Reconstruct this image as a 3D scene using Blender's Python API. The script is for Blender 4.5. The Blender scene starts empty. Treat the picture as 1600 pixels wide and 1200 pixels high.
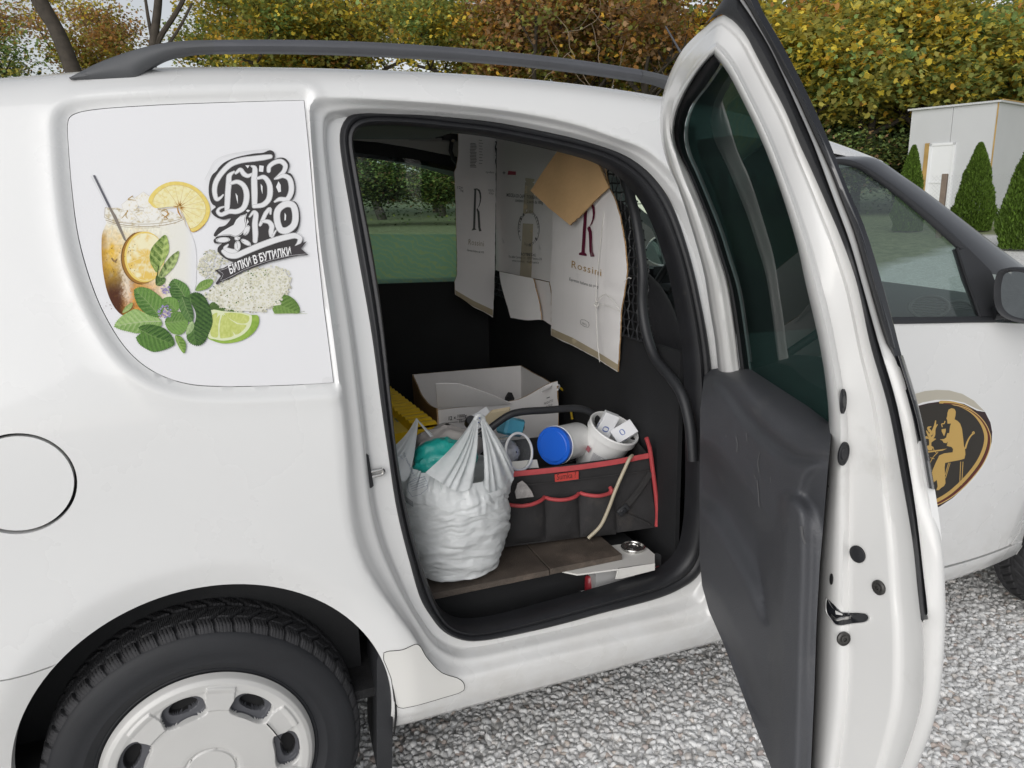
import bpy, bmesh, math, random
import numpy as np
from mathutils import Vector, Matrix
from mathutils.geometry import delaunay_2d_cdt

random.seed(7)
rng = np.random.default_rng(11)
sc = bpy.context.scene
COL = sc.collection
rad = math.radians

# ------------------------------------------------------------------ camera
CAM = np.array([0.103, -1.386, 1.36])
YAW, PITCH, ROLL, FPX = rad(-20.86), rad(13.75), rad(-1.35), 1213.0     # FPX: focal length for a 1600 px wide frame
_f = np.array([-math.sin(YAW) * math.cos(PITCH), math.cos(YAW) * math.cos(PITCH), -math.sin(PITCH)])
_r0 = np.array([math.cos(YAW), math.sin(YAW), 0.0])
_u0 = np.cross(_r0, _f)
_r = _r0 * math.cos(ROLL) + _u0 * math.sin(ROLL)
_u = -_r0 * math.sin(ROLL) + _u0 * math.cos(ROLL)
cam = bpy.data.cameras.new('camera')
cam.sensor_fit = 'HORIZONTAL'
cam.sensor_width = 36.0
cam.lens = FPX / 1600.0 * 36.0
cam.clip_start = 0.02
cam.clip_end = 600.0
camo = bpy.data.objects.new('camera', cam)
COL.objects.link(camo)
camo.matrix_world = Matrix(((_r[0], _u[0], -_f[0], CAM[0]), (_r[1], _u[1], -_f[1], CAM[1]), (_r[2], _u[2], -_f[2], CAM[2]), (0, 0, 0, 1)))
sc.camera = camo

# ------------------------------------------------------------------ sky, sun, exposure
SUN_EL, SUN_AZ = rad(26), rad(224)          # azimuth measured clockwise from +y
world = bpy.data.worlds.new('World')
sc.world = world
world.use_nodes = True
nt = world.node_tree
nt.nodes.clear()
sky = nt.nodes.new('ShaderNodeTexSky')
sky.sky_type = 'NISHITA'
sky.sun_disc = False
sky.sun_elevation = SUN_EL
sky.sun_rotation = SUN_AZ
sky.altitude = 100
sky.air_density = 1.0
sky.dust_density = 1.5
sky.ozone_density = 1.0
hs = nt.nodes.new('ShaderNodeHueSaturation')
hs.inputs['Saturation'].default_value = 0.22
hs.inputs['Value'].default_value = 1.0
bg = nt.nodes.new('ShaderNodeBackground')
bg.inputs['Strength'].default_value = 0.125
wo = nt.nodes.new('ShaderNodeOutputWorld')
nt.links.new(sky.outputs[0], hs.inputs['Color'])
nt.links.new(hs.outputs[0], bg.inputs['Color'])
nt.links.new(bg.outputs[0], wo.inputs['Surface'])
sun = bpy.data.lights.new('sun', 'SUN')
sun.energy = 1.5
sun.angle = rad(70)
sun.color = (1.0, 0.985, 0.975)
suno = bpy.data.objects.new('sun', sun)
COL.objects.link(suno)
suno.rotation_euler = (math.pi / 2 - SUN_EL, 0, math.pi - SUN_AZ + 0.0)
_sd = Vector((math.sin(SUN_AZ) * math.cos(SUN_EL), math.cos(SUN_AZ) * math.cos(SUN_EL), math.sin(SUN_EL)))
suno.rotation_euler = _sd.to_track_quat('Z', 'Y').to_euler()
sc.view_settings.view_transform = 'Standard'
sc.view_settings.look = 'None'
sc.view_settings.gamma = 1.0
sc.view_settings.use_curve_mapping = False
sc.view_settings.exposure = 0.05
sc.render.engine = 'CYCLES'
sc.cycles.max_bounces = 10
sc.cycles.transparent_max_bounces = 16
sc.cycles.sample_clamp_indirect = 6.0
sc.cycles.use_denoising = True

# ------------------------------------------------------------------ measuring: a point of the photo -> a point on a real surface
def ray(px, py):
    return _f + (px - 800.0) / FPX * _r - (py - 600.0) / FPX * _u
def on_y(px, py, y):
    d = ray(px, py); return CAM + d * ((y - CAM[1]) / d[1])
def on_z(px, py, z):
    d = ray(px, py); return CAM + d * ((z - CAM[2]) / d[2])
def on_x(px, py, x):
    d = ray(px, py); return CAM + d * ((x - CAM[0]) / d[0])
def on_plane(px, py, p0, n):
    d = ray(px, py); n = np.asarray(n, float); return CAM + d * (np.dot(np.asarray(p0) - CAM, n) / np.dot(d, n))
def crop(pts, x0, y0, s):
    return [(x0 + a / s, y0 + b / s) + tuple(r) for a, b, *r in pts]

# ------------------------------------------------------------------ small maths
def sstep(a, b, x):
    t = np.clip((np.asarray(x, float) - a) / (b - a), 0, 1); return t * t * (3 - 2 * t)
def smooth(pts, n=8, closed=False):
    P = np.asarray(pts, float); N = len(P); out = []
    rngi = range(N) if closed else range(N - 1)
    for i in rngi:
        if closed: p0, p1, p2, p3 = P[(i - 1) % N], P[i], P[(i + 1) % N], P[(i + 2) % N]
        else: p0, p1, p2, p3 = P[max(i - 1, 0)], P[i], P[i + 1], P[min(i + 2, N - 1)]
        a = np.linalg.norm(p1 - p0) ** .5 + 1e-6; b = np.linalg.norm(p2 - p1) ** .5 + 1e-6; c = np.linalg.norm(p3 - p2) ** .5 + 1e-6
        m1 = (p2 - p1) + b * ((p1 - p0) / a - (p2 - p0) / (a + b)) if a > 1e-3 else (p2 - p1)
        m2 = (p2 - p1) + b * ((p3 - p2) / c - (p3 - p1) / (b + c)) if c > 1e-3 else (p2 - p1)
        for k in range(n):
            t = k / n
            out.append((2 * t**3 - 3 * t**2 + 1) * p1 + (t**3 - 2 * t**2 + t) * m1 + (-2 * t**3 + 3 * t**2) * p2 + (t**3 - t**2) * m2)
    if not closed: out.append(P[-1])
    return np.array(out)
def resample(P, n, closed=False):
    P = np.asarray(P, float)
    if closed: P = np.vstack([P, P[:1]])
    s = np.r_[0, np.cumsum(np.linalg.norm(np.diff(P, axis=0), axis=1))]
    t = np.linspace(0, s[-1], n + 1)[:-1] if closed else np.linspace(0, s[-1], n)
    return np.stack([np.interp(t, s, P[:, k]) for k in range(P.shape[1])], 1)
def plen(P, closed=False):
    P = np.asarray(P, float)
    if closed: P = np.vstack([P, P[:1]])
    return np.linalg.norm(np.diff(P, axis=0), axis=1).sum()
def inside(pts, poly):
    pts = np.asarray(pts, float); poly = np.asarray(poly, float)
    x, y = pts[:, 0], pts[:, 1]; r = np.zeros(len(pts), bool); j = len(poly) - 1
    for i in range(len(poly)):
        xi, yi = poly[i]; xj, yj = poly[j]
        if yi != yj:
            c = ((yi > y) != (yj > y)) & (x < (xj - xi) * (y - yi) / (yj - yi) + xi); r ^= c
        j = i
    return r
def segdist(pts, line, closed=False):
    pts = np.asarray(pts, float); L = np.asarray(line, float)
    if closed: L = np.vstack([L, L[:1]])
    best = np.full(len(pts), 1e9)
    for a, b in zip(L[:-1], L[1:]):
        ab = b - a; q = ab @ ab
        t = np.clip(((pts - a) @ ab) / q, 0, 1) if q > 0 else np.zeros(len(pts))
        best = np.minimum(best, np.linalg.norm(pts - a - t[:, None] * ab, axis=1))
    return best
def vnoise(x, y, seed=0):
    xi = np.floor(x).astype(np.int64); yi = np.floor(y).astype(np.int64); fx = x - xi; fy = y - yi
    def h(a, b):
        n = (a * 374761393 + b * 668265263 + seed * 1442695041) & 0x7fffffff
        n = ((n ^ (n >> 13)) * 1274126177) & 0x7fffffff
        return ((n ^ (n >> 16)) & 0xffff) / 65535.0
    u = fx * fx * (3 - 2 * fx); v = fy * fy * (3 - 2 * fy)
    return (h(xi, yi) * (1 - u) + h(xi + 1, yi) * u) * (1 - v) + (h(xi, yi + 1) * (1 - u) + h(xi + 1, yi + 1) * u) * v
def fbm(x, y, o=4, seed=0):
    x = np.asarray(x, float); y = np.asarray(y, float); s = 0; a = .5; t = 0
    for k in range(o):
        s = s + a * vnoise(x, y, seed + k); t += a; a *= .5; x = x * 2.03 + 11.3; y = y * 2.03 + 5.7
    return s / t
def cdt(outline, holes=(), step=.02, fine=None, bstep=None):
    """triangulate a 2D region with inner grid points; fine = [(line, closed, width, step)] adds density near lines"""
    bstep = bstep or step
    loops = []
    for L, ring in [(outline, True)] + [(h, True) for h in holes]:
        n = max(len(L) if len(L) < 8 else 8, int(plen(L, True) / bstep))
        loops.append(keepcorners(L, bstep))
    V = []; Ed = []
    for L in loops:
        o = len(V); V += [tuple(p) for p in L]; Ed += [(o + i, o + (i + 1) % len(L)) for i in range(len(L))]
    O = loops[0]; lo, hi = O.min(0), O.max(0)
    def grid(st):
        gx = np.arange(lo[0] + st / 2, hi[0], st); gy = np.arange(lo[1] + st / 2, hi[1], st * .866)
        X, Y = np.meshgrid(gx, gy); X = X + (np.arange(len(gy)) % 2)[:, None] * st / 2
        return np.stack([X.ravel(), Y.ravel()], 1)
    G = grid(step)
    if fine:
        keep = np.ones(len(G), bool); extra = []
        for line, cl, w, st in fine:
            g = grid(st); bb = np.asarray(line); m = np.all((g > bb.min(0) - w) & (g < bb.max(0) + w), axis=1); g = g[m]
            if len(g): g = g[segdist(g, line, cl) < w]
            for f2 in extra: pass
            keep &= segdist(G, line, cl) >= w
            extra.append((g, line, cl, w))
        G = G[keep]; acc = [G]
        for i, (g, line, cl, w) in enumerate(extra):
            for (_, l2, c2, w2) in extra[:i]:
                if len(g): g = g[segdist(g, l2, c2) >= w2]
            acc.append(g)
        G = np.vstack(acc)
    m = inside(G, loops[0])
    for h in loops[1:]: m &= ~inside(G, h)
    G = G[m]
    for L in loops:
        if len(G): G = G[segdist(G, L, True) > min(step, bstep) * .45]
    V += [tuple(p) for p in G]
    vo, _, fo, *_r2 = delaunay_2d_cdt([Vector(v) for v in V], Ed, [], 0, 1e-6)
    P = np.array([(v[0], v[1]) for v in vo]); T = np.array([f for f in fo if len(f) == 3], int)
    c = P[T].mean(1); m = inside(c, loops[0])
    for h in loops[1:]: m &= ~inside(c, h)
    T = T[m]
    a = P[T]; area = (a[:, 1, 0] - a[:, 0, 0]) * (a[:, 2, 1] - a[:, 0, 1]) - (a[:, 1, 1] - a[:, 0, 1]) * (a[:, 2, 0] - a[:, 0, 0])
    T[area < 0] = T[area < 0][:, ::-1]
    return P, T[np.abs(area) > 1e-12]
def keepcorners(L, st):
    L = np.asarray(L, float); out = []
    for i in range(len(L)):
        a, b = L[i], L[(i + 1) % len(L)]; n = max(1, int(round(np.linalg.norm(b - a) / st)))
        for k in range(n): out.append(a + (b - a) * k / n)
    out = np.array(out); k = [0]
    for i in range(1, len(out)):
        if np.linalg.norm(out[i] - out[k[-1]]) > st * .3: k.append(i)
    return out[k]
def loops_of(T):
    """boundary edges of a triangle list, in face order"""
    e = {}
    for t in T:
        for a, b in ((t[0], t[1]), (t[1], t[2]), (t[2], t[0])):
            if (b, a) in e: del e[(b, a)]
            else: e[(a, b)] = 1
    return list(e)

# ------------------------------------------------------------------ objects
def mesh_obj(name, verts, faces, mat=None, parent=None, smooth_=True, cols=None, sharp=None):
    me = bpy.data.meshes.new(name)
    if parent is not None: verts = np.asarray(verts, float) - parent_world(parent)
    me.from_pydata([tuple(map(float, v)) for v in verts], [], [tuple(map(int, f)) for f in faces])
    if cols is not None:
        ca = me.color_attributes.new('Col', 'FLOAT_COLOR', 'POINT')
        c = np.ones((len(verts), 4), np.float32); c[:, :3] = cols
        ca.data.foreach_set('color', c.ravel())
    me.validate(); me.update()
    if smooth_:
        me.polygons.foreach_set('use_smooth', np.ones(len(me.polygons), bool))
        if sharp: me.set_sharp_from_angle(angle=rad(sharp))
    for m in (mat if isinstance(mat, (list, tuple)) else [mat]):
        if m: me.materials.append(m)
    o = bpy.data.objects.new(name, me); COL.objects.link(o)
    if parent: o.parent = parent
    return o
def thing(name, label, cat, loc=(0, 0, 0), group=None):
    o = bpy.data.objects.new(name, None); COL.objects.link(o); o.location = loc
    o.empty_display_size = .1
    o['label'] = label; o['category'] = cat
    if group: o['group'] = group
    return o
def tag(o, label=None, cat=None, group=None, kind=None):
    if label: o['label'] = label
    if cat: o['category'] = cat
    if group: o['group'] = group
    if kind: o['kind'] = kind
    return o
class MB:
    """collects shapes into one mesh (verts in world space; build() shifts them to the parent's frame)"""
    def __init__(s): s.v = []; s.f = []; s.m = []; s.cur = 0
    def add(s, V, F):
        o = len(s.v); s.v += [tuple(map(float, p)) for p in V]; s.f += [tuple(int(i) + o for i in f) for f in F]; s.m += [s.cur] * len(F); return s
    def box(s, c, d, R=None, bev=0.0):
        c = np.asarray(c, float); d = np.asarray(d, float) / 2
        if bev <= 0:
            V = np.array([(x, y, z) for x in (-1, 1) for y in (-1, 1) for z in (-1, 1)]) * d
            F = [(0, 1, 3, 2), (4, 6, 7, 5), (0, 4, 5, 1), (2, 3, 7, 6), (0, 2, 6, 4), (1, 5, 7, 3)]
        else:
            b = min(bev, d.min() * .9); V = []; idx = {}
            for sx in (-1, 1):
                for sy in (-1, 1):
                    for sz in (-1, 1):
                        sg = np.array((sx, sy, sz))
                        for ax in range(3):
                            k = d - b; k = k.copy(); k[ax] = d[ax]; idx[(sx, sy, sz, ax)] = len(V); V.append(sg * k)
            F = []
            for ax in range(3):
                o1, o2 = [a for a in range(3) if a != ax]
                for sg in (-1, 1):
                    q = []
                    for a, b2 in ((-1, -1), (1, -1), (1, 1), (-1, 1)):
                        t = [0, 0, 0]; t[ax] = sg; t[o1] = a; t[o2] = b2; q.append(idx[(*t, ax)])
                    F.append(q)
            for ax in range(3):
                o1, o2 = [a for a in range(3) if a != ax]
                for a in (-1, 1):
                    for b2 in (-1, 1):
                        t1 = [0, 0, 0]; t1[o1] = a; t1[o2] = b2; t1[ax] = -1; t2 = list(t1); t2[ax] = 1
                        F.append([idx[(*t1, o1)], idx[(*t1, o2)], idx[(*t2, o2)], idx[(*t2, o1)]])
            for sx in (-1, 1):
                for sy in (-1, 1):
                    for sz in (-1, 1): F.append([idx[(sx, sy, sz, a)] for a in range(3)])
            V = np.array(V)
        if R is not None: V = V @ np.asarray(R, float).T
        return s.add(V + c, F)
    def tube(s, pts, r, seg=10, closed=False, caps=True):
        P = np.asarray(pts, float); N = len(P); r = np.broadcast_to(np.asarray(r, float), (N,))
        T = np.gradient(P, axis=0) if not closed else (np.roll(P, -1, 0) - np.roll(P, 1, 0))
        T /= np.linalg.norm(T, axis=1)[:, None] + 1e-12
        n = np.cross(T[0], (0, 0, 1)); n = np.cross(T[0], (1, 0, 0)) if np.linalg.norm(n) < .1 else n; n /= np.linalg.norm(n)
        V = []
        for i in range(N):
            n = n - T[i] * (n @ T[i]); n /= np.linalg.norm(n) + 1e-12; b = np.cross(T[i], n)
            for k in range(seg):
                a = 2 * math.pi * k / seg; V.append(P[i] + r[i] * (math.cos(a) * n + math.sin(a) * b))
        F = []
        for i in range(N if closed else N - 1):
            j = (i + 1) % N
            for k in range(seg):
                k2 = (k + 1) % seg; F.append((i * seg + k, i * seg + k2, j * seg + k2, j * seg + k))
        if caps and not closed: F.append(tuple(range(seg))[::-1]); F.append(tuple((N - 1) * seg + k for k in range(seg)))
        return s.add(V, F)
    def lathe(s, prof, c, axis=(0, 0, 1), seg=32, up=None):
        """prof: [(r, h)] along axis from c"""
        ax = np.asarray(axis, float); ax /= np.linalg.norm(ax)
        a = np.cross(ax, (0, 0, 1)) if up is None else np.asarray(up, float)
        if np.linalg.norm(a) < .1: a = np.array((1., 0, 0))
        a = a - ax * (a @ ax); a /= np.linalg.norm(a); b = np.cross(ax, a); V = []; c = np.asarray(c, float)
        for r, h in prof:
            for k in range(seg):
                t = 2 * math.pi * k / seg; V.append(c + ax * h + r * (math.cos(t) * a + math.sin(t) * b))
        F = []
        for i in range(len(prof) - 1):
            for k in range(seg):
                k2 = (k + 1) % seg; F.append((i * seg + k, i * seg + k2, (i + 1) * seg + k2, (i + 1) * seg + k))
        return s.add(V, F)
    def grid(s, P):
        """P: (n, m, 3) array"""
        P = np.asarray(P, float); n, m = P.shape[:2]
        return s.add(P.reshape(-1, 3), [(i * m + j, i * m + j + 1, (i + 1) * m + j + 1, (i + 1) * m + j) for i in range(n - 1) for j in range(m - 1)])
    def prism(s, poly3, d):
        """extrude a planar polygon (3D points) along vector d"""
        P = np.asarray(poly3, float); n = len(P)
        return s.add(np.vstack([P, P + np.asarray(d, float)]), [tuple(range(n))[::-1], tuple(range(n, 2 * n))] + [(i, (i + 1) % n, n + (i + 1) % n, n + i) for i in range(n)])
    def build(s, name, mat, parent=None, smooth_=True, sharp=40):
        ob = mesh_obj(name, np.array(s.v), s.f, mat, parent, smooth_, None, sharp)
        if any(s.m): ob.data.polygons.foreach_set('material_index', np.array(s.m, np.int32))
        return ob
def parent_world(p):
    w = np.zeros(3)
    while p is not None: w = w + np.array(p.location); p = p.parent
    return w
def rebase(o, parent):
    """world-space mesh -> child of parent (unrotated parents)"""
    w = parent_world(parent); o.data.transform(Matrix.Translation(Vector(-w))); o.parent = parent; return o

# ------------------------------------------------------------------ materials
def nodes(m): return m.node_tree.nodes, m.node_tree.links
def mat(name, col, rough=.5, metal=0.0, var=0.0, vscale=8.0, bump=0.0, bscale=60.0, coat=0.0, spec=.5, sheen=0.0, dirt=None, trans=0.0, detail=4.0, rvar=0.0):
    m = bpy.data.materials.new(name); m.use_nodes = True; N, L = nodes(m); b = N['Principled BSDF']
    b.inputs['Base Color'].default_value = (*col, 1); b.inputs['Roughness'].default_value = rough; b.inputs['Metallic'].default_value = metal
    b.inputs['Coat Weight'].default_value = coat; b.inputs['Coat Roughness'].default_value = .06; b.inputs['Specular IOR Level'].default_value = spec
    if sheen: b.inputs['Sheen Weight'].default_value = sheen
    if trans: b.inputs['Transmission Weight'].default_value = trans
    tc = N.new('ShaderNodeTexCoord')
    out = None
    if var:
        n = N.new('ShaderNodeTexNoise'); n.inputs['Scale'].default_value = vscale; n.inputs['Detail'].default_value = detail; L.new(tc.outputs['Object'], n.inputs['Vector'])
        mr = N.new('ShaderNodeMapRange'); mr.inputs['From Min'].default_value = .25; mr.inputs['From Max'].default_value = .75
        mr.inputs['To Min'].default_value = 1 - var; mr.inputs['To Max'].default_value = 1 + var; L.new(n.outputs['Fac'], mr.inputs['Value'])
        vm = N.new('ShaderNodeVectorMath'); vm.operation = 'SCALE'; vm.inputs[0].default_value = col; L.new(mr.outputs[0], vm.inputs['Scale']); out = vm.outputs[0]
    if dirt:
        dc, thr, dscale = dirt
        n = N.new('ShaderNodeTexNoise'); n.inputs['Scale'].default_value = dscale; n.inputs['Detail'].default_value = 8; n.inputs['Roughness'].default_value = .65; L.new(tc.outputs['Object'], n.inputs['Vector'])
        mr = N.new('ShaderNodeMapRange'); mr.inputs['From Min'].default_value = thr; mr.inputs['From Max'].default_value = thr + .18; L.new(n.outputs['Fac'], mr.inputs['Value'])
        mx = N.new('ShaderNodeMix'); mx.data_type = 'RGBA'; L.new(mr.outputs[0], mx.inputs['Factor'])
        if out: L.new(out, mx.inputs['A'])
        else: mx.inputs['A'].default_value = (*col, 1)
        mx.inputs['B'].default_value = (*dc, 1); out = mx.outputs['Result']
    if out: L.new(out, b.inputs['Base Color'])
    if bump:
        n = N.new('ShaderNodeTexNoise'); n.inputs['Scale'].default_value = bscale; n.inputs['Detail'].default_value = 5; L.new(tc.outputs['Object'], n.inputs['Vector'])
        bp = N.new('ShaderNodeBump'); bp.inputs['Strength'].default_value = bump; bp.inputs['Distance'].default_value = .004; L.new(n.outputs['Fac'], bp.inputs['Height']); L.new(bp.outputs[0], b.inputs['Normal'])
    if rvar:
        n = N.new('ShaderNodeTexNoise'); n.inputs['Scale'].default_value = vscale * 1.7; n.inputs['Detail'].default_value = 6; L.new(tc.outputs['Object'], n.inputs['Vector'])
        mr = N.new('ShaderNodeMapRange'); mr.inputs['To Min'].default_value = max(.02, rough - rvar); mr.inputs['To Max'].default_value = min(1, rough + rvar); L.new(n.outputs['Fac'], mr.inputs['Value']); L.new(mr.outputs[0], b.inputs['Roughness'])
    return m
def glass_mat(name, tint, rough=0.0, refl=1.0, ior=1.5, veil=None):
    """thin pane: tinted transparency plus a mirror share from Fresnel"""
    m = bpy.data.materials.new(name); m.use_nodes = True; N, L = nodes(m); N.remove(N['Principled BSDF']); o = N['Material Output']
    t = N.new('ShaderNodeBsdfTransparent'); t.inputs['Color'].default_value = (*tint, 1)
    g = N.new('ShaderNodeBsdfGlossy'); g.inputs['Roughness'].default_value = rough; g.inputs['Color'].default_value = (refl, refl, refl, 1)
    lw = N.new('ShaderNodeLayerWeight'); lw.inputs['Blend'].default_value = .5; pw = N.new('ShaderNodeMath'); pw.operation = 'POWER'; pw.inputs[1].default_value = 4.2; L.new(lw.outputs['Facing'], pw.inputs[0])
    fr = N.new('ShaderNodeMapRange'); fr.inputs['To Min'].default_value = .07; fr.inputs['To Max'].default_value = 1.0; L.new(pw.outputs[0], fr.inputs['Value'])
    mx = N.new('ShaderNodeMixShader'); L.new(fr.outputs[0], mx.inputs[0]); L.new(t.outputs[0], mx.inputs[1]); L.new(g.outputs[0], mx.inputs[2])
    last = mx
    if veil:
        d = N.new('ShaderNodeBsdfDiffuse'); d.inputs['Color'].default_value = (*veil[:3], 1)
        m2 = N.new('ShaderNodeMixShader'); m2.inputs[0].default_value = veil[3]; L.new(mx.outputs[0], m2.inputs[1]); L.new(d.outputs[0], m2.inputs[2]); last = m2
    L.new(last.outputs[0], o.inputs['Surface'])
    return m
def attr_mat(name, rough=.5, coat=0.0, spec=.5, bump=0.0, bscale=200):
    m = mat(name, (.5, .5, .5), rough, coat=coat, spec=spec, bump=bump, bscale=bscale); N, L = nodes(m)
    a = N.new('ShaderNodeAttribute'); a.attribute_name = 'Col'; L.new(a.outputs['Color'], N['Principled BSDF'].inputs['Base Color']); return m
M = {}
M['paint'] = mat('white_paint', (.715, .717, .712), .28, coat=.9, var=.018, vscale=3, rvar=.10)
def road_film(m, z0=.52, z1=.24, amt=.55, col=(.50, .475, .43)):
    N, L = nodes(m); b = N['Principled BSDF']; src = b.inputs['Base Color'].links[0].from_socket; g = N.new('ShaderNodeNewGeometry'); sx = N.new('ShaderNodeSeparateXYZ'); L.new(g.outputs['Position'], sx.inputs[0])
    mr = N.new('ShaderNodeMapRange'); mr.inputs['From Min'].default_value = z0; mr.inputs['From Max'].default_value = z1; mr.inputs['To Max'].default_value = amt; L.new(sx.outputs[2], mr.inputs['Value'])
    n = N.new('ShaderNodeTexNoise'); n.inputs['Scale'].default_value = 11; n.inputs['Detail'].default_value = 9; n.inputs['Roughness'].default_value = .7; L.new(g.outputs['Position'], n.inputs['Vector'])
    r = N.new('ShaderNodeMapRange'); r.inputs['From Min'].default_value = .38; r.inputs['From Max'].default_value = .70; L.new(n.outputs['Fac'], r.inputs['Value'])
    mu = N.new('ShaderNodeMath'); mu.operation = 'MULTIPLY'; L.new(mr.outputs[0], mu.inputs[0]); L.new(r.outputs[0], mu.inputs[1]); mx = N.new('ShaderNodeMix'); mx.data_type = 'RGBA'; L.new(mu.outputs[0], mx.inputs['Factor']); L.new(src, mx.inputs['A']); mx.inputs['B'].default_value = (*col, 1); L.new(mx.outputs['Result'], b.inputs['Base Color'])
road_film(M['paint'])
M['paint_dirty'] = mat('white_paint_dirty', (.78, .77, .745), .36, coat=.4, var=.02, vscale=5, dirt=((.52, .47, .40), .62, 9))
M['bumper'] = mat('white_bumper', (.69, .69, .68), .38, coat=.3, var=.015, vscale=4)
road_film(M['bumper'], .6, .25, .5)
M['film'] = mat('yellowed_film', (.69, .682, .655), .3, coat=.3, var=.02, vscale=6)
M['black_gloss'] = mat('black_gloss', (.012, .013, .016), .18, coat=.6)
M['black_plastic'] = mat('black_plastic', (.022, .023, .026), .5, bump=.15, bscale=500, var=.15, vscale=14)
M['rail'] = mat('rail_plastic', (.085, .088, .098), .42, bump=.12, bscale=600, var=.08, vscale=10)
M['rail_end'] = mat('rail_end_plastic', (.085, .088, .093), .5, bump=.15, bscale=600, var=.06, vscale=10)
M['rubber'] = mat('rubber_seal', (.014, .0145, .017), .48, var=.2, vscale=20, bump=.1, bscale=250, dirt=((.045, .043, .041), .64, 14))
M['tyre'] = mat('tyre_rubber', (.040, .040, .043), .8, var=.25, vscale=25, bump=.15, bscale=300, dirt=((.07, .067, .062), .64, 40))
M['tyre_side'] = mat('tyre_sidewall', (.011, .012, .015), .62, var=.15, vscale=12, bump=.1, bscale=240)
M['silver'] = mat('silver_cover', (.56, .555, .54), .42, metal=.12, var=.05, vscale=6, dirt=((.44, .42, .38), .66, 7))
M['dark_void'] = mat('dark_plastic', (.010, .010, .011), .8)
M['interior'] = mat('interior_trim', (.012, .0125, .014), .7, bump=.2, bscale=350, var=.2, vscale=9)
M['carpet'] = mat('interior_carpet', (.012, .012, .013), .95, bump=.5, bscale=300, var=.4, vscale=40, dirt=((.05, .045, .035), .66, 30))
M['door_trim'] = mat('door_trim', (.058, .060, .067), .5, bump=.22, bscale=420, var=.10, vscale=7, dirt=((.095, .095, .097), .60, 9))
M['metal_panel'] = mat('inner_metal', (.50, .50, .47), .4, var=.03, vscale=6)
M['steel'] = mat('steel', (.62, .61, .59), .25, metal=1.0, var=.08, vscale=20)
M['grey_metal'] = mat('grey_metal', (.40, .40, .39), .4, metal=.2, var=.06, vscale=10)
M['glass_tint'] = glass_mat('tinted_glass', (.15, .235, .22), veil=(.050, .080, .074, .22))
M['glass_front'] = glass_mat('front_glass', (.78, .88, .85), veil=(.30, .36, .36, .10))  # veil: sky reflection on the pane put in as a pale diffuse colour
M['glass_screen'] = glass_mat('windscreen_glass', (.72, .82, .79))
M['glass_far'] = glass_mat('far_window_glass', (.55, .72, .66))
# ================================================================== the van: body surface
PROF = np.array([(.050, .255), (.034, .285), (.024, .33), (.016, .40), (.008, .50), (.002, .65), (.0, .80), (.004, .92), (.016, 1.03), (.036, 1.13), (.062, 1.23), (.092, 1.33), (.122, 1.43),
                 (.143, 1.50), (.152, 1.53), (.164, 1.553), (.182, 1.573), (.210, 1.590), (.26, 1.602), (.36, 1.613), (.52, 1.622), (.68, 1.626), (.84, 1.627)])
_pp = smooth(PROF, 10)
_s = np.r_[0, np.cumsum(np.linalg.norm(np.diff(_pp, axis=0), axis=1))]
_iz = int(np.argmin(np.abs(_pp[:, 1] - 1.50)))
_v = np.where(np.arange(len(_pp)) <= _iz, _pp[:, 1], _pp[_iz, 1] + _s - _s[_iz])     # v = height up to 1.5 m, then arc length over the roof
VMAX = _v[-1]
def roofdrop(x):
    x = np.asarray(x, float)
    return np.interp(x, [-.9, -.6, -.35, -.185, -.05, .06, .3, .6, .85, 1.09, 1.3, 1.57, 1.72, 2.0], [-.19, -.095, -.046, -.026, -.010, 0, .006, .006, -.004, -.026, -.058, -.118, -.158, -.25])
_rx = np.linspace(-.9, 2.0, 59); _rd = roofdrop(_rx); _rd = np.convolve(np.pad(_rd, 3, mode='edge'), np.array([1, 2, 3, 3, 3, 2, 1]) / 15., 'valid')
def rdrop(x): return np.interp(x, _rx, _rd)
def plan(x):
    x = np.asarray(x, float)
    return .10 * np.clip((-.25 - x) / .5, 0, None) ** 2 + .07 * np.clip((x - 1.9) / .5, 0, None) ** 2
def body(x, v):
    x = np.asarray(x, float); v = np.asarray(v, float)
    y = np.interp(v, _v, _pp[:, 0]); z = np.interp(v, _v, _pp[:, 1])
    w = sstep(1.12, 1.56, z)
    return np.stack([x, y + plan(x) * np.clip((.84 - y) / .84, 0, 1), z + rdrop(x) * w], -1)
def body_n(x, v):
    e = 1e-3; a = body(np.asarray(x) + e, v) - body(np.asarray(x) - e, v); b = body(x, np.asarray(v) + e) - body(x, np.asarray(v) - e)
    n = np.cross(a, b); return n / np.linalg.norm(n, axis=-1)[..., None]     # outward (-y)
def S(x, z):
    """depth of the outer skin at height z (below the gutter)"""
    w = sstep(1.12, 1.56, z); return float(np.interp(z - rdrop(x) * w, _pp[:_iz + 40, 1], _pp[:_iz + 40, 0]) + plan(x))
def hit(px, py, off=0.0):
    y = .05
    for _ in range(25):
        P = on_y(px, py, y); y = .6 * y + .4 * (S(P[0], P[2]) + off) if _ > 4 else S(P[0], min(P[2], 1.56)) + off
    return P
def to_xv(P):
    z = P[2]; w = sstep(1.12, 1.56, z); return (P[0], float(z - rdrop(P[0]) * w))
def zin(v):   # v from the profile height for v<1.5 region
    return v
def xv(pts, off=0.0): return np.array([to_xv(hit(a, b, off)) for a, b, *_ in pts])
def vfix(A):
    A = np.array(A, float); z = A[:, 1]; A[:, 1] = np.interp(z, _pp[:, 1], _v); return A

van = thing('van', 'white delivery van with its rear side door standing open and drink artwork on the side', 'van', (1.2, .84, 0))

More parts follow.
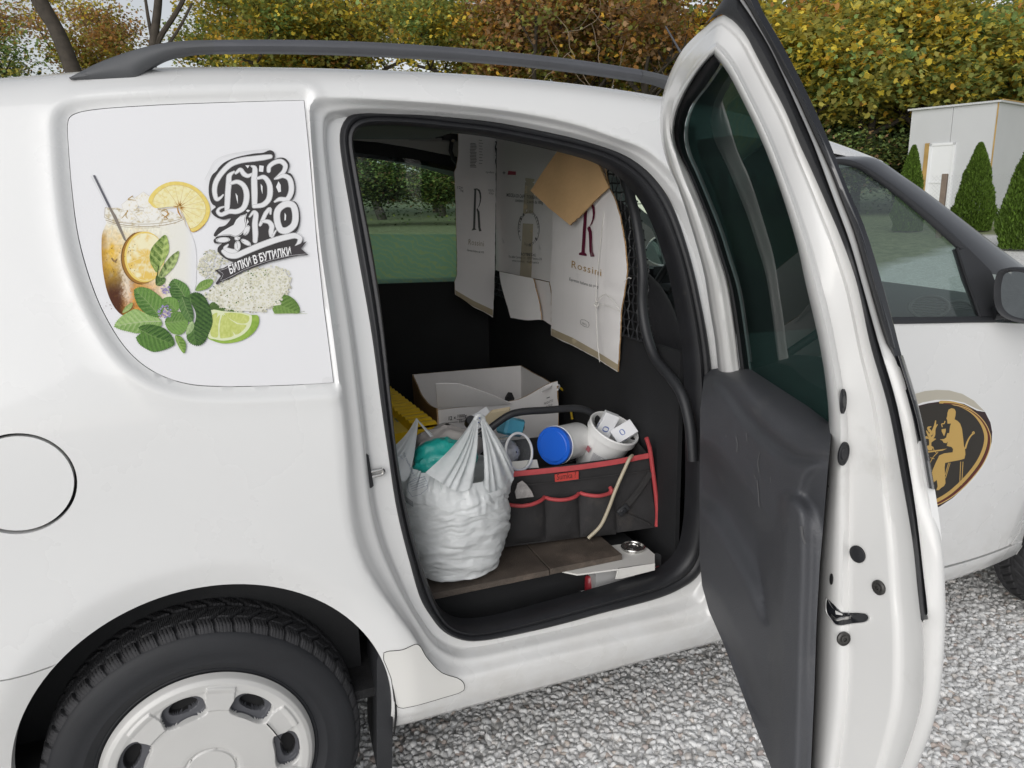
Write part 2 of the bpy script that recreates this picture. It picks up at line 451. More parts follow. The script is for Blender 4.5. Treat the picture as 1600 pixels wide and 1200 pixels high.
# outlines measured on the skin
W_px = smooth([(103, 192), (106, 180), (116, 173), (142, 167), (236, 160), (337, 156), (430, 153.3)], 5).tolist() + [(476, 152.5), (486, 250), (497, 380), (508, 480), (523, 598.5)] + \
    smooth([(523, 599), (460, 602.5), (400, 604.5), (350, 605), (300, 602), (262, 592), (232, 577), (208, 558), (188, 535), (160, 488), (140, 440), (120, 368), (109, 285), (103, 205)], 5).tolist()
W = vfix(xv(W_px))
D_px = [(1019, 238), (960, 213), (900, 193), (820, 176), (700, 161), (600, 154), (520, 150), (492, 152), (482, 162), (482, 190), (486, 250), (497, 380), (514, 500), (528, 610), (536, 690), (542, 772), (550, 825), (566, 875), (595, 925), (641, 988), (672, 1035), (712, 1058), (760, 1052), (822, 1037), (1000, 998), (1110, 972)]
D = vfix(xv(D_px))
D = np.vstack([D, [(1.150, .372), (1.166, .42), (1.172, .6), (1.172, .9), (1.165, 1.1), (1.145, 1.27), (1.10, 1.37)]])
D = resample(smooth(D, 5, True), 330, True)
OUT_px = [(557, 380), (544, 305), (533, 240), (531, 215), (533, 200), (540, 186), (552, 176), (568, 171), (600, 169.5), (653, 173), (712, 180), (760, 186), (846, 202), (903, 214), (970, 236), (1015, 270), (1047, 315), (1075, 392), (1096, 480), (1110, 567),
          (1113, 640), (1113, 760), (1109, 840), (1102, 876), (1088, 902), (1060, 921), (1029, 934), (935, 959), (860, 979), (785, 995), (755, 1000), (730, 1001), (708, 995), (690, 984), (675, 966), (658, 938), (641, 882), (620, 797), (607, 712), (595, 627), (578, 500)]
IN_px = [(581, 380), (566, 305), (555, 240), (551, 220), (552, 209), (557, 202), (564, 198), (573, 196), (600, 195.5), (653, 198), (712, 204), (760, 209), (838, 224), (890, 236), (948, 254), (993, 284), (1025, 328), (1054, 402), (1073, 485), (1085, 570),
         (1087, 640), (1088, 760), (1084, 830), (1076, 866), (1060, 888), (1045, 899), (1015, 911), (930, 936), (855, 957), (785, 976), (765, 980), (740, 983), (720, 981), (706, 975), (692, 962), (675, 927), (655, 868), (637, 797), (621, 712), (612, 627), (599, 500)]
SEAL_OFF = .058
OUT = smooth(vfix(xv(OUT_px, SEAL_OFF)), 5, True)
ARCH_C, ARCH_R = (.018, .345), .340
_a0 = math.asin((.262 - ARCH_C[1]) / ARCH_R)
aa = np.linspace(_a0, math.pi - _a0, 70)
ARCH = np.stack([ARCH_C[0] + ARCH_R * np.cos(aa), ARCH_C[1] + ARCH_R * np.sin(aa)], 1)           # right (front) foot over the top to the rear foot
FLAP_C, FLAP_R = hit(29, 757)[[0, 2]], .0835
fa = np.linspace(0, 2 * math.pi, 64, endpoint=False)
FLAP = np.stack([FLAP_C[0] + FLAP_R * np.cos(fa), FLAP_C[1] + FLAP_R * np.sin(fa)], 1)
PATCH_C = None
def relief(P):
    """inward displacement (m) of the outer skin at (x, v)"""
    d = np.zeros(len(P)); x, v = P[:, 0], P[:, 1]
    # soft recess round the glued side panel
    near = (x > -.2) & (x < .4) & (v > .9)
    if near.any():
        sd = segdist(P[near], W, True); sd[inside(P[near], W)] = 0
        d[near] += .009 * (1 - sstep(.001, .019, sd))
        d[near] -= .0025 * np.exp(-((sd - .026) / .010) ** 2)
    near = (x > .2) & (x < 1.3)
    if near.any():
        sd = segdist(P[near], D, True); d[near] += .0025 * np.exp(-(sd / .007) ** 2)
    # flared wheel arch: a ridge, then a band turned in towards the lip
    r = np.hypot(x - ARCH_C[0], v - ARCH_C[1]); e = r - ARCH_R
    m = (e < .25) & (v < ARCH_C[1] + .62)
    band = .050
    d += np.where(m, np.where(e < band, -.007 + .013 * ((band - np.clip(e, 0, band)) / band) ** 1.2, -.007 * np.exp(-np.clip((e - band) / .09, 0, None) ** 1.6)), 0) * sstep(.24, .34, v)
    # waist softening and the sill cover edge
    d += .0035 * sstep(.302, .297, v) * (x > .3)
    return d
def skin(P, extra=0.0):
    n = body_n(P[:, 0], P[:, 1]); n2 = n.copy()
    return body(P[:, 0], P[:, 1]) - n * (relief(P) + extra)[:, None]
def flange(V, T, depth=.02):
    """returns turned in (+y) along every free edge"""
    e = loops_of(T); V = np.asarray(V); ids = {}; NV = list(map(tuple, V)); F = [tuple(t) for t in T]
    for a, b in e:
        for k in (a, b):
            if k not in ids: ids[k] = len(NV); NV.append((V[k][0], V[k][1] + depth, V[k][2]))
        F.append((b, a, ids[a], ids[b]))
    return NV, F

XF = 1.20
bump_l = [to_xv(hit(*p)) for p in [(88, 1036), (45, 1043), (0, 1043)]]
ib = int(np.argmin(np.abs(ARCH[:, 1] - bump_l[0][1]) + 10 * (ARCH[:, 0] > 0)))
zb = ARCH[ib, 1]
outer = [tuple(p) for p in ARCH[:ib + 1]][::-1]                       # from bumper seam over the arch down to the front foot
outer = outer + [(.62, .262), (2.282, .262), (2.282, .322), (1.215, .330), (1.205, .36), (1.205, .9), (1.198, 1.1), (1.178, 1.28), (1.14, 1.38)]
top = [tuple(vfix([to_xv(hit(*p))])[0]) for p in [(1037, 240), (1040, 215)]]
outer += [(1.118, 1.43), (1.14, 1.50), (1.25, 1.53)] + [(1.5, 1.55), (1.72, 1.575), (1.86, VMAX - .45), (1.93, VMAX)] + [(-.72, VMAX), (-.72, 1.5), (-.72, 1.0), (-.72, zb + .012), (bump_l[1][0], zb - .003), ]
outer = np.array(outer)
holes = [W, D, FLAP]
P, T = cdt(outer, holes, .020, fine=[(D, True, .024, .007), (W, True, .034, .0065), (ARCH, False, .075, .010), (FLAP, True, .012, .008)], bstep=.008)
V = skin(P)
T = T[:, [0, 1, 2]]
# stepped rebate between the door cut line and the seal, joined to the shell along the cut line
def match(A, B, n=40):
    b = resample(B, 2400, True); m = np.array([b[np.argmin(np.linalg.norm(b - p, axis=1))] for p in A])
    for _ in range(n): m = (np.roll(m, 1, 0) + 2 * m + np.roll(m, -1, 0)) / 4
    return np.array([b[np.argmin(np.linalg.norm(b - p, axis=1))] for p in m])
OUTm = match(D, OUT)
SS = [0, .05, .11, .17, .24, .31, .38, .44, .48, .52, .56, .60, .66, .76, .88, 1.0]
def rdep(s): return .0025 + .016 * float(sstep(0, .26, s)) + .009 * float(sstep(.15, .5, s)) + .028 * float(sstep(.44, .60, s)) + .003 * float(sstep(.6, 1, s))
Pr = np.array([D + (OUTm - D) * s for s in SS])
Vr = np.array([body(q[:, 0], q[:, 1]) - body_n(q[:, 0], q[:, 1]) * rdep(s) for q, s in zip(Pr, SS)])
Vr[0] = skin(D)
nD = len(D); o = len(V)
Fr = [(o + i * nD + k, o + (i + 1) * nD + k, o + (i + 1) * nD + (k + 1) % nD, o + i * nD + (k + 1) % nD) for i in range(len(SS) - 1) for k in range(nD)]
NV, F = flange(V, T, .022)
dD = lambda k: np.abs(P[k] - D).sum(1).min() < 1e-5
nb = len(V)
F = [f for f in F if not (len(f) == 4 and dD(f[0]) and dD(f[1]))]
NV = list(map(tuple, NV)); o2 = len(NV); NV += list(map(tuple, Vr.reshape(-1, 3))); F += [tuple(i - o + o2 for i in f) for f in Fr]
body_shell = mesh_obj('body_shell', NV, F, M['paint'], van, True)
bm = bmesh.new(); bm.from_mesh(body_shell.data); bmesh.ops.remove_doubles(bm, verts=bm.verts, dist=2e-5); bmesh.ops.recalc_face_normals(bm, faces=bm.faces); bm.to_mesh(body_shell.data); bm.free()
body_shell.data.set_sharp_from_angle(angle=rad(60))

# rear bumper below its seam
outer = np.array([tuple(p) for p in ARCH[ib:]] + [(-.40, .262), (-.72, .262), (-.72, zb + .009), (bump_l[1][0], zb - .006), (ARCH[ib, 0] - .01, zb - .004)])
P, T = cdt(outer, [], .02, bstep=.01); V = skin(P); NV, F = flange(V, T, .03)
mesh_obj('rear_bumper', NV, F, M['bumper'], van, True, None, 50)

# fuel flap
P, T = cdt(np.stack([FLAP_C[0] + (FLAP_R - .0052) * np.cos(fa), FLAP_C[1] + (FLAP_R - .0052) * np.sin(fa)], 1), [], .012)
NV, F = flange(skin(P, .0022), T, .012)
mesh_obj('fuel_flap', NV, F, M['paint'], van, True, None, 50)
P, T = cdt(np.stack([FLAP_C[0] + (FLAP_R + .01) * np.cos(fa), FLAP_C[1] + (FLAP_R + .01) * np.sin(fa)], 1), [], .02)
mesh_obj('fuel_flap_recess', body(P[:, 0], P[:, 1]) + np.array([0, .018, 0]), T, M['dark_void'], van)

# glued side panel with the artwork
PANEL_OFF = .0085
cW = W.mean(0); Wi = W + (cW - W) / np.linalg.norm(cW - W, axis=1)[:, None] * .0016
P, T = cdt(Wi, [], .02, bstep=.008)
def panel_pt(px, py, lay=0.0):
    p = hit(px, py, PANEL_OFF); n = body_n(p[0], to_xv(p)[1]); return p + n * lay
NV, F = flange(body(P[:, 0], P[:, 1]) - body_n(P[:, 0], P[:, 1]) * PANEL_OFF, T, .010)
M['panel'] = mat('print_panel_film', (.74, .74, .755),   .55, spec=.3, bump=.04, bscale=260)
panel = mesh_obj('side_panel', NV, F, M['panel'], van, True, None, 50)
P, T = cdt(W + (W - cW) * .01, [], .04)
mesh_obj('panel_backing', body(P[:, 0], P[:, 1]) + np.array([0, .03, 0]), T, M['dark_void'], van)

# protective film on the sill behind the wheel
fp = [(600, 1021), (625, 1013), (651, 1004), (665, 1024), (690, 1050), (722, 1063), (724, 1077), (690, 1088), (650, 1098), (622, 1106), (612, 1062)]
q = np.array([to_xv(hit(*p)) for p in fp]); P, T = cdt(smooth(q, 3, True), [], .015)
NV, F = flange(skin(P, -.0012), T, .0012)
mesh_obj('sill_film', NV, F, M['film'], van, True, None, 40)
e = [body(a, b) for a, b in smooth(q, 3, True)]
pts = skin(resample(smooth(q, 3, True), 90, True), -.0012)
mesh_obj('sill_film_edge', *(lambda m: (m.v, m.f))(MB().tube(pts, .0007, 5, True)), M['dark_void'], van)

# door seal: a soft dark profile between the outer and the inner line
NS = 260
oi = resample(smooth(np.array([hit(a, b, SEAL_OFF) for a, b in OUT_px]), 6, True), NS, True)
ii = smooth(np.array([hit(a, b, SEAL_OFF + .006) for a, b in IN_px]), 6, True); ii = resample(ii, NS * 4, True)
ii2 = np.array([ii[np.argmin(np.linalg.norm(ii - p, axis=1))] for p in oi])
for _ in range(6): ii2 = (np.roll(ii2, 1, 0) + 2 * ii2 + np.roll(ii2, -1, 0)) / 4
prof = [(-.02, .012), (0, -.002), (.10, -.008), (.28, -.013), (.45, -.011), (.52, -.006), (.60, -.009), (.78, -.011), (.92, -.004), (1.0, .006), (1.02, .02), (1.02, .045)]
G = np.array([[o + (i - o) * a + np.array([0, b, 0]) for a, b in prof] for o, i in zip(oi, ii2)])
G = np.concatenate([G, G[:1]])
seal = MB().grid(G).build('door_seal', M['rubber'], van, True, 60)

# roof rail: foot, bar and rear end piece
def rail_pts(lst, y): return np.array([on_y(a, b, y) for a, b in lst])
up_ = smooth([(107, 120), (150, 97), (200, 78), (250, 66), (290, 61.5), (334, 60.5)], 6); lo_ = smooth([(110, 124), (140, 126), (170, 126), (213, 124.5), (222, 114), (240, 101), (262, 90), (300, 82), (334, 80)], 6)
def rail_piece(name, up_px, lo_px, material, y0=.188, wdt=.034, n=40):
    A = resample(np.array([on_y(a, b, y0) for a, b in up_px]), n); B = resample(np.array([on_y(a, b, y0) for a, b in lo_px]), n)
    ring = []
    for a, b in zip(A, B):
        h = b - a; row = []
        for t, dy in [(0, wdt * .5), (.03, wdt * .22), (.12, .004), (.35, -.004), (.65, -.005), (.9, .0), (1, .006), (1, wdt * .6), (1, wdt), (.5, wdt * 1.08), (.1, wdt), (.0, wdt * .7), (0, wdt * .5)]:
            row.append(a + h * t + np.array([0, dy, 0]))
        ring.append(row)
    return MB().grid(np.array(ring)).build(name, material, van, True, 50)
rail_piece('roof_rail_end', up_, lo_, M['rail_end'])
bar_u = smooth([(334, 60.5), (420, 60), (520, 61.5), (620, 66), (720, 73), (820, 82), (920, 94), (1002, 107)], 5); bar_l = smooth([(334, 80), (420, 79.5), (520, 81.5), (620, 86), (720, 92), (820, 100), (920, 112), (1002, 124)], 5)
rail_piece('roof_rail', bar_u, bar_l, M['rail'])
fr_u = smooth([(1002.5, 107), (1030, 113), (1060, 122), (1090, 135), (1125, 152)], 5); fr_l = smooth([(1002.5, 124), (1025, 128), (1045, 134), (1080, 150), (1120, 160)], 5)
rail_piece('roof_rail_end', fr_u, fr_l, M['rail_end'])
# gutter strip line along the roof, seen under the rail as a fine pale edge
far_rail = MB().tube(smooth([(.05, 1.48, 1.60), (.2, 1.48, 1.655), (.7, 1.48, 1.66), (1.1, 1.48, 1.62), (1.2, 1.48, 1.585)], 6), .014, 8).build('roof_rail', M['rail'], van)
# ================================================================== wheel
WZ, WR = .289, .2975
def make_wheel(cx):
    wheel = bpy.data.objects.new('wheel', None); COL.objects.link(wheel); wheel.parent = van; wheel.location = Vector((cx, .125, WZ)) - van.location
    # tyre: sidewalls lathed, tread as a grooved surface
    nt_, ny = 1512, 46
    th = np.linspace(0, 2 * math.pi, nt_ + 1); t = np.linspace(0, 1, ny)
    A, Tt = np.meshgrid(th, t, indexing='ij')
    s_ = np.abs(2 * Tt - 1)
    yy = .046 + Tt * .158
    rr = WR - .004 * s_ ** 2 - .0115 * np.clip((s_ - .80) / .2, 0, 1) ** 1.7
    ph = A * 54 / (2 * math.pi) + np.where(s_ < .56, 1.9 * (.56 - s_), .35 * (s_ - .56) ** 1.3 * 2)
    fr = ph % 1.0
    side = s_ > .56
    g = np.where(side, sstep(.13, .07, np.abs(fr - .5)), sstep(.16, .09, np.abs(fr - .5)) * (s_ > .08))
    circ_ = np.maximum(sstep(.030, .018, np.abs(s_ - .55)), sstep(.035, .02, np.abs(s_ - .05)) * .8)
    si = np.where(np.abs(((ph * 5) % 1.0) - .5) < .10, .35, 0) * (fr > .0)
    g = np.maximum.reduce([g, circ_, si * (s_ > .1)])
    rr = rr - .0062 * g * sstep(1.0, .93, s_)
    Pt = np.stack([rr * np.cos(A), yy - .125, rr * np.sin(A)], -1)
    V = Pt[:-1].reshape(-1, 3); F = []
    for i in range(nt_):
        j = (i + 1) % nt_
        for k in range(ny - 1): F.append((i * ny + k, i * ny + k + 1, j * ny + k + 1, j * ny + k))
    w0 = np.array(parent_world(wheel))
    mesh_obj('tyre_tread', V + w0, F, M['tyre'], wheel, True, None, 45)
    m = MB(); pr = [(.190, .062), (.196, .050), (.203, .047), (.2045, .0455), (.206, .047), (.222, .037), (.2235, .0362), (.225, .0368), (.242, .0335), (.256, .0345), (.270, .0385), (.2795, .0425), (.2825, .046)]
    m.lathe([(r, y - .125) for r, y in pr], w0, (0, 1, 0), 160)
    m.lathe([(r, .125 - y + .0) for r, y in pr], w0, (0, 1, 0), 96)
    m.build('tyre_sidewall', M['tyre_side'], wheel, True, 60)
    MB().lathe([(.196, -.06), (.186, -.05), (.17, 0), (.17, .05), (.02, .055)], w0, (0, 1, 0), 64).build('steel_rim', M['dark_void'], wheel)
    # wheel cover: polar height field, seven pockets between seven raised tabs
    na, nr = 700, 110
    th = np.linspace(0, 2 * math.pi, na + 1)[:-1]; r = np.r_[np.linspace(0, .044, 6), np.linspace(.0455, .1985, nr)]
    A, R = np.meshgrid(th, r, indexing='ij')
    base = np.interp(R, [0, .044, .046, .049, .052, .06, .11, .165, .172, .184, .192, .1985], [.0245, .0250, .0285, .0285, .0255, .0250, .0275, .0325, .0305, .0300, .0345, .047])
    k = np.round((A - rad(78)) / rad(360 / 7)); da = np.abs(A - rad(78) - k * rad(360 / 7))             # angle from nearest tab
    wa = rad(180 / 7) - da                                                                                # angle from pocket centre
    X = wa * R / (.0420); Yr = (R - .1435) / .0250
    q = (np.abs(X) ** 3.2 + np.abs(np.where(Yr < 0, Yr * 1.0, Yr)) ** 3.2) ** (1 / 3.2)
    pocket = sstep(1.0, .84, q)
    hm = (X / .62) ** 2 + ((Yr - .10) / .55) ** 2; hole = hm < 1
    tabm = sstep(.0315, .0295, da * R * 1.15) * sstep(.128, .132, R) * sstep(.1795, .1755, R)
    h = base + .0155 * pocket - .0040 * tabm * (1 - pocket)
    h = h + .016 * sstep(1.12, .80, hm)
    slots = (np.abs(R - .0475) < .0018) & (np.abs(((A - rad(76)) % rad(60)) - rad(30)) > rad(26))
    h = h - np.where(slots, .003, 0)
    Pt = np.stack([R * np.cos(A), h - .125, R * np.sin(A)], -1); n2 = len(r)
    V = Pt.reshape(-1, 3); F = []; mi = []
    for i in range(na):
        j = (i + 1) % na
        for c in range(n2 - 1):
            F.append((i * n2 + c, i * n2 + c + 1, j * n2 + c + 1, j * n2 + c)); mi.append(2 if hole[i, c] else (1 if pocket[i, c] > .5 else 0))
    o = mesh_obj('wheel_cover', V + w0, F, [M['silver'], M['pocket'], M['dark_void']], wheel, True)
    o.data.polygons.foreach_set('material_index', np.array(mi, np.int32)); o.data.set_sharp_from_angle(angle=rad(50))
    return wheel
M['pocket'] = mat('cover_pocket', (.095, .097, .108), .5, metal=.2, var=.1, vscale=12)
w_rear = make_wheel(0.0)
if True:
    # crack in one tab of the cover and the trimmed edge
    a0 = rad(36); p = [np.array([r_ * math.cos(a_), 0.0215, WZ + r_ * math.sin(a_)]) for r_, a_ in [(.1345, rad(35)), (.134, rad(26)), (.1355, rad(17)), (.1370, rad(10))]]
    MB().tube(np.array(p), .0011, 6).build('cover_crack', M['dark_void'], w_rear)
w_front = w_rear.copy(); COL.objects.link(w_front); w_front.location = w_rear.location + Vector((2.61, 0, 0))
for ch in list(w_rear.children):
    if ch.name.startswith('cover_crack'): continue
    c = ch.copy(); COL.objects.link(c); c.parent = w_front
for base_w in (w_rear, w_front):
    w2 = base_w.copy(); COL.objects.link(w2); w2.location = base_w.location + Vector((0, 1.43, 0)); w2.rotation_euler = (0, 0, math.pi)
    for ch in list(w_rear.children):
        if ch.name.startswith('cover_crack'): continue
        c = ch.copy(); COL.objects.link(c); c.parent = w2
# wheel arch liners, mud flap
def liner(cx):
    a = np.linspace(rad(-6), rad(186), 60); G = []
    for t in a:
        G.append([(cx + ARCH_C[0] + rr_ * math.cos(t), y, ARCH_C[1] + rr_ * math.sin(t)) for rr_, y in [(ARCH_R + .004, .020), (ARCH_R + .012, .03), (ARCH_R + .02, .06), (ARCH_R + .02, .30), (ARCH_R - .02, .34), (.05, .36)]])
    return MB().grid(np.array(G)).build('wheel_arch_liner', M['liner'], van, True, 40)
M['liner'] = mat('arch_liner', (.012, .0125, .014), .75, var=.3, vscale=20, dirt=((.05, .05, .05), .68, 22))
# rear liner is short behind the wheel, so the gravel shows through below the bumper
a = np.linspace(rad(-14), rad(158), 60)
G = [[(ARCH_C[0] + rr_ * math.cos(t), y, ARCH_C[1] + rr_ * math.sin(t)) for rr_, y in [(ARCH_R + .004, .020), (ARCH_R + .012, .03), (ARCH_R + .02, .06), (ARCH_R + .02, .30), (ARCH_R - .02, .34), (.05, .36)]] for t in a]
MB().grid(np.array(G)).build('wheel_arch_liner', M['liner'], van, True, 40)
liner(2.61)
mf = [(.352, .20), (.362, .34), (.366, .46), (.350, .48), (.335, .44), (.325, .30), (.318, .18), (.327, .115), (.345, .125)]
MB().prism([(x, .035 + .0, z) for x, z in mf], (.012, .17, 0)).build('mud_flap', M['black_plastic'], van, True, 30)
MB().tube(smooth([(.25, .25, .30), (.30, .22, .30), (.36, .25, .33)], 6), .012, 8).box((.25, .40, .33), (.5, .25, .10), None, .02).build('axle_beam', M['dark_void'], van)

# ================================================================== van interior, far side, floor, tail
def far(y): return 1.68 - y
def plate_xz(name, outline, holes, y, material, parent, step=.06, thick=.012, flip=False):
    P, T = cdt(np.array(outline), [np.array(h) for h in holes], step)
    V = np.stack([P[:, 0], np.full(len(P), y), P[:, 1]], 1)
    e = loops_of(T); n = len(V); VV = np.vstack([V, V + np.array([0, thick, 0])])
    F = [tuple(t) for t in T] + [tuple(t[::-1] + n) for t in T] + [(b, a, a + n, b + n) for a, b in e]
    return mesh_obj(name, VV, F, material, parent, False)
FWIN = [(.40, 1.06), (.42, 1.045), (.70, 1.045), (1.03, 1.035), (1.06, 1.05), (1.055, 1.2), (1.03, 1.38), (1.0, 1.445), (.85, 1.475), (.60, 1.505), (.43, 1.505), (.40, 1.48)]
FWIN2 = [(1.24, 1.06), (1.9, 1.035), (2.01, 1.03), (2.0, 1.06), (1.91, 1.25), (1.81, 1.365), (1.68, 1.43), (1.50, 1.455), (1.30, 1.46), (1.25, 1.43)]
plate_xz('far_side_trim', [(-.68, .30), (2.30, .30), (2.30, .98), (2.10, 1.0), (1.98, 1.26), (1.86, 1.40), (1.70, 1.465), (1.5, 1.485), (1.2, 1.56), (-.68, 1.56)], [FWIN, FWIN2], 1.50, M['interior'], van)
rail_px = [(548, 192), (720, 192), (722, 246), (690, 240), (640, 230), (590, 222), (553, 219)]
MB().prism([on_y(a, b, 1.485) for a, b in rail_px], (0, .01, 0)).build('roof_side_panel', M['metal_panel'], van, False)
# the perforated bracket bolted to it
m = MB()
m.prism([on_y(a, b, 1.480) for a, b in [(639, 203), (716, 205), (716, 222), (639, 220)]], (0, -.006, 0))
m.build('bracket_plate', mat('pale_bracket', (.36, .36, .345), .5, var=.05), van, False)
m = MB()
m.tube(np.array([on_y(a, b, 1.468) for a, b in [(645, 213), (705, 214)]]), .0045, 6)
for a, b in [(645, 213), (659, 213), (670, 213), (682, 213)]: m.lathe([(0, -.003), (.0075, -.003), (.0075, .004)], on_y(a, b, 1.468), (0, 1, 0), 12)
m.prism([on_y(a, b, 1.466) for a, b in [(691, 208), (718, 209), (718, 221), (691, 219)]], (0, -.012, 0))
m.tube(np.array([on_y(a, b, 1.455) for a, b in [(706, 218), (704, 236), (708, 248), (716, 258)]]), .008, 8)
m.build('bracket_arm', M['black_plastic'], van, True, 40)
MB().lathe([(0, -.008), (.006, -.008), (.008, 0)], on_y(707, 220, 1.452), (0, 1, 0), 12).build('bracket_bolt', M['steel'], van)
for a, b, r_ in [(583, 201, .0075), (567, 200, .003)]: MB().lathe([(0, -.001), (r_, -.001), (r_, .001)], on_y(a, b, 1.483), (0, 1, 0), 14).build('panel_hole', M['dark_void'], van)

# far skin: simple outer shell with the two window openings
def far_shell():
    hs_ = [vfix(np.array(h)) for h in (FWIN, FWIN2)]
    o = np.array([(-.72, .262), (2.24, .262), (2.30, .96), (2.12, .98), (2.0, 1.25), (1.88, 1.40), (1.76, 1.50), (1.72, 1.575), (1.86, VMAX - .45), (1.93, VMAX), (-.72, VMAX)])
    P, T = cdt(o, hs_, .07, bstep=.05); V = body(P[:, 0], P[:, 1]); V[:, 1] = far(V[:, 1])
    return mesh_obj('far_body_side', V, T[:, ::-1], M['paint'], van, True)
far_shell()
P, T = cdt(np.array(FWIN) + (np.array(FWIN) - np.mean(FWIN, 0)) * .06, [], .2)
mesh_obj('far_rear_window', np.stack([P[:, 0], 1.60 - .22 * np.clip(P[:, 1] - 1.04, 0, 1) - .02, P[:, 1]], 1), T, M['glass_far'], van)
P, T = cdt(np.array(FWIN2) + (np.array(FWIN2) - np.mean(FWIN2, 0)) * .04, [], .2)
mesh_obj('far_front_window', np.stack([P[:, 0], 1.60 - .22 * np.clip(P[:, 1] - 1.04, 0, 1) - .01, P[:, 1]], 1), T, M['glass_front'], van)
# dark sun-shade film over the lower half of the far window: moire of its perforation painted in as pale colour waves
m_ = bpy.data.materials.new('window_shade'); m_.use_nodes = True; N, L = nodes(m_); b = N['Principled BSDF']; b.inputs['Roughness'].default_value = .7
tc = N.new('ShaderNodeTexCoord'); wv = N.new('ShaderNodeTexWave'); wv.inputs['Scale'].default_value = 14; wv.inputs['Distortion'].default_value = 16; wv.inputs['Detail'].default_value = 3; wv.inputs['Detail Scale'].default_value = .7; wv.inputs['Detail Roughness'].default_value = .7
mp = N.new('ShaderNodeMapping'); mp.inputs['Rotation'].default_value = (0, rad(62), 0); L.new(tc.outputs['Object'], mp.inputs[0]); L.new(mp.outputs[0], wv.inputs[0])
cr_ = N.new('ShaderNodeValToRGB'); cr_.color_ramp.elements[0].color = (.74, .88, .76, 1); cr_.color_ramp.elements[1].color = (.90, .94, .70, 1); e_ = cr_.color_ramp.elements.new(.45); e_.color = (.70, .88, .86, 1)
L.new(wv.outputs['Fac'], cr_.inputs[0]); L.new(cr_.outputs[0], b.inputs['Base Color'])
tr = N.new('ShaderNodeBsdfTranslucent'); L.new(cr_.outputs[0], tr.inputs[0]); tp = N.new('ShaderNodeBsdfTransparent'); L.new(cr_.outputs[0], tp.inputs[0])
mx = N.new('ShaderNodeMixShader'); mx.inputs[0].default_value = .65; L.new(b.outputs[0], mx.inputs[1]); L.new(tr.outputs[0], mx.inputs[2])
mx2 = N.new('ShaderNodeMixShader'); mx2.inputs[0].default_value = .62; L.new(mx.outputs[0], mx2.inputs[1]); L.new(tp.outputs[0], mx2.inputs[2]); L.new(mx2.outputs[0], N['Material Output'].inputs[0])
sh = np.array([on_y(a, b, 1.525) for a, b in [(560, 366), (725, 366), (725, 455), (560, 455)]])
MB().prism(sh, (0, .0015, 0)).build('window_shade', m_, van, False)
# floor, tail, near inner walls, headliner
MB().box((.79, .85, .345), (3.0, 1.56, .02)).build('floor_pan', M['carpet'], van, False)
G = np.array([[(x, y, z) for y in np.linspace(.10, .20, 3)] for x, z in [(.40, .43)] for _ in (0,)])
# raised step just inside the sill
xs = np.linspace(.36, 1.20, 15)
G = np.array([[(x, .085, .365), (x, .095, .386), (x, .115, .391 + .004 * math.sin(x * 9)), (x, .165, .386), (x, .185, .377), (x, .215, .368), (x, .23, .352)] for x in xs])
MB().grid(G).build('sill_step', M['sill_step'] if 'sill_step' in M else M.setdefault('sill_step', mat('sill_carpet', (.026, .026, .027), .9, bump=.5, bscale=250, var=.25, vscale=25, dirt=((.07, .06, .05), .63, 20))), van, True, 60)
MB().box((-.69, .84, .88), (.03, 1.46, 1.10)).build('tail_trim', M['interior'], van, False)
tz = np.array([body(-.72, v) for v in np.linspace(.262, VMAX, 24)]); G = np.array([[(-.722, y, z), (-.722, far(y), z)] for x, y, z in tz])
MB().grid(G).build('tailgate', M['paint'], van, True, 60)
MB().box((-.18, .17, .80), (1.0, .02, .95)).box((.02, .24, 1.36), (.60, .02, .26)).build('near_side_trim', M['interior'], van, False)
MB().box((1.72, .13, .62), (1.02, .02, .72)).build('front_door_trim', M['interior'], van, False)
MB().box((.42, .84, 1.560), (.9, 1.10, .012)).build('headliner', mat('headliner', (.16, .16, .155), .9, bump=.2, bscale=200), van, False)
# ================================================================== the open rear side door (a part of the van)
HX, HY, TH = 1.135, .030, rad(75)
DU = np.array([-math.cos(TH), -math.sin(TH), 0.0]); DN = np.array([-math.sin(TH), math.cos(TH), 0.0]); DH = np.array([HX, HY, 0.0])
_dw = smooth(np.array([(.25, .05), (.285, .034), (.33, .024), (.40, .016), (.50, .008), (.65, .002), (.80, .0), (.92, .004), (1.03, .016), (1.13, .036), (1.23, .062), (1.33, .092), (1.43, .124), (1.53, .158), (1.63, .195), (1.75, .245), (1.9, .32)]), 6)
def wskin(u, v): return float(np.interp(v, _dw[:, 0], _dw[:, 1])) - .03
def dpt(u, v, off): return DH + DU * u + DN * (wskin(u, v) + off) + np.array([0, 0, v])
def dhit(px, py, off):
    d = ray(px, py); o = CAM - DH; w = off + .05
    for _ in range(30):
        t = (w - o @ DN) / (d @ DN); p = o + d * t; u, v = p @ DU, p[2]; w = .5 * w + .5 * (wskin(u, v) + off)
    return u, v
def dp(px, py, off): return dpt(*dhit(px, py, off), off)
door = bpy.data.objects.new('rear_side_door', None); COL.objects.link(door); door.parent = van; door.location = Vector(DH + np.array([0, 0, .4])) - van.location
door['label'] = 'open rear side door swung out towards the viewer'

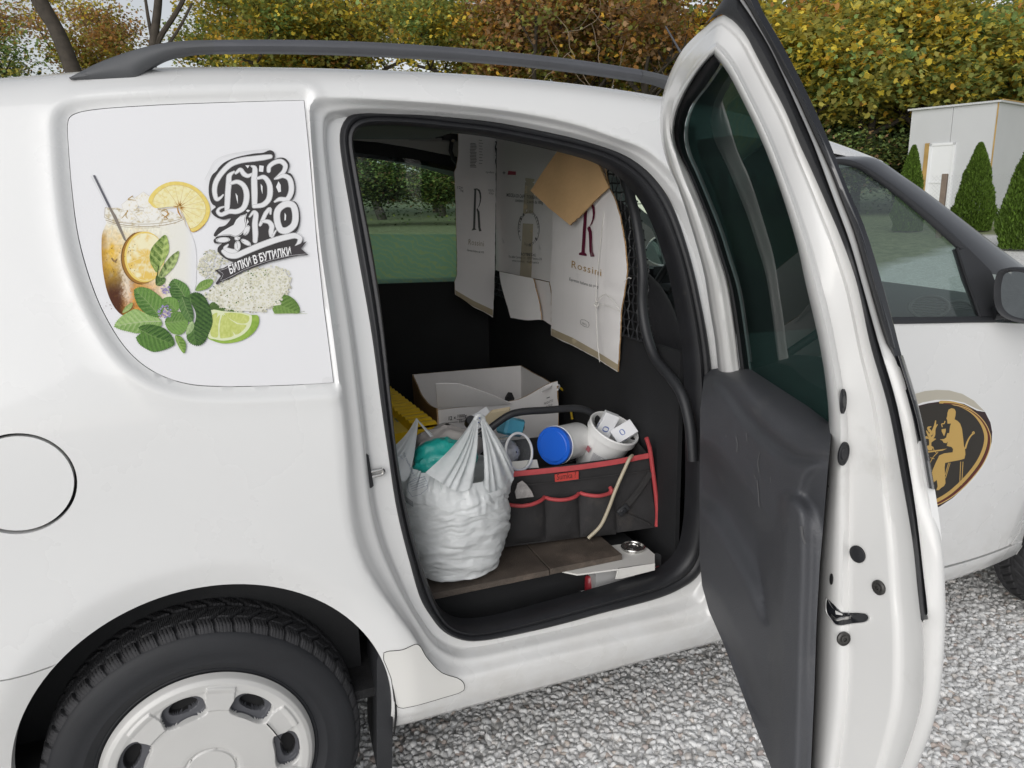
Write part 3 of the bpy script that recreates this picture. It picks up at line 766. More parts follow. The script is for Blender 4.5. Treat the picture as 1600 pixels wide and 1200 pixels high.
A_px = [(1115, 85), (1126, 98), (1139, 117), (1160, 157), (1181, 200), (1203, 252), (1225, 314), (1247, 389), (1258, 440), (1281, 540), (1291, 606), (1295, 655), (1293, 700), (1291, 740), (1284, 815), (1278, 881), (1273, 969), (1269, 1090), (1264, 1200), (1262, 1240)]
B_px = [(1131, 23), (1149, 35), (1165, 53), (1181, 83), (1203, 125), (1227, 171), (1251, 227), (1269, 266), (1291, 316), (1313, 367), (1339, 440), (1361, 540), (1388, 634), (1410, 749), (1427, 848), (1435, 925), (1441, 980), (1440, 1090), (1425, 1150), (1405, 1205), (1390, 1240)]
C_px = [(1152, -12), (1168, 10), (1181, 36), (1203, 75), (1225, 121), (1247, 170), (1269, 220), (1302, 308), (1328, 378), (1346, 440), (1374, 540), (1399, 623), (1416, 705), (1432, 804), (1443, 898), (1450, 972)]
Dd_px = [(1158, -14), (1170, 8), (1184, 35), (1213, 91), (1245, 149), (1267, 197), (1301, 270), (1317, 312), (1337, 363), (1359, 440), (1390, 540), (1405, 563), (1432, 652), (1451, 762)]
E_px = [(1168, -30), (1182, -5), (1192, 18), (1225, 75), (1258, 139), (1295, 220), (1324, 293), (1350, 352), (1377, 438), (1408, 552), (1438, 650), (1461, 766), (1472, 848), (1477, 925), (1477, 980), (1468, 1090), (1454, 1145), (1432, 1200), (1415, 1240)]
def yint(L, y): L = np.array(L); return np.interp(y, L[:, 1], L[:, 0])
EO = ([0, .03, .10, .20, .26, .32, .55, .74, .80, .92, 1.0], [.060, .086, .093, .0905, .085, .0745, .060, .0495, .0425, .037, .036])
def eoff(s): return float(np.interp(s, *EO))
# latch side: white face between glass / trim and the rubber strip
n = 90
def at_len(L, t):
    P = smooth(L, 8); s = np.r_[0, np.cumsum(np.linalg.norm(np.diff(P, axis=0), axis=1))]; return np.stack([np.interp(t * s[-1], s, P[:, 0]), np.interp(t * s[-1], s, P[:, 1])], 1)
tt = np.linspace(0, 1, n)
Ae, Be = at_len(A_px, tt), at_len(B_px, tt)
SL = [0, .03, .08, .14, .20, .23, .26, .29, .32, .35, .42, .55, .66, .71, .74, .77, .80, .84, .90, .96, 1.0]
G = np.array([[dp(*(a + (b - a) * s), eoff(s)) for s in SL] for a, b in zip(Ae, Be)])
# inner return from the glass edge back to the pane
G0 = np.array([[dp(*a, .030)] for a in Ae])
strip_latch = G
# hinge / top side of the white frame
L_px = [(1126, 600), (1122, 578), (1117, 532), (1108, 478), (1099, 424), (1075, 340), (1058, 290), (1047, 266), (1036, 232), (1031, 190), (1036, 147), (1048, 112), (1067, 77), (1093, 50), (1109, 36), (1120, 27), (1131, 23)]
GL_px = [(1162, 600), (1157, 577), (1150, 520), (1138, 445), (1124, 398), (1110, 354), (1082, 284), (1075, 268), (1059, 235), (1053, 208), (1056, 181), (1069, 149), (1091, 112), (1103, 97), (1109, 90), (1112, 87), (1115, 85)]
ml = 60
Le, Ge = at_len(L_px, np.linspace(0, 1, ml)), at_len(GL_px, np.linspace(0, 1, ml))
SF = [1 - s_ for s_ in SL[::-1]]; SF0 = [0, .04, .14, .35, .6, .8, .93, 1.0]; OF0 = [.066, .082, .092, .092, .086, .076, .070, .058]
def hoff(s_, i): w_ = float(sstep(.62, 1.0, i / (ml - 1))); return float(np.interp(s_, SF0, OF0)) * (1 - w_) + eoff(1 - s_) * w_
strip_hinge = np.array([[dp(*(a + (b - a) * s), hoff(s, i)) for s in SF] for i, (a, b) in enumerate(zip(Le, Ge))])
bk = np.array([[p - DN * .07, p] for p in strip_hinge[:40, 0]])
m = MB().grid(strip_latch).grid(strip_hinge).grid(bk)
MB().grid(np.array([[dp(a[0] - .3, a[1], eoff(0) - .0005), dp(a[0] - .3, a[1], .034)] for a in Ae[:52]])).build('window_reveal', M['rubber'], door, True)
dfr = m.build('door_frame', M['paint_door'] if 'paint_door' in M else M.setdefault('paint_door', mat('door_paint', (.66, .657, .645), .34, coat=.5, var=.02, vscale=4, dirt=((.50, .49, .465), .57, 5))), door, True, 55)
bm = bmesh.new(); bm.from_mesh(dfr.data); bmesh.ops.remove_doubles(bm, verts=bm.verts, dist=2e-4); bmesh.ops.recalc_face_normals(bm, faces=bm.faces); bm.to_mesh(dfr.data); bm.free(); dfr.data.set_sharp_from_angle(angle=rad(62))
# strip seals
def ribbon(name, P1, P2, o1, o2, material, bulge=.006, n=70, mid=(.15, .5, .85)):
    a, b = at_len(P1, np.linspace(0, 1, n)), at_len(P2, np.linspace(0, 1, n)); S_ = [0] + list(mid) + [1]
    off = lambda s: o1 + (o2 - o1) * s + bulge * math.sin(math.pi * s)
    g = np.array([[dp(*p, o1 - .012)] + [dp(*(p + (q - p) * s), off(s)) for s in S_] + [dp(*q, o2 - .012)] for p, q in zip(a, b)])
    return MB().grid(g).build(name, material, door, True, 50)
Bt = [(1093, 50), (1112, 30), (1131, 22), (1149, 35), (1165, 53), (1181, 83), (1203, 125), (1227, 171), (1251, 227), (1269, 266), (1291, 316), (1313, 367), (1339, 440), (1361, 540), (1388, 634), (1410, 749), (1427, 848), (1435, 925), (1440, 969)]
Ct = [(1099, 43), (1118, 16), (1145, -14), (1160, 6), (1180, 36), (1203, 75), (1225, 121), (1247, 170), (1269, 220), (1302, 308), (1328, 378), (1346, 440), (1374, 540), (1399, 623), (1416, 705), (1432, 804), (1443, 898), (1450, 968)]
ribbon('door_edge_seal', [(p[0] - 1, p[1]) for p in Bt], Ct, .040, .024, M['rubber'], .006)
mid_l = [(1145, -14), (1160, 6), (1180, 36), (1203, 75), (1225, 121), (1247, 170), (1269, 220), (1302, 308), (1328, 378), (1346, 440), (1374, 540), (1399, 623), (1416, 705), (1432, 804), (1443, 898), (1450, 968), (1447, 1090), (1432, 1150), (1412, 1205), (1397, 1240)]
Dm = [(1154, -14), (1168, 6), (1184, 35), (1213, 91), (1245, 149), (1267, 197), (1301, 270), (1317, 312), (1337, 363), (1359, 440), (1390, 540), (1404, 560), (1432, 652), (1452, 765)] + E_px[12:]
mm = 90
def by_y(L, y): Q = smooth(L, 8); k = np.argsort(Q[:, 1]); return np.stack([np.interp(y, Q[k, 1], Q[k, 0]), y], 1)
yy_ = np.linspace(-12, 1240, mm)
a, b = by_y(mid_l, yy_), by_y(Dm, yy_); b[:, 0] = np.maximum(b[:, 0], a[:, 0] + 3)
lo = yy_ > 968
a[lo] = by_y(B_px, yy_[lo])
g = np.array([[dp(*(p + (q - p) * s), o) for s, o in [(0, .030), (.05, .024), (.3, .020), (.6, .014), (.85, .008), (.96, .003), (1, .0)]] for p, q in zip(a, b)])
MB().grid(g).build('door_edge', M['paint_door'], door, True, 55)
ribbon('window_edge_trim', [(1154, -14), (1168, 6), (1184, 35), (1213, 91), (1245, 149), (1267, 197), (1301, 270), (1317, 312), (1337, 363), (1359, 440), (1389, 540)], [(1165, -30), (1180, -5), (1192, 18), (1225, 75), (1258, 139), (1295, 220), (1324, 293), (1350, 352), (1377, 438), (1396, 505), (1407, 549)], .012, -.004, M['black_gloss'], .004)
ribbon('window_edge_trim', [(1403, 556), (1418, 604), (1432, 652), (1443, 710), (1452, 763)], [(1411, 555), (1426, 602), (1439, 650), (1451, 710), (1461, 765)], .014, .001, M['black_gloss'], .004)
# outer skin and top band
e_uv = [dhit(a, b, 0.0) for a, b in smooth(E_px, 3)]
sk = [tuple(q) for q in e_uv] + [(.63, .46), (.55, .40), (.42, .37), (.02, .37), (0, .5), (0, 1.30), (.05, 1.42), (.16, 1.50), (.28, 1.57)]
# below the belt painted, above it a dark band round the pane
gpx = [tuple(q) for q in at_len([(1172, 600), (1166, 575), (1158, 520), (1147, 452), (1133, 405), (1119, 361), (1091, 291), (1082, 270), (1069, 240), (1064, 215), (1066, 192), (1075, 165), (1096, 137), (1107, 121), (1113, 112), (1117, 106), (1120, 98)], np.linspace(0, 1, 24))] + [(1135, 100), (1168, 140), (1200, 200), (1235, 270), (1265, 350), (1290, 440), (1318, 560), (1325, 650), (1320, 690), (1240, 655)]
gw = np.array([dhit(a_, b_, .005) for a_, b_ in gpx])
P, T = cdt(np.array(sk), [gw], .03)
V = np.array([dpt(u, v, 0) for u, v in P]); V2 = np.array([dpt(u, v, .010) for u, v in P]); nV = len(V)
lo_ = loops_of(T)
Fk = [tuple(t) for t in T] + [tuple(t[::-1] + nV) for t in T] + [(b, a, a + nV, b + nV) for a, b in lo_]
mi = [1 if P[t].mean(0)[1] > 1.02 else 0 for t in T] * 2 + [1 if P[a][1] > 1.02 else 0 for a, b in lo_]
o = mesh_obj('door_skin', np.vstack([V, V2]), Fk, [M['paint'], M['black_gloss']], door, True, None, 40)
o.data.polygons.foreach_set('material_index', np.array(mi, np.int32))
# window glass and its rubber
G1_px = [(1176, 606), (1171, 578), (1163, 520), (1152, 452), (1138, 405), (1124, 361), (1096, 291), (1087, 270), (1074, 240), (1069, 215), (1071, 192), (1080, 165), (1101, 137), (1112, 121), (1118, 112), (1122, 106), (1125, 100)]
g1 = at_len(G1_px, np.linspace(0, 1, ml))
g = np.array([[dp(*(p + (q - p) * s), o) for s, o in [(0, .060), (.12, .066), (.4, .064), (.7, .056), (.92, .042), (1, .034)]] for p, q in zip(Ge, g1)])
MB().grid(g).build('window_rubber', M['rubber'], door, True, 60)
gp = [tuple(q) for q in at_len(G1_px, np.linspace(0, 1, 24))] + [(1145, 117), (1168, 157), (1190, 200), (1215, 252), (1240, 314), (1262, 389), (1275, 440), (1298, 540), (1312, 640), (1312, 680), (1240, 650)]
q = np.array([dhit(a, b, .030) for a, b in gp]); P, T = cdt(q, [], .03)
MB().add([dpt(u, v, .030) for u, v in P], T).add([dpt(u, v, .026) for u, v in P], [t[::-1] for t in T]).build('window_glass', M['glass_tint'], door, True)

# inner trim panel: a height field over the door plane
OFT = .128
gl_px = [(1100, 588), (1112, 577), (1130, 574), (1173, 577), (1216, 605), (1264, 636), (1300, 664)]
rid_px = [(1100, 600), (1117, 592), (1137, 608), (1165, 645), (1193, 676), (1227, 705), (1250, 715), (1275, 717), (1296, 717)]
tr_px = gl_px + [(1297, 700), (1293, 740), (1287, 815), (1281, 881), (1276, 969), (1272, 1090), (1267, 1200), (1264, 1330), (1250, 1345), (1205, 1200), (1170, 1110), (1130, 1005), (1108, 955), (1097, 915), (1093, 870), (1093, 760), (1094, 640)]
# triangulated in the picture's plane, each vertex then placed at its own depth on the door
tp_ = np.array(tr_px, float)
P, T = cdt(tp_, [], 5.0, bstep=5)
gl, rd = np.array(gl_px, float), np.array(rid_px, float)
shelf = np.vstack([gl, rd[::-1]])
off = np.full(len(P), OFT)
_rs = smooth(rd, 6); a = segdist(P, smooth(gl, 4)); b = segdist(P, _rs); ins = P[:, 1] < np.interp(P[:, 0], _rs[:, 0], _rs[:, 1])
s = a / (a + b + 1e-9)
off = np.where(ins, .056 + (OFT - .056) * np.sin(np.clip(s, 0, 1) * math.pi / 2) ** .9, off)
off = off + np.where(~ins, -.012 * np.exp(-(b / 10) ** 2), -.012 * np.exp(-(b / 10) ** 2))
def dent(poly, depth, soft):
    q = smooth(np.array(poly, float), 4, True); d = segdist(P, q, True); d = np.where(inside(P, q), d, -d); return depth * sstep(-soft * .3, soft, d)
off -= dent([(1075, 690), (1108, 697), (1150, 750), (1185, 797), (1208, 828), (1206, 900), (1198, 972), (1173, 914), (1146, 865), (1107, 804), (1075, 780)], .028, 30)
off -= dent([(1070, 890), (1113, 925), (1151, 997), (1183, 1062), (1195, 1130), (1160, 1100), (1120, 1010), (1070, 960)], .018, 28)
off += dent([(1222, 770), (1245, 772), (1262, 792), (1268, 830), (1264, 1000), (1258, 1200), (1250, 1340), (1205, 1340), (1205, 1150), (1208, 980), (1212, 870), (1216, 790)], .018, 18)
off -= .9 * dent([(1320, 720), (1276, 725), (1259, 739), (1249, 776), (1266, 800), (1275, 840), (1272, 1000), (1268, 1340), (1320, 1340)], .012, 14)
V = np.array([dp(px, py, o) for (px, py), o in zip(P, off)])
e = loops_of(T); NV = list(V); F = [tuple(t) for t in T]; ids = {}
for i, j in e:
    for k in (i, j):
        if k not in ids: ids[k] = len(NV); NV += [V[k], dp(*P[k], max(.03, off[k] - .06))]
    F.append((ids[j], ids[i], ids[i] + 1, ids[j] + 1))
mesh_obj('door_trim_panel', NV, F, M['door_trim'], door, True, None, 60)
# pale scuffs on the lining
_P, _O = P.copy(), off.copy()
def scuffs(name, lines, material):
    mb_ = MB()
    for L_, w_ in lines:
        q = smooth(np.array(L_, float), 4); g_ = []
        for a_, b_ in q:
            k = np.argsort(np.abs(_P - (a_, b_)).sum(1))[:4]; o_ = float(np.max(_O[k])) + .0012; g_.append([dp(a_ - w_ / 2, b_, o_), dp(a_ + w_ / 2, b_, o_)])
        mb_.grid(np.array(g_))
    o_ = mb_.build(name, material, door, True); o_['kind'] = 'stuff'
scuffs('lining_scuffs', [([(1150, 682), (1152, 694), (1151, 706)], 1.6), ([(1166, 676), (1167, 690)], 1.2), ([(1134, 680), (1135, 683)], 1.4), ([(1187, 706), (1184, 722), (1186, 738)], 1.1), ([(1183, 750), (1185, 772), (1186, 792)], 1.4), ([(1178, 742), (1181, 748)], 1.0), ([(1204, 745), (1204, 754)], .8), ([(1252, 822), (1254, 838), (1258, 850)], 3.2), ([(1236, 660), (1246, 659)], .8)], mat('scuff_grey', (.14, .14, .145), .6))
# plugs, screws, latch
def on_edge(px, py, lift=.001):
    xa, xb = float(by_y(A_px, np.array([py]))[0, 0]), float(by_y(B_px, np.array([py]))[0, 0]); return dp(px, py, eoff((px - xa) / (xb - xa)) + lift)
def edge_n(px, py):
    a_, b_, c_ = on_edge(px, py), on_edge(px + 6, py), on_edge(px, py + 6); n_ = np.cross(b_ - a_, c_ - a_); n_ /= np.linalg.norm(n_); return n_ if n_ @ (CAM - a_) > 0 else -n_
def plug(name, px, py, r, prof, material, ratio=1.0, up=None):
    n_ = edge_n(px, py); c_ = on_edge(px, py)
    m_ = MB().lathe([(r * a, r * b) for a, b in prof], (0, 0, 0), n_, 24, up=(0, 0, 1)); V_ = np.array(m_.v)
    z_ = np.array((0, 0, 1.)) - n_ * n_[2]; z_ /= np.linalg.norm(z_); V_ += np.outer(V_ @ z_, z_) * (ratio - 1); m_.v = [tuple(p) for p in V_ + c_]
    return m_.build(name, material, door, True, 40)
PL = [(1.0, -.1), (1.0, .12), (.86, .22), (.80, .10), (.55, .08), (.5, .2), (.0, .22)]
plug('rubber_plug', 1317, 627, .0105, PL, M['rubber'], 1.65); plug('rubber_plug', 1318, 709, .0105, PL, M['rubber'], 1.65)
plug('flat_plug', 1339.5, 866, .0125, [(1.0, -.1), (1.0, .06), (.9, .1), (0, .1)], M['rubber'], 1.0)
SCp = [(1.0, -.1), (1.0, .15), (.8, .3), (.78, .2), (.55, .2), (.52, .35), (.3, .38), (.28, .1), (0, .05)]
M['screw'] = mat('dark_screw', (.06, .058, .055), .45, metal=.5, var=.2, vscale=40)
plug('latch_screw', 1373, 918, .0105, SCp, M['screw']); plug('latch_screw', 1318, 998, .0105, SCp, M['screw'])
plug('small_hole', 1299, 905, .004, [(1, -.1), (1, .12), (0, .1)], M['dark_void'], 2.2)
plug('small_hole', 1294, 760, .002, [(1, -.1), (1, .12), (0, .1)], M['dark_void'], 1.0)
lp = [(1293, 935.5), (1302, 951), (1313, 957), (1351, 959), (1356.6, 964), (1354, 970), (1332, 973.5), (1306.6, 976), (1299, 967), (1292, 956)]
q = np.array(lp, float); c = q.mean(0)
g = np.array([[on_edge(*(c + (p - c) * k), l) for k, l in [(1.10, -.0002), (1.06, .0016), (1.0, .0004), (.94, -.004), (.5, -.006), (.02, -.006)]] for p in resample(smooth(q, 3, True), 48, True)]); g = np.concatenate([g, g[:1]])
mlt = MB().grid(g[:, :3]); mlt.build('latch_rim', M['paint_door'], door, True, 60)
g2 = np.array([[on_edge(*(c + (p - c) * k), .0009) for k in (1.0, .6, .02)] for p in resample(smooth(q, 3, True), 48, True)]); g2 = np.concatenate([g2, g2[:1]])
MB().grid(g2).build('latch_slot', M['black_gloss'], door, True, 60)
MB().tube(smooth([on_edge(1300, 962, .003), on_edge(1307, 968, .005), on_edge(1318, 966, .004), on_edge(1328, 965, .003)], 5), .0022, 8).build('latch_claw', M['steel'], door)
u, v = dhit(1244, 1043, OFT); MB().lathe([(.004, -.002), (.011, .002), (.006, .004), (0, .002)], dpt(u, v, OFT + .004), DN, 16).build('trim_clip', mat('brass_clip', (.42, .33, .16), .35, metal=.8), door)
MB().prism([on_edge(*p, .0008) for p in [(1450, 945), (1452, 945), (1452, 948), (1450, 948)]], (0, 0, .0005))
# striker pin on the rebate
sp = hit(577, 741, .047)
m = MB().prism([hit(a, b, .0405) for a, b in [(569, 709), (573, 712), (581, 760), (578, 763), (572, 735)]], (.004, .002, 0)); m.build('striker_plate', M['black_plastic'], van, True)
m = MB(); a = hit(579, 737, .046); b = hit(597, 733, .046); m.tube([a, b], .0036, 10); a2 = hit(580, 745, .048); b2 = hit(597, 741, .048); m.tube([a2, b2], .0036, 10); m.tube(smooth([b, (b + b2) / 2 + np.array([.003, 0, 0]), b2], 4), .0036, 10)
m.build('striker_pin', M['steel'], van, True)
# ================================================================== front door, pillar, mirror, windscreen, nose
FD = .0
def fy(px, py, off=0.0): return hit(px, py, off)
fdoor = bpy.data.objects.new('front_side_door', None); COL.objects.link(fdoor); fdoor.parent = van; fdoor.location = Vector((1.7, .05, .7)) - van.location
fdoor['label'] = 'closed front side door with its window and oval coffee sticker'
def surf_xz(name, outline, holes, off, material, parent, step=.03, ret=.02, smooth_=True, zfun=None):
    P, T = cdt(np.array(outline, float), [np.array(h, float) for h in holes], step)
    f = zfun or (lambda x, z: S(x, z) + off)
    V = np.array([(x, f(x, z), z) for x, z in P]); NV, F = flange(V, T, ret)
    return mesh_obj(name, NV, F, material, parent, smooth_, None, 50)
def Sf(x, z):      # side surface ahead of the B pillar: no roof drop
    return float(np.interp(z, _pp[:_iz + 40, 1], _pp[:_iz + 40, 0]) + plan(x))
def fhit(px, py, off=0.0):
    y = .05
    for _ in range(25):
        P = on_y(px, py, y); y = Sf(P[0], min(P[2], 1.56)) + off
    return P
def fxz(L, off=0.0): return np.array([fhit(a, b, off)[[0, 2]] for a, b in L])
sf = lambda off: (lambda x, z: Sf(x, z) + off)
seam = fxz([(1600, 832), (1589, 842)])
belt = fxz([(1395, 506), (1480, 504), (1556, 504), (1600, 506)])
# door skin below the belt; the rear corner of the door turns down into the sill at the seam
zs = .338
sk_ = [(1.20, zs), (2.19, zs - .008), (2.222, .36), (2.262, .47), (2.29, .62), (2.30, .80), (2.285, .985)] + [tuple(p) for p in belt[::-1]] + [(1.20, 1.045)]
surf_xz('door_skin', sk_, [], 0, M['paint'], fdoor, .03, .02, zfun=sf(0))
# fender ahead of the seam, with wheel arch
ar = np.linspace(rad(176), rad(4), 30)
fe = [(2.205, zs - .010), (2.237, .36), (2.268, .46), (2.296, .62), (2.306, .80), (2.292, .985), (2.6, .93), (3.0, .86), (3.25, .74), (3.32, .6), (3.30, .30)] + [(2.628 + ARCH_R * math.cos(t), .33 + ARCH_R * math.sin(t)) for t in ar[::-1]] + [(2.290, .262), (2.288, .318), (2.21, .326)]
surf_xz('front_fender', fe, [], 0, M['paint'], van, .05, .02, zfun=sf(0))
# window frame: dark band around the pane
win_px = [(1300, 262), (1322, 259), (1340, 264), (1375, 287), (1420, 322), (1460, 357), (1497, 390), (1499, 402), (1511, 445), (1530, 494), (1395, 495), (1370, 420), (1335, 330)]
belt_strip = [(1395, 496), (1530, 494.5), (1556, 492), (1558, 504), (1480, 504.5), (1397, 506)]
pil_o = [(1270, 240), (1320, 243), (1352, 252), (1400, 285), (1450, 324), (1500, 366), (1540, 403), (1553, 420)]
frame_px = [(1290, 240), (1312, 243), (1336, 246), (1352, 253), (1400, 290), (1450, 329), (1500, 370), (1545, 415), (1560, 440), (1560, 492), (1530, 494), (1395, 495.5)] + [(1380, 460), (1330, 350)]
# pane
MB().add([(x, Sf(x, z) + .012, z) for x, z in (lambda r: r)(cdt(fxz([(1270, 250), (1322, 254), (1340, 259), (1378, 282), (1423, 318), (1463, 353), (1503, 390), (1515, 445), (1535, 498), (1395, 500), (1340, 400)], .012), [], .05))[0]], cdt(fxz([(1270, 250), (1322, 254), (1340, 259), (1378, 282), (1423, 318), (1463, 353), (1503, 390), (1515, 445), (1535, 498), (1395, 500), (1340, 400)], .012), [], .05)[1]).build('window_pane', M['glass_front'], fdoor)
# frame strips, built as lofts between measured lines
def strip(name, A, B, o1, o2, material, parent, n=50, bul=.0, ret=.03):
    a, b = at_len(A, np.linspace(0, 1, n)), at_len(B, np.linspace(0, 1, n))
    g = []
    for p, q in zip(a, b):
        row = [fhit(*p, o1 + ret)] + [fhit(*(p + (q - p) * s), o1 + (o2 - o1) * s - bul * math.sin(math.pi * s)) for s in (0, .15, .4, .7, .9, 1)] + [fhit(*q, o2 + ret)]
        g.append(row)
    return MB().grid(np.array(g)).build(name, material, parent, True, 45)
in_l = [(1275, 256), (1300, 256), (1322, 259), (1340, 264), (1375, 287), (1420, 322), (1460, 357), (1497, 391)]
mid_ = [(1275, 249), (1300, 248), (1328, 250), (1349, 258), (1385, 281), (1430, 315), (1470, 348), (1510, 385), (1548, 424)]
out_ = [(1275, 243), (1300, 243.5), (1330, 244), (1368, 247.5), (1408, 273), (1450, 302), (1500, 340), (1560, 386), (1600, 416), (1640, 446)]
mid2 = [(1275, 252), (1300, 251), (1327, 253), (1347, 261), (1383, 284), (1428, 318), (1468, 351), (1508, 388), (1550, 428)]
strip('window_frame', mid_, in_l, -.001, .008, M['black_plastic'], fdoor, bul=.004)
strip('front_pillar', out_, mid2, .045, .004, M['pillar'] if 'pillar' in M else M.setdefault('pillar', mat('pillar_film', (.028, .029, .034), .30, coat=.3, var=.06, vscale=8)), van, bul=.010)
strip('belt_moulding', [(1380, 495.5), (1450, 495), (1530, 494), (1557, 492)], [(1380, 506.5), (1450, 505.5), (1530, 504), (1557, 504)], .002, -.004, M['black_plastic'], fdoor, bul=.003)
tri = [(1497, 391), (1510, 386), (1548, 424), (1556, 445), (1556, 493), (1533, 494), (1512, 440)]
P, T = cdt(fxz(tri), [], .02); NV, F = flange(np.array([(x, Sf(x, z) - .002, z) for x, z in P]), T, .02); mesh_obj('mirror_base', NV, F, M['black_plastic'], fdoor, True, None, 40)
MB().tube(np.array([fhit(a, b, .002) for a, b in [(1495, 388), (1512, 440), (1531, 495)]]), .004, 8).build('window_divider', M['rubber'], fdoor)
# door mirror: dark shell with the glass turned to the rear
def mirror():
    c = on_y(1612, 462, -.055); R_ = np.array([.092, .085, .072])
    mo = bpy.data.objects.new('door_mirror', None); COL.objects.link(mo); mo.parent = van; mo.location = Vector(c) - van.location
    rim = np.array([on_y(a, b, -.05 + k) for a, b, k in [(1556, 432, .035), (1561, 423, .03), (1575, 419, .02), (1610, 424, -.01), (1650, 432, -.05), (1668, 450, -.07), (1668, 490, -.07), (1650, 508, -.05), (1605, 506, -.01), (1572, 498, .02), (1558, 485, .035), (1553, 460, .037)]])
    rim = smooth(rim, 4, True); ce = rim.mean(0); bk = np.array([.085, .0, .0]); g = []
    for p in rim:
        d_ = p - ce; g.append([ce + d_ * .86 + np.array([.012, 0, 0]), ce + d_ * .90 + np.array([-.002, 0, 0]), ce + d_ * .97 + np.array([-.004, 0, 0]), p, ce + d_ * 1.03 + np.array([.02, 0, 0]), ce + d_ * 1.0 + np.array([.05, 0, 0]), ce + d_ * .82 + np.array([.085, 0, 0]), ce + d_ * .45 + np.array([.105, 0, 0]), ce + np.array([.108, 0, 0])])
    g = np.array(g); g = np.concatenate([g, g[:1]])
    MB().grid(g).build('mirror_housing', M['black_plastic'], mo, True, 60)
    gl_ = [ce + (p - ce) * .88 + np.array([.010, 0, 0]) for p in rim]
    MB().add(gl_ + [ce + np.array([.012, 0, 0])], [(i, (i + 1) % len(gl_), len(gl_)) for i in range(len(gl_))]).build('mirror_glass', mat('mirror_glass', (.20, .22, .23), .04, metal=1.0), mo)
    MB().tube(smooth([fhit(1550, 490, .0), ce + np.array([.06, .05, -.045]), ce + np.array([.06, .0, -.02])], 5), .018, 10).build('mirror_arm', M['black_plastic'], mo)
mirror()
# windscreen and cowl
wt = [np.array([1.73, .30, 1.425]), np.array([1.78, .84, 1.43]), np.array([1.73, 1.38, 1.42])]; wb = [np.array([2.42, .14, .99]), np.array([2.48, .84, .985]), np.array([2.42, 1.54, .985])]
g = []
for k in np.linspace(0, 1, 13):
    a_ = (1 - k) ** 2 * wt[0] + 2 * k * (1 - k) * (2 * wt[1] - (wt[0] + wt[2]) / 2) + k * k * wt[2]; b_ = (1 - k) ** 2 * wb[0] + 2 * k * (1 - k) * (2 * wb[1] - (wb[0] + wb[2]) / 2) + k * k * wb[2]
    g.append([a_ + (b_ - a_) * s + np.array([.02, 0, .015]) * math.sin(math.pi * s) for s in np.linspace(0, 1, 9)])
MB().grid(np.array(g)).build('windscreen', M['glass_screen'], van)
# far pillar
MB().tube(smooth([(1.70, 1.42, 1.40), (2.06, 1.52, 1.20), (2.42, 1.57, .97)], 6), .03, 8).build('front_pillar', M['pillar'], van)
# bonnet, far fender, grille
hx = np.linspace(2.43, 3.32, 12); g = []
for x in hx:
    t = (x - 2.45) / .87; zc = .975 - .10 * t - .16 * t ** 3; g.append([(x - .10 * abs((y - .84) / .78) ** 2.5 * t, y, zc - .06 * abs((y - .84) / .78) ** 3) for y in np.linspace(.06, 1.62, 15)])
MB().grid(np.array(g)).build('bonnet', M['paint'], van, True)
MB().box((3.29, .84, .50), (.08, 1.5, .46), None, .03).build('front_bumper', M['bumper'], van)
MB().grid(np.array([[(x, 1.63, z) for z in (.62, .75, .90)] for x in (2.25, 2.8, 3.28)])).build('far_fender', M['paint'], van)
# dashboard
xs = [(2.52, .985), (2.40, 1.005), (2.22, .995), (2.08, .955), (2.02, .90), (2.04, .80), (2.10, .65), (2.2, .5)]
M['dash'] = mat('dashboard', (.030, .033, .034), .6, bump=.2, bscale=300, var=.1)
g = np.array([[(x, y, z + .012 * math.cos((y - .84) * 2.2)) for x, z in xs] for y in np.linspace(.14, 1.54, 16)])
MB().grid(g).build('dashboard', M['dash'], van, True, 50)
# vents on the near end: rings of thin blades
M['vent'] = mat('vent_plastic', (.10, .105, .105), .4)
for (px, py, k) in [(1452, 480, 1.0), (1497, 484, .8)]:
    c = on_y(px, py, .30); n_ = np.array([-.75, -.35, .55]); n_ /= np.linalg.norm(n_); ux = np.cross((0, 0, 1), n_); ux /= np.linalg.norm(ux); uz = np.cross(n_, ux)
    ringp = [c + ux * .052 * k * math.cos(t) + uz * .036 * k * math.sin(t) for t in np.linspace(0, 2 * math.pi, 25)[:-1]]
    vent = MB().tube(ringp, .005, 6, True).build('dash_vent', M['vent'], van)
    mb = MB()
    for j in range(-3, 4):
        h_ = j * .0085 * k; l_ = .050 * k * math.sqrt(max(.05, 1 - (h_ / (.036 * k)) ** 2)); mb.tube([c + uz * h_ - ux * l_, c + uz * h_ + ux * l_], .0022, 4)
    o = mb.build('vent_blades', M['vent'], vent); o['kind'] = 'stuff'
# steering wheel on the far side
sw = bpy.data.objects.new('steering_wheel', None); COL.objects.link(sw); sw.parent = van
wc = on_y(1062, 459, 1.16); sw.location = Vector(wc) - van.location
ax = np.array([-.90, 0, .42]); ax /= np.linalg.norm(ax); ux = np.array([0, 1., 0]); uz = np.cross(ax, ux); uz = uz if uz[2] > 0 else -uz
MB().tube([wc + ux * .185 * math.cos(t) + uz * .185 * math.sin(t) for t in np.linspace(0, 2 * math.pi, 49)[:-1]], .0155, 10, True).build('wheel_rim', M['black_plastic'], sw)
MB().lathe([(0, .012), (.045, .012), (.072, .0), (.08, -.03), (.05, -.06)], wc, ax, 28).build('wheel_hub', M['dash'], sw, True, 50)
for t in (rad(5), rad(175), rad(265)): MB().tube([wc + (ux * math.cos(t) + uz * math.sin(t)) * r_ for r_ in (.05, .12, .178)], [.022, .016, .013], 8).build('wheel_spoke', M['dash'], sw)
MB().lathe([(0, .016), (.020, .0155), (.024, .014), (.0255, .011)], wc, ax, 24).build('hub_emblem', mat('emblem_silver', (.75, .76, .75), .25, metal=1), sw)
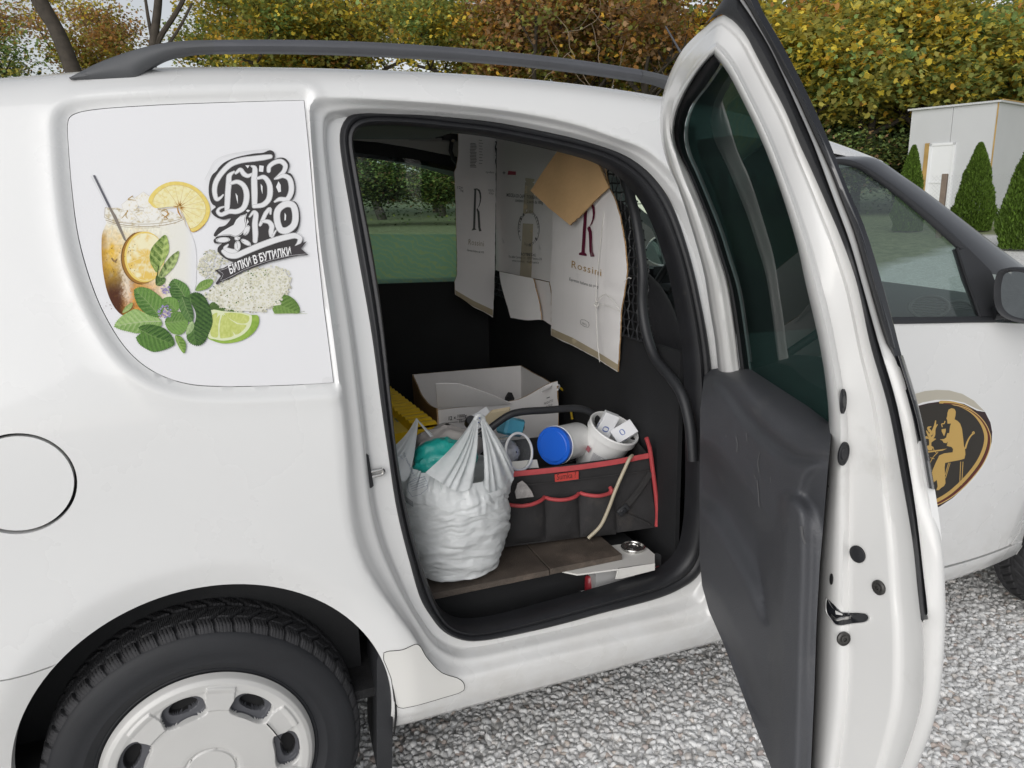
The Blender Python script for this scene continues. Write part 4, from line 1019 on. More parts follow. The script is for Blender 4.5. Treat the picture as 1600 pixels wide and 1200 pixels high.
mb = MB().tube([wc + ax * .0165 + ux * .013 * math.cos(t) + uz * .013 * math.sin(t) for t in np.linspace(0, 2 * math.pi, 20)[:-1]], .0016, 5, True)
mb.prism([wc + ax * .0165 + p for p in (ux * -.010 + uz * -.006, ux * -.004 + uz * -.002, ux * .002 + uz * .004, ux * .010 + uz * .007, ux * .006 + uz * .0, ux * .004 + uz * -.006, ux * -.002 + uz * -.004)], ax * .0012)
mb.build('emblem_relief', M['black_gloss'], sw)
# far door cap, far mirror
MB().box((1.75, 1.475, .90), (1.0, .03, .15), None, .01).build('far_door_cap', mat('door_cap', (.075, .08, .082), .6, bump=.2, bscale=300), van)
MB().prism([on_y(a, b, 1.455) for a, b in [(1022, 417), (1065, 417), (1065, 430), (1022, 430)]], (0, .004, 0)).build('door_cap_strip', M['dash'], van, False)
fm = bpy.data.objects.new('door_mirror', None); COL.objects.link(fm); fm.parent = van
rim = np.array([on_y(a, b, 1.74) for a, b in [(1006, 398), (1014, 378), (1030, 369), (1050, 366), (1070, 372), (1078, 392), (1070, 408), (1048, 414), (1020, 411)]]); rim = smooth(rim, 4, True); ce = rim.mean(0); fm.location = Vector(ce) - van.location
g = np.array([[ce + (p - ce) * .92 + np.array([.006, .002, 0]), ce + (p - ce) * .96, p + np.array([.002, 0, 0]), ce + (p - ce) * 1.12 + np.array([.03, .02, -.0]), ce + (p - ce) * .9 + np.array([.08, .05, 0]), ce + np.array([.10, .06, 0])] for p in rim]); g = np.concatenate([g, g[:1]])
MB().grid(g).build('mirror_housing', M['paint'], fm, True, 60)
gl_ = [ce + (p - ce) * .95 + np.array([.002, .0, 0]) for p in rim]
MB().add(gl_ + [ce + np.array([.004, 0, 0])], [(i, (i + 1) % len(gl_), len(gl_)) for i in range(len(gl_))]).build('mirror_glass', mat('mirror_glass_dark', (.35, .42, .38), .08, metal=1.0), fm)
# front seat behind the partition: back, head restraint
M['seat'] = mat('seat_cloth', (.016, .016, .018), .95, bump=.4, bscale=400, sheen=.1)
def cushion(name, c, d, parent, tilt=0.0, p=3.0):
    th = np.linspace(0, 2 * math.pi, 29)[:-1]; ph = np.linspace(-math.pi / 2, math.pi / 2, 15); g = []
    sg = lambda a, e: np.sign(a) * np.abs(a) ** e
    for t in th:
        g.append([(sg(math.cos(q), 2 / p) * sg(math.cos(t), 2 / p) * d[0], sg(math.cos(q), 2 / p) * sg(math.sin(t), 2 / p) * d[1], sg(math.sin(q), 2 / p) * d[2]) for q in ph])
    g = np.array(g); g = np.concatenate([g, g[:1]]); x = g[..., 0] * math.cos(tilt) - g[..., 2] * math.sin(tilt); z = g[..., 0] * math.sin(tilt) + g[..., 2] * math.cos(tilt); g = np.stack([x, g[..., 1], z], -1) + np.array(c)
    return MB().grid(g).build(name, M['seat'], parent, True, 80)
for y0 in (.60, 1.22):
    se = bpy.data.objects.new('front_seat', None); COL.objects.link(se); se.parent = van; se.location = Vector((1.35, y0, .5)) - van.location
    cushion('seat_back', (1.27, y0, .80), (.075, .24, .36), se, rad(12)); cushion('seat_cushion', (1.55, y0, .53), (.26, .25, .09), se)
    cushion('head_restraint', (1.245, y0 + (.125 if y0 < 1 else .03), 1.215), (.05, .115, .125), se, rad(8), 2.4)
    for s in (-1, 1): MB().tube([(1.24, y0 + .05 * s, 1.12), (1.235, y0 + .05 * s, 1.22)], .006, 6).build('restraint_post', M['steel'], se)
# partition: bent tube frame and the crimped wire grid it carries
pn = lambda a, b, x=1.10: on_x(a, b, x)
MB().tube(smooth([pn(a, b, 1.085) for a, b in [(900, 200), (940, 222), (966, 252), (976, 278), (984, 305), (993, 340), (1000, 385), (1004, 427), (1003, 470), (1006, 501), (1013, 532), (1024, 560), (1048, 590), (1066, 618), (1078, 665), (1083, 720)]], 5), .0125, 10).build('partition_tube', M['black_plastic'], van, True)
_tp = smooth([pn(a, b, 1.085) for a, b in [(900, 200), (940, 222), (966, 252), (976, 278), (984, 305), (993, 340), (1000, 385), (1004, 427), (1003, 470), (1006, 501), (1013, 532), (1024, 560), (1048, 590)]], 5); _k = np.argsort(_tp[:, 2])
ytube = lambda z: float(np.interp(z, _tp[_k, 2], _tp[_k, 1])) - .004
mb = MB(); ys = np.arange(.14, 1.50, .023); zs_ = np.arange(.99, 1.545, .023)
def crimp(n, ph): return .0012 * np.sin(np.arange(n) * math.pi / 2 + ph)
for i, y in enumerate(ys):
    z = np.array([q for q in np.arange(.99, 1.545, .00575) if y > ytube(q)])
    if len(z) > 4: mb.tube(np.stack([1.10 + .002 * np.cos(np.arange(len(z)) * math.pi / 4 + i * math.pi), y + crimp(len(z), 0), z], 1), .0021, 4, False, False)
for j, z in enumerate(zs_):
    y = np.arange(ytube(z), 1.49, .0115)
    mb.tube(np.stack([np.full(len(y), 1.10), y, z + .0010 * np.sin(np.arange(len(y)) * math.pi / 2)], 1), .0021, 4, False, False)
o = mb.build('partition_grid', M['black_plastic'], van, True); o['kind'] = 'stuff'
MB().box((1.115, .84, .68), (.012, 1.40, .62)).build('partition_sheet', M['interior'], van, False)
# number of small things on the sill and floor come later; oval coffee sticker on the front door
LAY = .00002
class Print:
    """flat print: coloured shapes laid over one another on a surface, joined into one mesh with a colour per vertex"""
    def __init__(s, place): s.place = place; s.V = []; s.F = []; s.C = []; s.lay = 1
    def poly(s, pts, col, step=None, holes=()):
        pts = np.asarray(pts, float)
        st = step or max(6.0, np.ptp(pts, axis=0).max() / 5)
        try: P, T = cdt(pts, [np.asarray(h, float) for h in holes], st, bstep=min(st, max(.6, st)))
        except Exception: return s
        o = len(s.V)
        for p in P: s.V.append(s.place(p[0], p[1], s.lay * LAY))
        s.F += [tuple(int(i) + o for i in t) for t in T]
        c = col(P) if callable(col) else np.tile(np.array(col, float), (len(P), 1)); s.C += list(np.asarray(c, float)); s.lay += 1; return s
    def stroke(s, pts, w, col, n=5, cap=True, closed=False):
        P = smooth(np.asarray(pts, float)[:, :2], n, closed) if len(pts) > 2 else np.asarray(pts, float)[:, :2]
        W_ = np.broadcast_to(np.asarray(w, float), (len(pts),)); Wp = np.interp(np.linspace(0, len(pts) - 1 + (1 if closed else 0), len(P)), np.arange(len(pts) + (1 if closed else 0)), np.r_[W_, W_[:1]] if closed else W_) / 2
        T = np.gradient(P, axis=0) if not closed else np.roll(P, -1, 0) - np.roll(P, 1, 0); T /= np.linalg.norm(T, axis=1)[:, None] + 1e-9; N_ = np.stack([-T[:, 1], T[:, 0]], 1)
        L = P + N_ * Wp[:, None]; R = P - N_ * Wp[:, None]; o = len(s.V); k = len(P)
        for p in list(L) + list(R): s.V.append(s.place(p[0], p[1], s.lay * LAY))
        s.F += [(o + i, o + (i + 1) % k, o + k + (i + 1) % k, o + k + i) for i in range(k if closed else k - 1)]; m_ = 2 * k
        if cap and not closed:
            for e, sg in ((0, -1), (k - 1, 1)):
                o2 = len(s.V); s.V.append(s.place(*P[e], s.lay * LAY)); m_ += 1; arc = []
                for t in np.linspace(-math.pi / 2, math.pi / 2, 7):
                    q = P[e] + (T[e] * sg * math.cos(t) + N_[e] * math.sin(t)) * Wp[e]; s.V.append(s.place(q[0], q[1], s.lay * LAY)); m_ += 1
                s.F += [(o2, o2 + 1 + i, o2 + 2 + i) for i in range(6)]
        s.C += [np.array(col, float)] * m_; s.lay += 1; return s
    def text(s, string, p0, ex, ey, col, size=1.0, font=None, fit=None, bend=None, spacing=1.0, bold=0.0):
        V, F = text_mesh(string, spacing, bold); w = np.ptp(V[:, 0]) if len(V) else 1; x0 = V[:, 0].min()
        o = len(s.V)
        for v in V:
            a, b = (v[0] - x0) / w, v[1] / .72
            q = bend(a, b) if bend else np.asarray(p0, float) + np.asarray(ex, float) * a + np.asarray(ey, float) * b
            s.V.append(s.place(q[0], q[1], s.lay * LAY))
        s.F += [tuple(i + o for i in f) for f in F]; s.C += [np.array(col, float)] * len(V); s.lay += 1; return s
    def build(s, name, material, parent):
        return mesh_obj(name, s.V, s.F, material, parent, False, np.array(s.C))
_tm = {}
def text_mesh(string, spacing=1.0, bold=0.0):
    k = (string, spacing, bold)
    if k not in _tm:
        cu = bpy.data.curves.new('lettering', 'FONT'); cu.body = string; cu.size = 1.0; cu.resolution_u = 2; cu.space_character = spacing; cu.offset = bold
        ob = bpy.data.objects.new('lettering', cu); COL.objects.link(ob); dg = bpy.context.evaluated_depsgraph_get(); me = bpy.data.meshes.new_from_object(ob.evaluated_get(dg))
        _tm[k] = (np.array([v.co[:2] for v in me.vertices]).reshape(-1, 2), [tuple(p.vertices) for p in me.polygons])
        bpy.data.objects.remove(ob); bpy.data.meshes.remove(me); bpy.data.curves.remove(cu)
    return _tm[k]
M['print'] = attr_mat('print_ink', .60, spec=.22)
M['print_paper'] = attr_mat('paper_ink', .8, spec=.2)
def fd_place(px, py, lift): p = fhit(px, py, -.0008); return p + np.array([0, -lift, 0])
LAY = .00003
pr = Print(fd_place)
K = lambda L: crop(L, 1420, 600, 6.0)
ocx, ocy = 1473.0, 704.0
def oval(k, n=60, sx=72, sy=92):   # leaning ellipse as the door shows it
    t = np.linspace(0, 2 * math.pi, n, endpoint=False); return np.stack([1472 + k * (78 * np.cos(t) + 10 * np.sin(t)) , 702 + k * (-92 * np.sin(t) + 10 * np.cos(t))], 1)
ov = K([(0, 140), (60, 92), (150, 66), (260, 55), (380, 60), (500, 92), (610, 155), (700, 240), (760, 330), (792, 440), (790, 540), (765, 640), (715, 750), (640, 860), (540, 970), (420, 1080), (300, 1160), (200, 1210), (60, 1270), (-160, 1290), (-380, 1230), (-520, 1050), (-560, 800), (-520, 520), (-380, 320), (-200, 200)])
ov = smooth(np.array(ov), 3, True); c0 = np.array([1447., 706.])
sh_ = lambda k: c0 + (ov - c0) * k
pr.poly(sh_(1.0), (.72, .72, .715), 5)
pr.poly(np.array(K([(0, 140), (60, 92), (150, 66), (260, 55), (380, 60), (500, 92), (610, 155), (712, 258), (640, 235), (520, 175), (400, 150), (260, 148), (130, 172), (60, 200), (0, 225)])), (.46, .43, .36), 5)
pr.poly(np.array(K([(-300, 420), (-100, 250), (70, 208), (180, 180), (280, 166), (400, 162), (520, 188), (640, 250), (715, 262), (765, 360), (782, 450), (778, 540), (752, 635), (705, 742), (630, 850), (530, 960), (410, 1070), (290, 1148), (190, 1195), (50, 1250), (-150, 1270), (-370, 1210), (-500, 1040), (-540, 800), (-500, 560)])), (.045, .028, .030), 5)
gold, goldl, maroon, dk = (.52, .34, .11), (.60, .42, .17), (.12, .030, .022), (.040, .036, .031)
rim1 = K([(300, 172), (400, 178), (520, 215), (620, 285), (690, 380), (722, 480), (718, 560), (690, 650), (640, 745), (560, 850), (470, 945), (370, 1030), (270, 1090), (180, 1130)])
pr.stroke(rim1, 5.5, gold); pr.stroke(np.array(rim1) + np.array([5.0, 2.5]), 3.2, maroon); pr.stroke(np.array(rim1) + np.array([7.5, 3.6]), 1.3, goldl)
pr.poly(np.array(K([(-300, 480), (-100, 290), (70, 225), (180, 190), (300, 182), (400, 192), (510, 228), (605, 298), (672, 390), (700, 482), (697, 558), (670, 645), (620, 738), (545, 838), (455, 932), (355, 1015), (262, 1074), (150, 1120), (-150, 1180), (-400, 1000), (-450, 750)])), dk, 5)
pr.poly(np.array(K([(372, 240), (400, 226), (428, 234), (440, 260), (436, 300), (428, 330), (455, 345), (480, 370), (498, 420), (508, 500), (516, 580), (526, 610), (530, 660), (520, 700), (480, 712), (390, 728), (340, 740), (335, 780), (338, 840), (343, 930), (330, 955), (300, 975), (280, 995), (258, 994), (258, 985), (270, 960), (262, 900), (240, 915), (222, 935), (205, 940), (200, 880), (225, 800), (255, 730), (285, 670), (330, 650), (410, 640), (415, 610), (400, 590), (355, 580), (365, 540), (350, 555), (325, 550), (315, 530), (290, 520), (286, 512), (330, 515), (350, 500), (360, 460), (378, 460), (385, 400), (395, 370), (362, 372), (360, 340), (352, 322), (360, 300), (362, 270)])), gold, 6)
pr.poly(np.array(K([(306, 425), (345, 418), (346, 440), (338, 470), (330, 490), (320, 470), (308, 445)])), gold, 6); pr.stroke(K([(338, 350), (330, 370), (308, 375), (312, 400)]), 1.6, gold)
pr.stroke(K([(530, 600), (545, 550), (570, 500), (595, 470), (612, 462), (608, 448), (596, 455), (598, 475)]), [2.6, 2.6, 2.2, 2, 1.6, 1.6, 1.6, 1.2], gold)
for a, b in [((485, 730), (476, 945)), ((507, 730), (495, 945)), ((372, 740), (340, 850)), ((385, 740), (343, 880))]: pr.stroke(K([a, b]), 1.1, gold)
pr.poly(np.array(K([(100, 640), (358, 605), (358, 618), (170, 645), (100, 655)])), gold, 8)
for L in [[(190, 610), (200, 560), (195, 500), (205, 440)], [(205, 520), (235, 480), (240, 420), (265, 380)], [(200, 500), (180, 470), (165, 440)], [(210, 470), (240, 400), (250, 345)], [(200, 540), (230, 520), (248, 515)], [(195, 440), (180, 410), (205, 400)], [(165, 500), (185, 510)]]: pr.stroke(K(L), [4.2] + [3.4] * (len(L) - 2) + [1.6], gold)
pr.poly(np.array(K([(165, 580), (200, 570), (225, 590), (215, 620), (180, 620)])), gold, 5)
for L in [[(270, 640), (230, 680), (195, 740)], [(260, 650), (235, 620), (225, 590)], [(200, 690), (235, 700)]]: pr.stroke(K(L), 1.0, gold)
tag(pr.build('coffee_sticker', M['print'], fdoor), 'peeling oval sticker of a seated man drinking coffee, gold on black')
LAY = .00002
# ================================================================== load: boards, bracket, bags, tubs, cartons
M['wood_dark'] = mat('anti_slip_plywood', (.085, .068, .055), .6, bump=.7, bscale=420, var=.4, vscale=14, dirt=((.16, .125, .10), .53, 10))
def film_mat(name, col, trans, scale):
    m = mat(name, col, .36, spec=.5); N, L = nodes(m); b = N['Principled BSDF']; tc = N.new('ShaderNodeTexCoord'); mp = N.new('ShaderNodeMapping'); mp.inputs['Scale'].default_value = (1, 1, 1.9); L.new(tc.outputs['Object'], mp.inputs[0])
    wn = N.new('ShaderNodeTexNoise'); wn.inputs['Scale'].default_value = scale * .6; wn.inputs['Detail'].default_value = 3; L.new(mp.outputs[0], wn.inputs['Vector']); ad = N.new('ShaderNodeVectorMath'); ad.operation = 'MULTIPLY_ADD'; ad.inputs[1].default_value = (.03, .03, .03); L.new(wn.outputs['Color'], ad.inputs[0]); L.new(mp.outputs[0], ad.inputs[2])
    h = None
    for k, (sc_, w) in enumerate([(scale, 1.0), (scale * 2.4, .45), (scale * 5.5, .08)]):
        v = N.new('ShaderNodeTexVoronoi'); v.feature = 'F1'; v.distance = 'EUCLIDEAN'; v.inputs['Scale'].default_value = sc_; L.new(ad.outputs[0], v.inputs['Vector']); mu = N.new('ShaderNodeMath'); mu.operation = 'MULTIPLY'; mu.inputs[1].default_value = w; L.new(v.outputs['Distance'], mu.inputs[0])
        if h is None: h = mu.outputs[0]
        else: q = N.new('ShaderNodeMath'); q.operation = 'ADD'; L.new(h, q.inputs[0]); L.new(mu.outputs[0], q.inputs[1]); h = q.outputs[0]
    bp = N.new('ShaderNodeBump'); bp.inputs['Strength'].default_value = .34; bp.inputs['Distance'].default_value = .008; L.new(h, bp.inputs['Height']); L.new(bp.outputs[0], b.inputs['Normal'])
    tr = N.new('ShaderNodeBsdfTranslucent'); tr.inputs[0].default_value = (*col, 1); L.new(bp.outputs[0], tr.inputs['Normal']); tp = N.new('ShaderNodeBsdfTransparent'); tp.inputs[0].default_value = (.9, .92, .92, 1)
    mx = N.new('ShaderNodeMixShader'); mx.inputs[0].default_value = trans; L.new(b.outputs[0], mx.inputs[1]); L.new(tr.outputs[0], mx.inputs[2]); m2 = N.new('ShaderNodeMixShader'); m2.inputs[0].default_value = .05; L.new(mx.outputs[0], m2.inputs[1]); L.new(tp.outputs[0], m2.inputs[2]); L.new(m2.outputs[0], N['Material Output'].inputs[0]); return m
M['white_bag'] = film_mat('white_plastic_film', (.84, .86, .865), .24, 19)
M['teal'] = mat('teal_film', (.02, .40, .35), .30, bump=.5, bscale=60, var=.15, vscale=12)
M['tool_cloth'] = mat('black_polyester', (.026, .025, .026), .8, bump=.5, bscale=500, var=.3, vscale=10, dirt=((.075, .065, .058), .58, 9))
M['red_trim'] = mat('red_piping', (.42, .055, .06), .6, var=.2, vscale=25, bump=.3, bscale=300)
M['card_white'] = mat('white_cardboard', (.84, .82, .81), .75, var=.03, vscale=4, bump=.25, bscale=30, dirt=((.70, .67, .64), .66, 5))
M['kraft'] = mat('kraft_cardboard', (.70, .46, .23), .85, var=.08, vscale=9, bump=.3, bscale=90)
M['kraft_dim'] = mat('kraft_liner', (.27, .17, .09), .85, var=.10, vscale=9)
M['corr'] = mat('torn_corrugation', (.40, .25, .12), .9, bump=1.0, bscale=220, var=.35, vscale=120)
M['tape'] = mat('brown_tape', (.44, .37, .25), .35, coat=.3, var=.06, vscale=20)
M['tub'] = mat('white_tub', (.80, .80, .79), .32, var=.01)
M['blue_lid'] = mat('blue_lid', (.015, .12, .62), .30, coat=.2, var=.05, vscale=10)
M['yellow'] = mat('yellow_case', (.86, .55, .015), .42, var=.06, vscale=12, bump=.15, bscale=120, dirt=((.45, .27, .02), .66, 14))

# planks
def plank(label, x0, x1, y0, y1, tilt=0.0):
    o = MB().box(((x0 + x1) / 2, (y0 + y1) / 2, .4925), (x1 - x0, y1 - y0, .015), None, .001).build('plank', M['wood_dark'])
    tag(o, label, 'plank', 'planks bridging the load floor'); return o
plank('dark anti-slip plywood plank under the white plastic bag', .40, .770, .146, .46)
plank('short dark plywood plank between the tool bag and the white bracket', .773, .965, .148, .46)
MB().box((.74, .30, .42), (.62, .22, .12)).build('floor_box', M['interior'], van, False)
# white metal bracket at the plank end
br = thing('metal_bracket', 'white painted metal bracket holding up the right end of the planks', 'bracket', on_z(965, 915, .39))
M['wmetal'] = mat('white_enamel', (.68, .67, .64), .4, var=.03, dirt=((.45, .38, .30), .64, 30), vscale=8)
pl = [on_z(a, b, .4845) for a, b in [(868, 890), (902, 897), (972, 888), (1023, 879.5), (1023, 866), (1011, 856), (985, 848), (930, 856), (880, 872)]]
MB().prism(pl, (0, 0, -.004)).build('bracket_plate', M['wmetal'], br, False)
f = [on_z(a, b, .4845) + np.array([0, -.001, 0]) for a, b in [(965, 888.5), (1023, 880)]]
MB().prism([f[0], f[1], f[1] + np.array([0, 0, -.018]), f[0] + np.array([.012, 0, -.028]), f[0] + np.array([-.005, 0, -.026])], (0, .003, 0)).build('bracket_lip', M['wmetal'], br, False)
yb = .150
post = [on_y(a, b, yb) for a, b in [(931, 886), (993, 882), (990, 914), (985, 930), (931, 936)]]
MB().prism(post, (0, .05, 0)).build('bracket_post', mat('grey_enamel', (.46, .46, .46), .45, var=.05), br, False)
for k, (a, b) in enumerate([(983, 888), (1000, 884), (1014, 882)]): MB().lathe([(.0032, -.0002), (.0032, .0012), (0, .0016)], on_y(a, b, f[0][1] - .0005 + 0 * k), (0, -1, 0), 10).build('bracket_screw', M['steel'], br)
tl = thing('tin_lid', 'round silver tin lid lying on the white bracket', 'lid', on_z(989, 857, .4855))
c = on_z(989, 857, .4855)
MB().lathe([(.0, .004), (.012, .0045), (.013, .007), (.017, .007), (.018, .003), (.0235, .003), (.025, .007), (.0275, .007), (.0285, .003), (.0285, -.001), (0, -.001)], c, (.05, -.08, 1), 40).build('lid_disc', M['steel'], tl, True, 40)
MB().tube([c + np.array([.0285 * math.cos(t), .0285 * math.sin(t), .006]) for t in np.linspace(0, 2 * math.pi, 41)[:-1]], .0022, 8, True).build('lid_rim', M['steel'], tl)
# odds and ends below the plank
o = MB().lathe([(0, 0), (.014, 0), (.016, .006), (.016, .05), (.012, .055), (0, .055)], on_y(923, 931, .185), (.05, .1, 1), 20).build('red_canister', mat('red_can', (.30, .02, .03), .4, coat=.3), None); tag(o, 'small red canister standing left of the bracket post', 'canister')
o = MB().lathe([(0, 0), (.017, 0), (.018, .008), (.018, .075), (.010, .085), (.010, .10), (0, .10)], on_y(996, 911, .17), (1, .15, .12), 20).build('red_bottle', mat('red_bottle', (.36, .03, .045), .35, coat=.4), None); tag(o, 'dark red bottle lying right of the bracket post', 'bottle')
o = MB().prism([on_y(a, b, .20) for a, b in [(1003, 890), (1024, 866), (1040, 873), (1047, 886), (1038, 893), (1010, 903)]], (.004, .004, .002)).build('grey_flap', mat('grey_rubber_sheet', (.085, .087, .09), .6, bump=.3), None, False); tag(o, 'bent grey rubber sheet lying beside the bracket at the door post', 'rubber sheet')
o = MB().lathe([(0, -.004), (.007, -.004), (.008, 0), (.008, .012), (.004, .014), (0, .014)], on_y(908, 926, .175), (0, -1, .3), 16).build('steel_bolt', M['steel'], None); tag(o, 'shiny steel bolt end in the dark gap under the planks', 'bolt')

# ---------------------------------------------------------------- black tool bag
FLb, FRb = np.array([.655, .292, .508]), np.array([1.112, .234, .508])
fn = np.cross(FRb - FLb, (0, 0, 1)); fn /= np.linalg.norm(fn)           # towards the camera
fn = fn if fn[1] < 0 else -fn
ft = lambda a, b, off=0.0: on_plane(a, b, FLb + fn * off, fn)
tb = thing('tool_bag', 'open black cloth tool bag with red piping and a tube handle', 'tool bag', tuple((FLb + FRb) / 2 + np.array([0, .1, 0])))
top_l, top_r = ft(770, 742), ft(1013, 710)
A_ = np.array([FLb, FRb, top_r, top_l]); bk = np.array([0.02, .24, 0])
def cloth(quad, nu, nv, amp, n_, seed):
    g = np.zeros((nu, nv, 3))
    for i, u in enumerate(np.linspace(0, 1, nu)):
        for j, v in enumerate(np.linspace(0, 1, nv)):
            p = (quad[0] * (1 - u) + quad[1] * u) * (1 - v) + (quad[3] * (1 - u) + quad[2] * u) * v
            g[i, j] = p + n_ * amp * (fbm(np.array(u * 7.), np.array(v * 4.), 4, seed) - .5) * 2 * (4 * v * (1 - v)) ** .5
    return g
m = MB().grid(cloth(A_, 40, 18, .007, fn, 3)).grid(cloth(A_ + bk, 20, 8, .005, fn, 5)).grid(cloth(A_ - fn * .004, 20, 8, .003, fn, 3))
m.grid(cloth(np.array([FLb, FLb + bk, top_l + bk, top_l]), 8, 8, .004, np.array([-1., 0, 0]), 9))
endp = np.array([FRb, FRb + bk, ft(1008, 680) + np.array([.03, .24, .0]), top_r]); m.grid(cloth(endp, 10, 8, .004, np.array([1., 0, 0]), 8)); m.grid(np.array([[FLb + np.array([0, 0, .004]), FRb + np.array([0, 0, .004])], [FLb + bk + np.array([0, 0, .004]), FRb + bk + np.array([0, 0, .004])]]))
m.build('bag_body', M['tool_cloth'], tb, True, 50)
def piping(pts, r=.0052, name='red_piping'): return MB().tube(smooth(pts, 6), r, 8).build(name, M['red_trim'], tb)
g = []
tp = [ft(a, b, .004) for a, b in [(775, 742), (800, 738), (850, 733), (905, 727), (960, 719), (1013, 709)]]
lo = [p + np.array([0, 0, -.011]) + fn * .001 for p in tp]
MB().grid(np.array([[p - fn * .005, p + np.array([0, 0, .0018]), p + fn * .002, q + fn * .002, q - fn * .003] for p, q in zip(smooth(tp, 5), smooth(lo, 5))])).build('red_binding', M['red_trim'], tb, True, 60)
end_px = [(1010, 684), (1015, 700), (1020, 735), (1025, 775), (1027, 805), (1026, 822)]
piping([ft(a, b, .007) for a, b in end_px], .0055)
# pockets along the front
pk = [[(792, 786), (850, 776), (851, 843), (793, 850)], [(852, 776), (903, 770), (904, 838), (853, 843)], [(906, 769), (958, 764), (962, 834), (906, 838)]]
for i, q in enumerate(pk):
    Q = np.array([ft(*q[3]), ft(*q[2]), ft(*q[1]), ft(*q[0])]); nu, nv = 16, 14; gg = np.zeros((nu, nv, 3))
    for a in range(nu):
        for b in range(nv):
            u, v = a / (nu - 1), b / (nv - 1); p = (Q[0] * (1 - u) + Q[1] * u) * (1 - v) + (Q[3] * (1 - u) + Q[2] * u) * v
            bul = .020 * (math.sin(math.pi * u) ** .6) * (.55 + .45 * v) * (1 - .9 * max(0, .12 - v) / .12)
            gg[a, b] = p + fn * (.004 + bul + .005 * (fbm(np.array(u * 4 + i * 7.), np.array(v * 4.), 3, 4) - .5)) + np.array([0, 0, -.004 * math.sin(math.pi * u) * v])
    po = MB().grid(gg).build('bag_pocket', M['tool_cloth'], tb, True, 80)
    MB().tube(gg[:, -1] + fn * .001, .0048, 8).build('pocket_piping', M['red_trim'], po)
MB().tube(smooth([ft(953, 761, .012), ft(955, 766, .018), ft(951, 772, .016)], 4), .005, 8).build('red_piping', M['red_trim'], tb)
# name label
class Place:
    def __init__(s, p0, n_): s.p0, s.n = np.asarray(p0, float), np.asarray(n_, float)
    def __call__(s, a, b, l): return on_plane(a, b, s.p0, s.n) + s.n * l * (1 if s.n @ (CAM - s.p0) > 0 else -1)
lb = Print(Place(FLb + fn * .007, fn)); lb.poly([(867, 741.5), (904, 736.5), (904, 748.5), (867.5, 753.5)], (.48, .06, .05), 20)
lb.text('Sumka ?', (870, 750), (30, -4), (0, -9.5), (.03, .02, .02))
lb.build('bag_label', M['print_paper'], tb)
MB().prism([ft(a, b, .0066) for a, b in [(867, 741.5), (904, 736.5), (904, 748.5), (867.5, 753.5)]], -fn * .004).build('label_backing', M['red_trim'], tb, False)
# strap with buckle and seam lines on the right half
def flat_strap(px, w, off, material, name, parent):
    P = smooth([ft(a, b, off) for a, b in px], 5); T = np.gradient(P, axis=0); T /= np.linalg.norm(T, axis=1)[:, None]; s_ = np.cross(T, fn); g = np.array([[p - q * w / 2 - fn * .001, p - q * w / 2 + fn * .0008, p + q * w / 2 + fn * .0008, p + q * w / 2 - fn * .001] for p, q in zip(P, s_)])
    return MB().grid(g).build(name, material, parent, True, 40)
M['web'] = mat('black_webbing', (.032, .031, .031), .7, bump=.6, bscale=700, var=.2, vscale=30)
flat_strap([(1017, 738), (1006, 755), (990, 777), (978, 791)], .016, .0075, M['web'], 'bag_strap', tb)
flat_strap([(970, 800), (985, 806), (1000, 812), (1016, 820)], .004, .0070, M['web'], 'bag_strap', tb)
bc = thing_ = ft(974, 797, .010)
R_ = np.stack([(FRb - FLb) / np.linalg.norm(FRb - FLb), -fn, np.array([0, 0, 1.])], 1); ca, sa = math.cos(rad(38)), math.sin(rad(38)); R2 = R_ @ np.array([[ca, 0, -sa], [0, 1, 0], [sa, 0, ca]])
bo = MB().box(bc, (.034, .008, .020), R2, .003).build('strap_buckle', M['black_plastic'], tb, True, 40)
MB().box(bc + fn * .0045, (.016, .003, .011), R2, .001).build('buckle_tongue', M['black_gloss'], bo)
piping([ft(a, b, .0062) for a, b in [(800, 760), (880, 752), (960, 742), (1016, 735)]], .0012, 'bag_seam').data.materials[0] = M['web']
# tube handle over the bag
h = [on_y(a, b, .40) for a, b in [(748, 684), (760, 674), (795, 649), (812, 644), (852, 641), (906, 638.5), (925, 646), (936, 662), (942, 690)]]
MB().tube(smooth(h, 6), .0095, 10).build('tube_handle', M['black_plastic'], tb, True)
# rubber hose hanging over the front
hz = smooth([ft(a, b, o_) for a, b, o_ in [(988, 712, .0), (984, 716, .012), (976, 733, .016), (962, 765, .020), (950, 797, .022), (938, 822, .022), (919, 841, .020)]], 6)
o = MB().tube(hz, .0046, 8).build('rubber_hose', mat('beige_hose', (.42, .37, .27), .45, var=.08, vscale=20)); tag(o, 'beige rubber hose hanging over the front of the tool bag', 'hose')
# clear wrapper sticking out of the first pocket
wr = np.array([ft(a, b, .012) for a, b in [(806, 779), (804, 768), (808, 755), (815, 751), (822, 757), (830, 768), (833, 776)]])
o = MB().prism(wr, fn * .006 + np.array([0, 0, .002])).build('plastic_wrapper', mat('clear_wrap', (.36, .34, .33), .25, coat=.5, bump=1.0, bscale=90, var=.25, vscale=60), None, False); tag(o, 'crumpled clear wrapper poking out of the left pocket of the tool bag', 'wrapper')

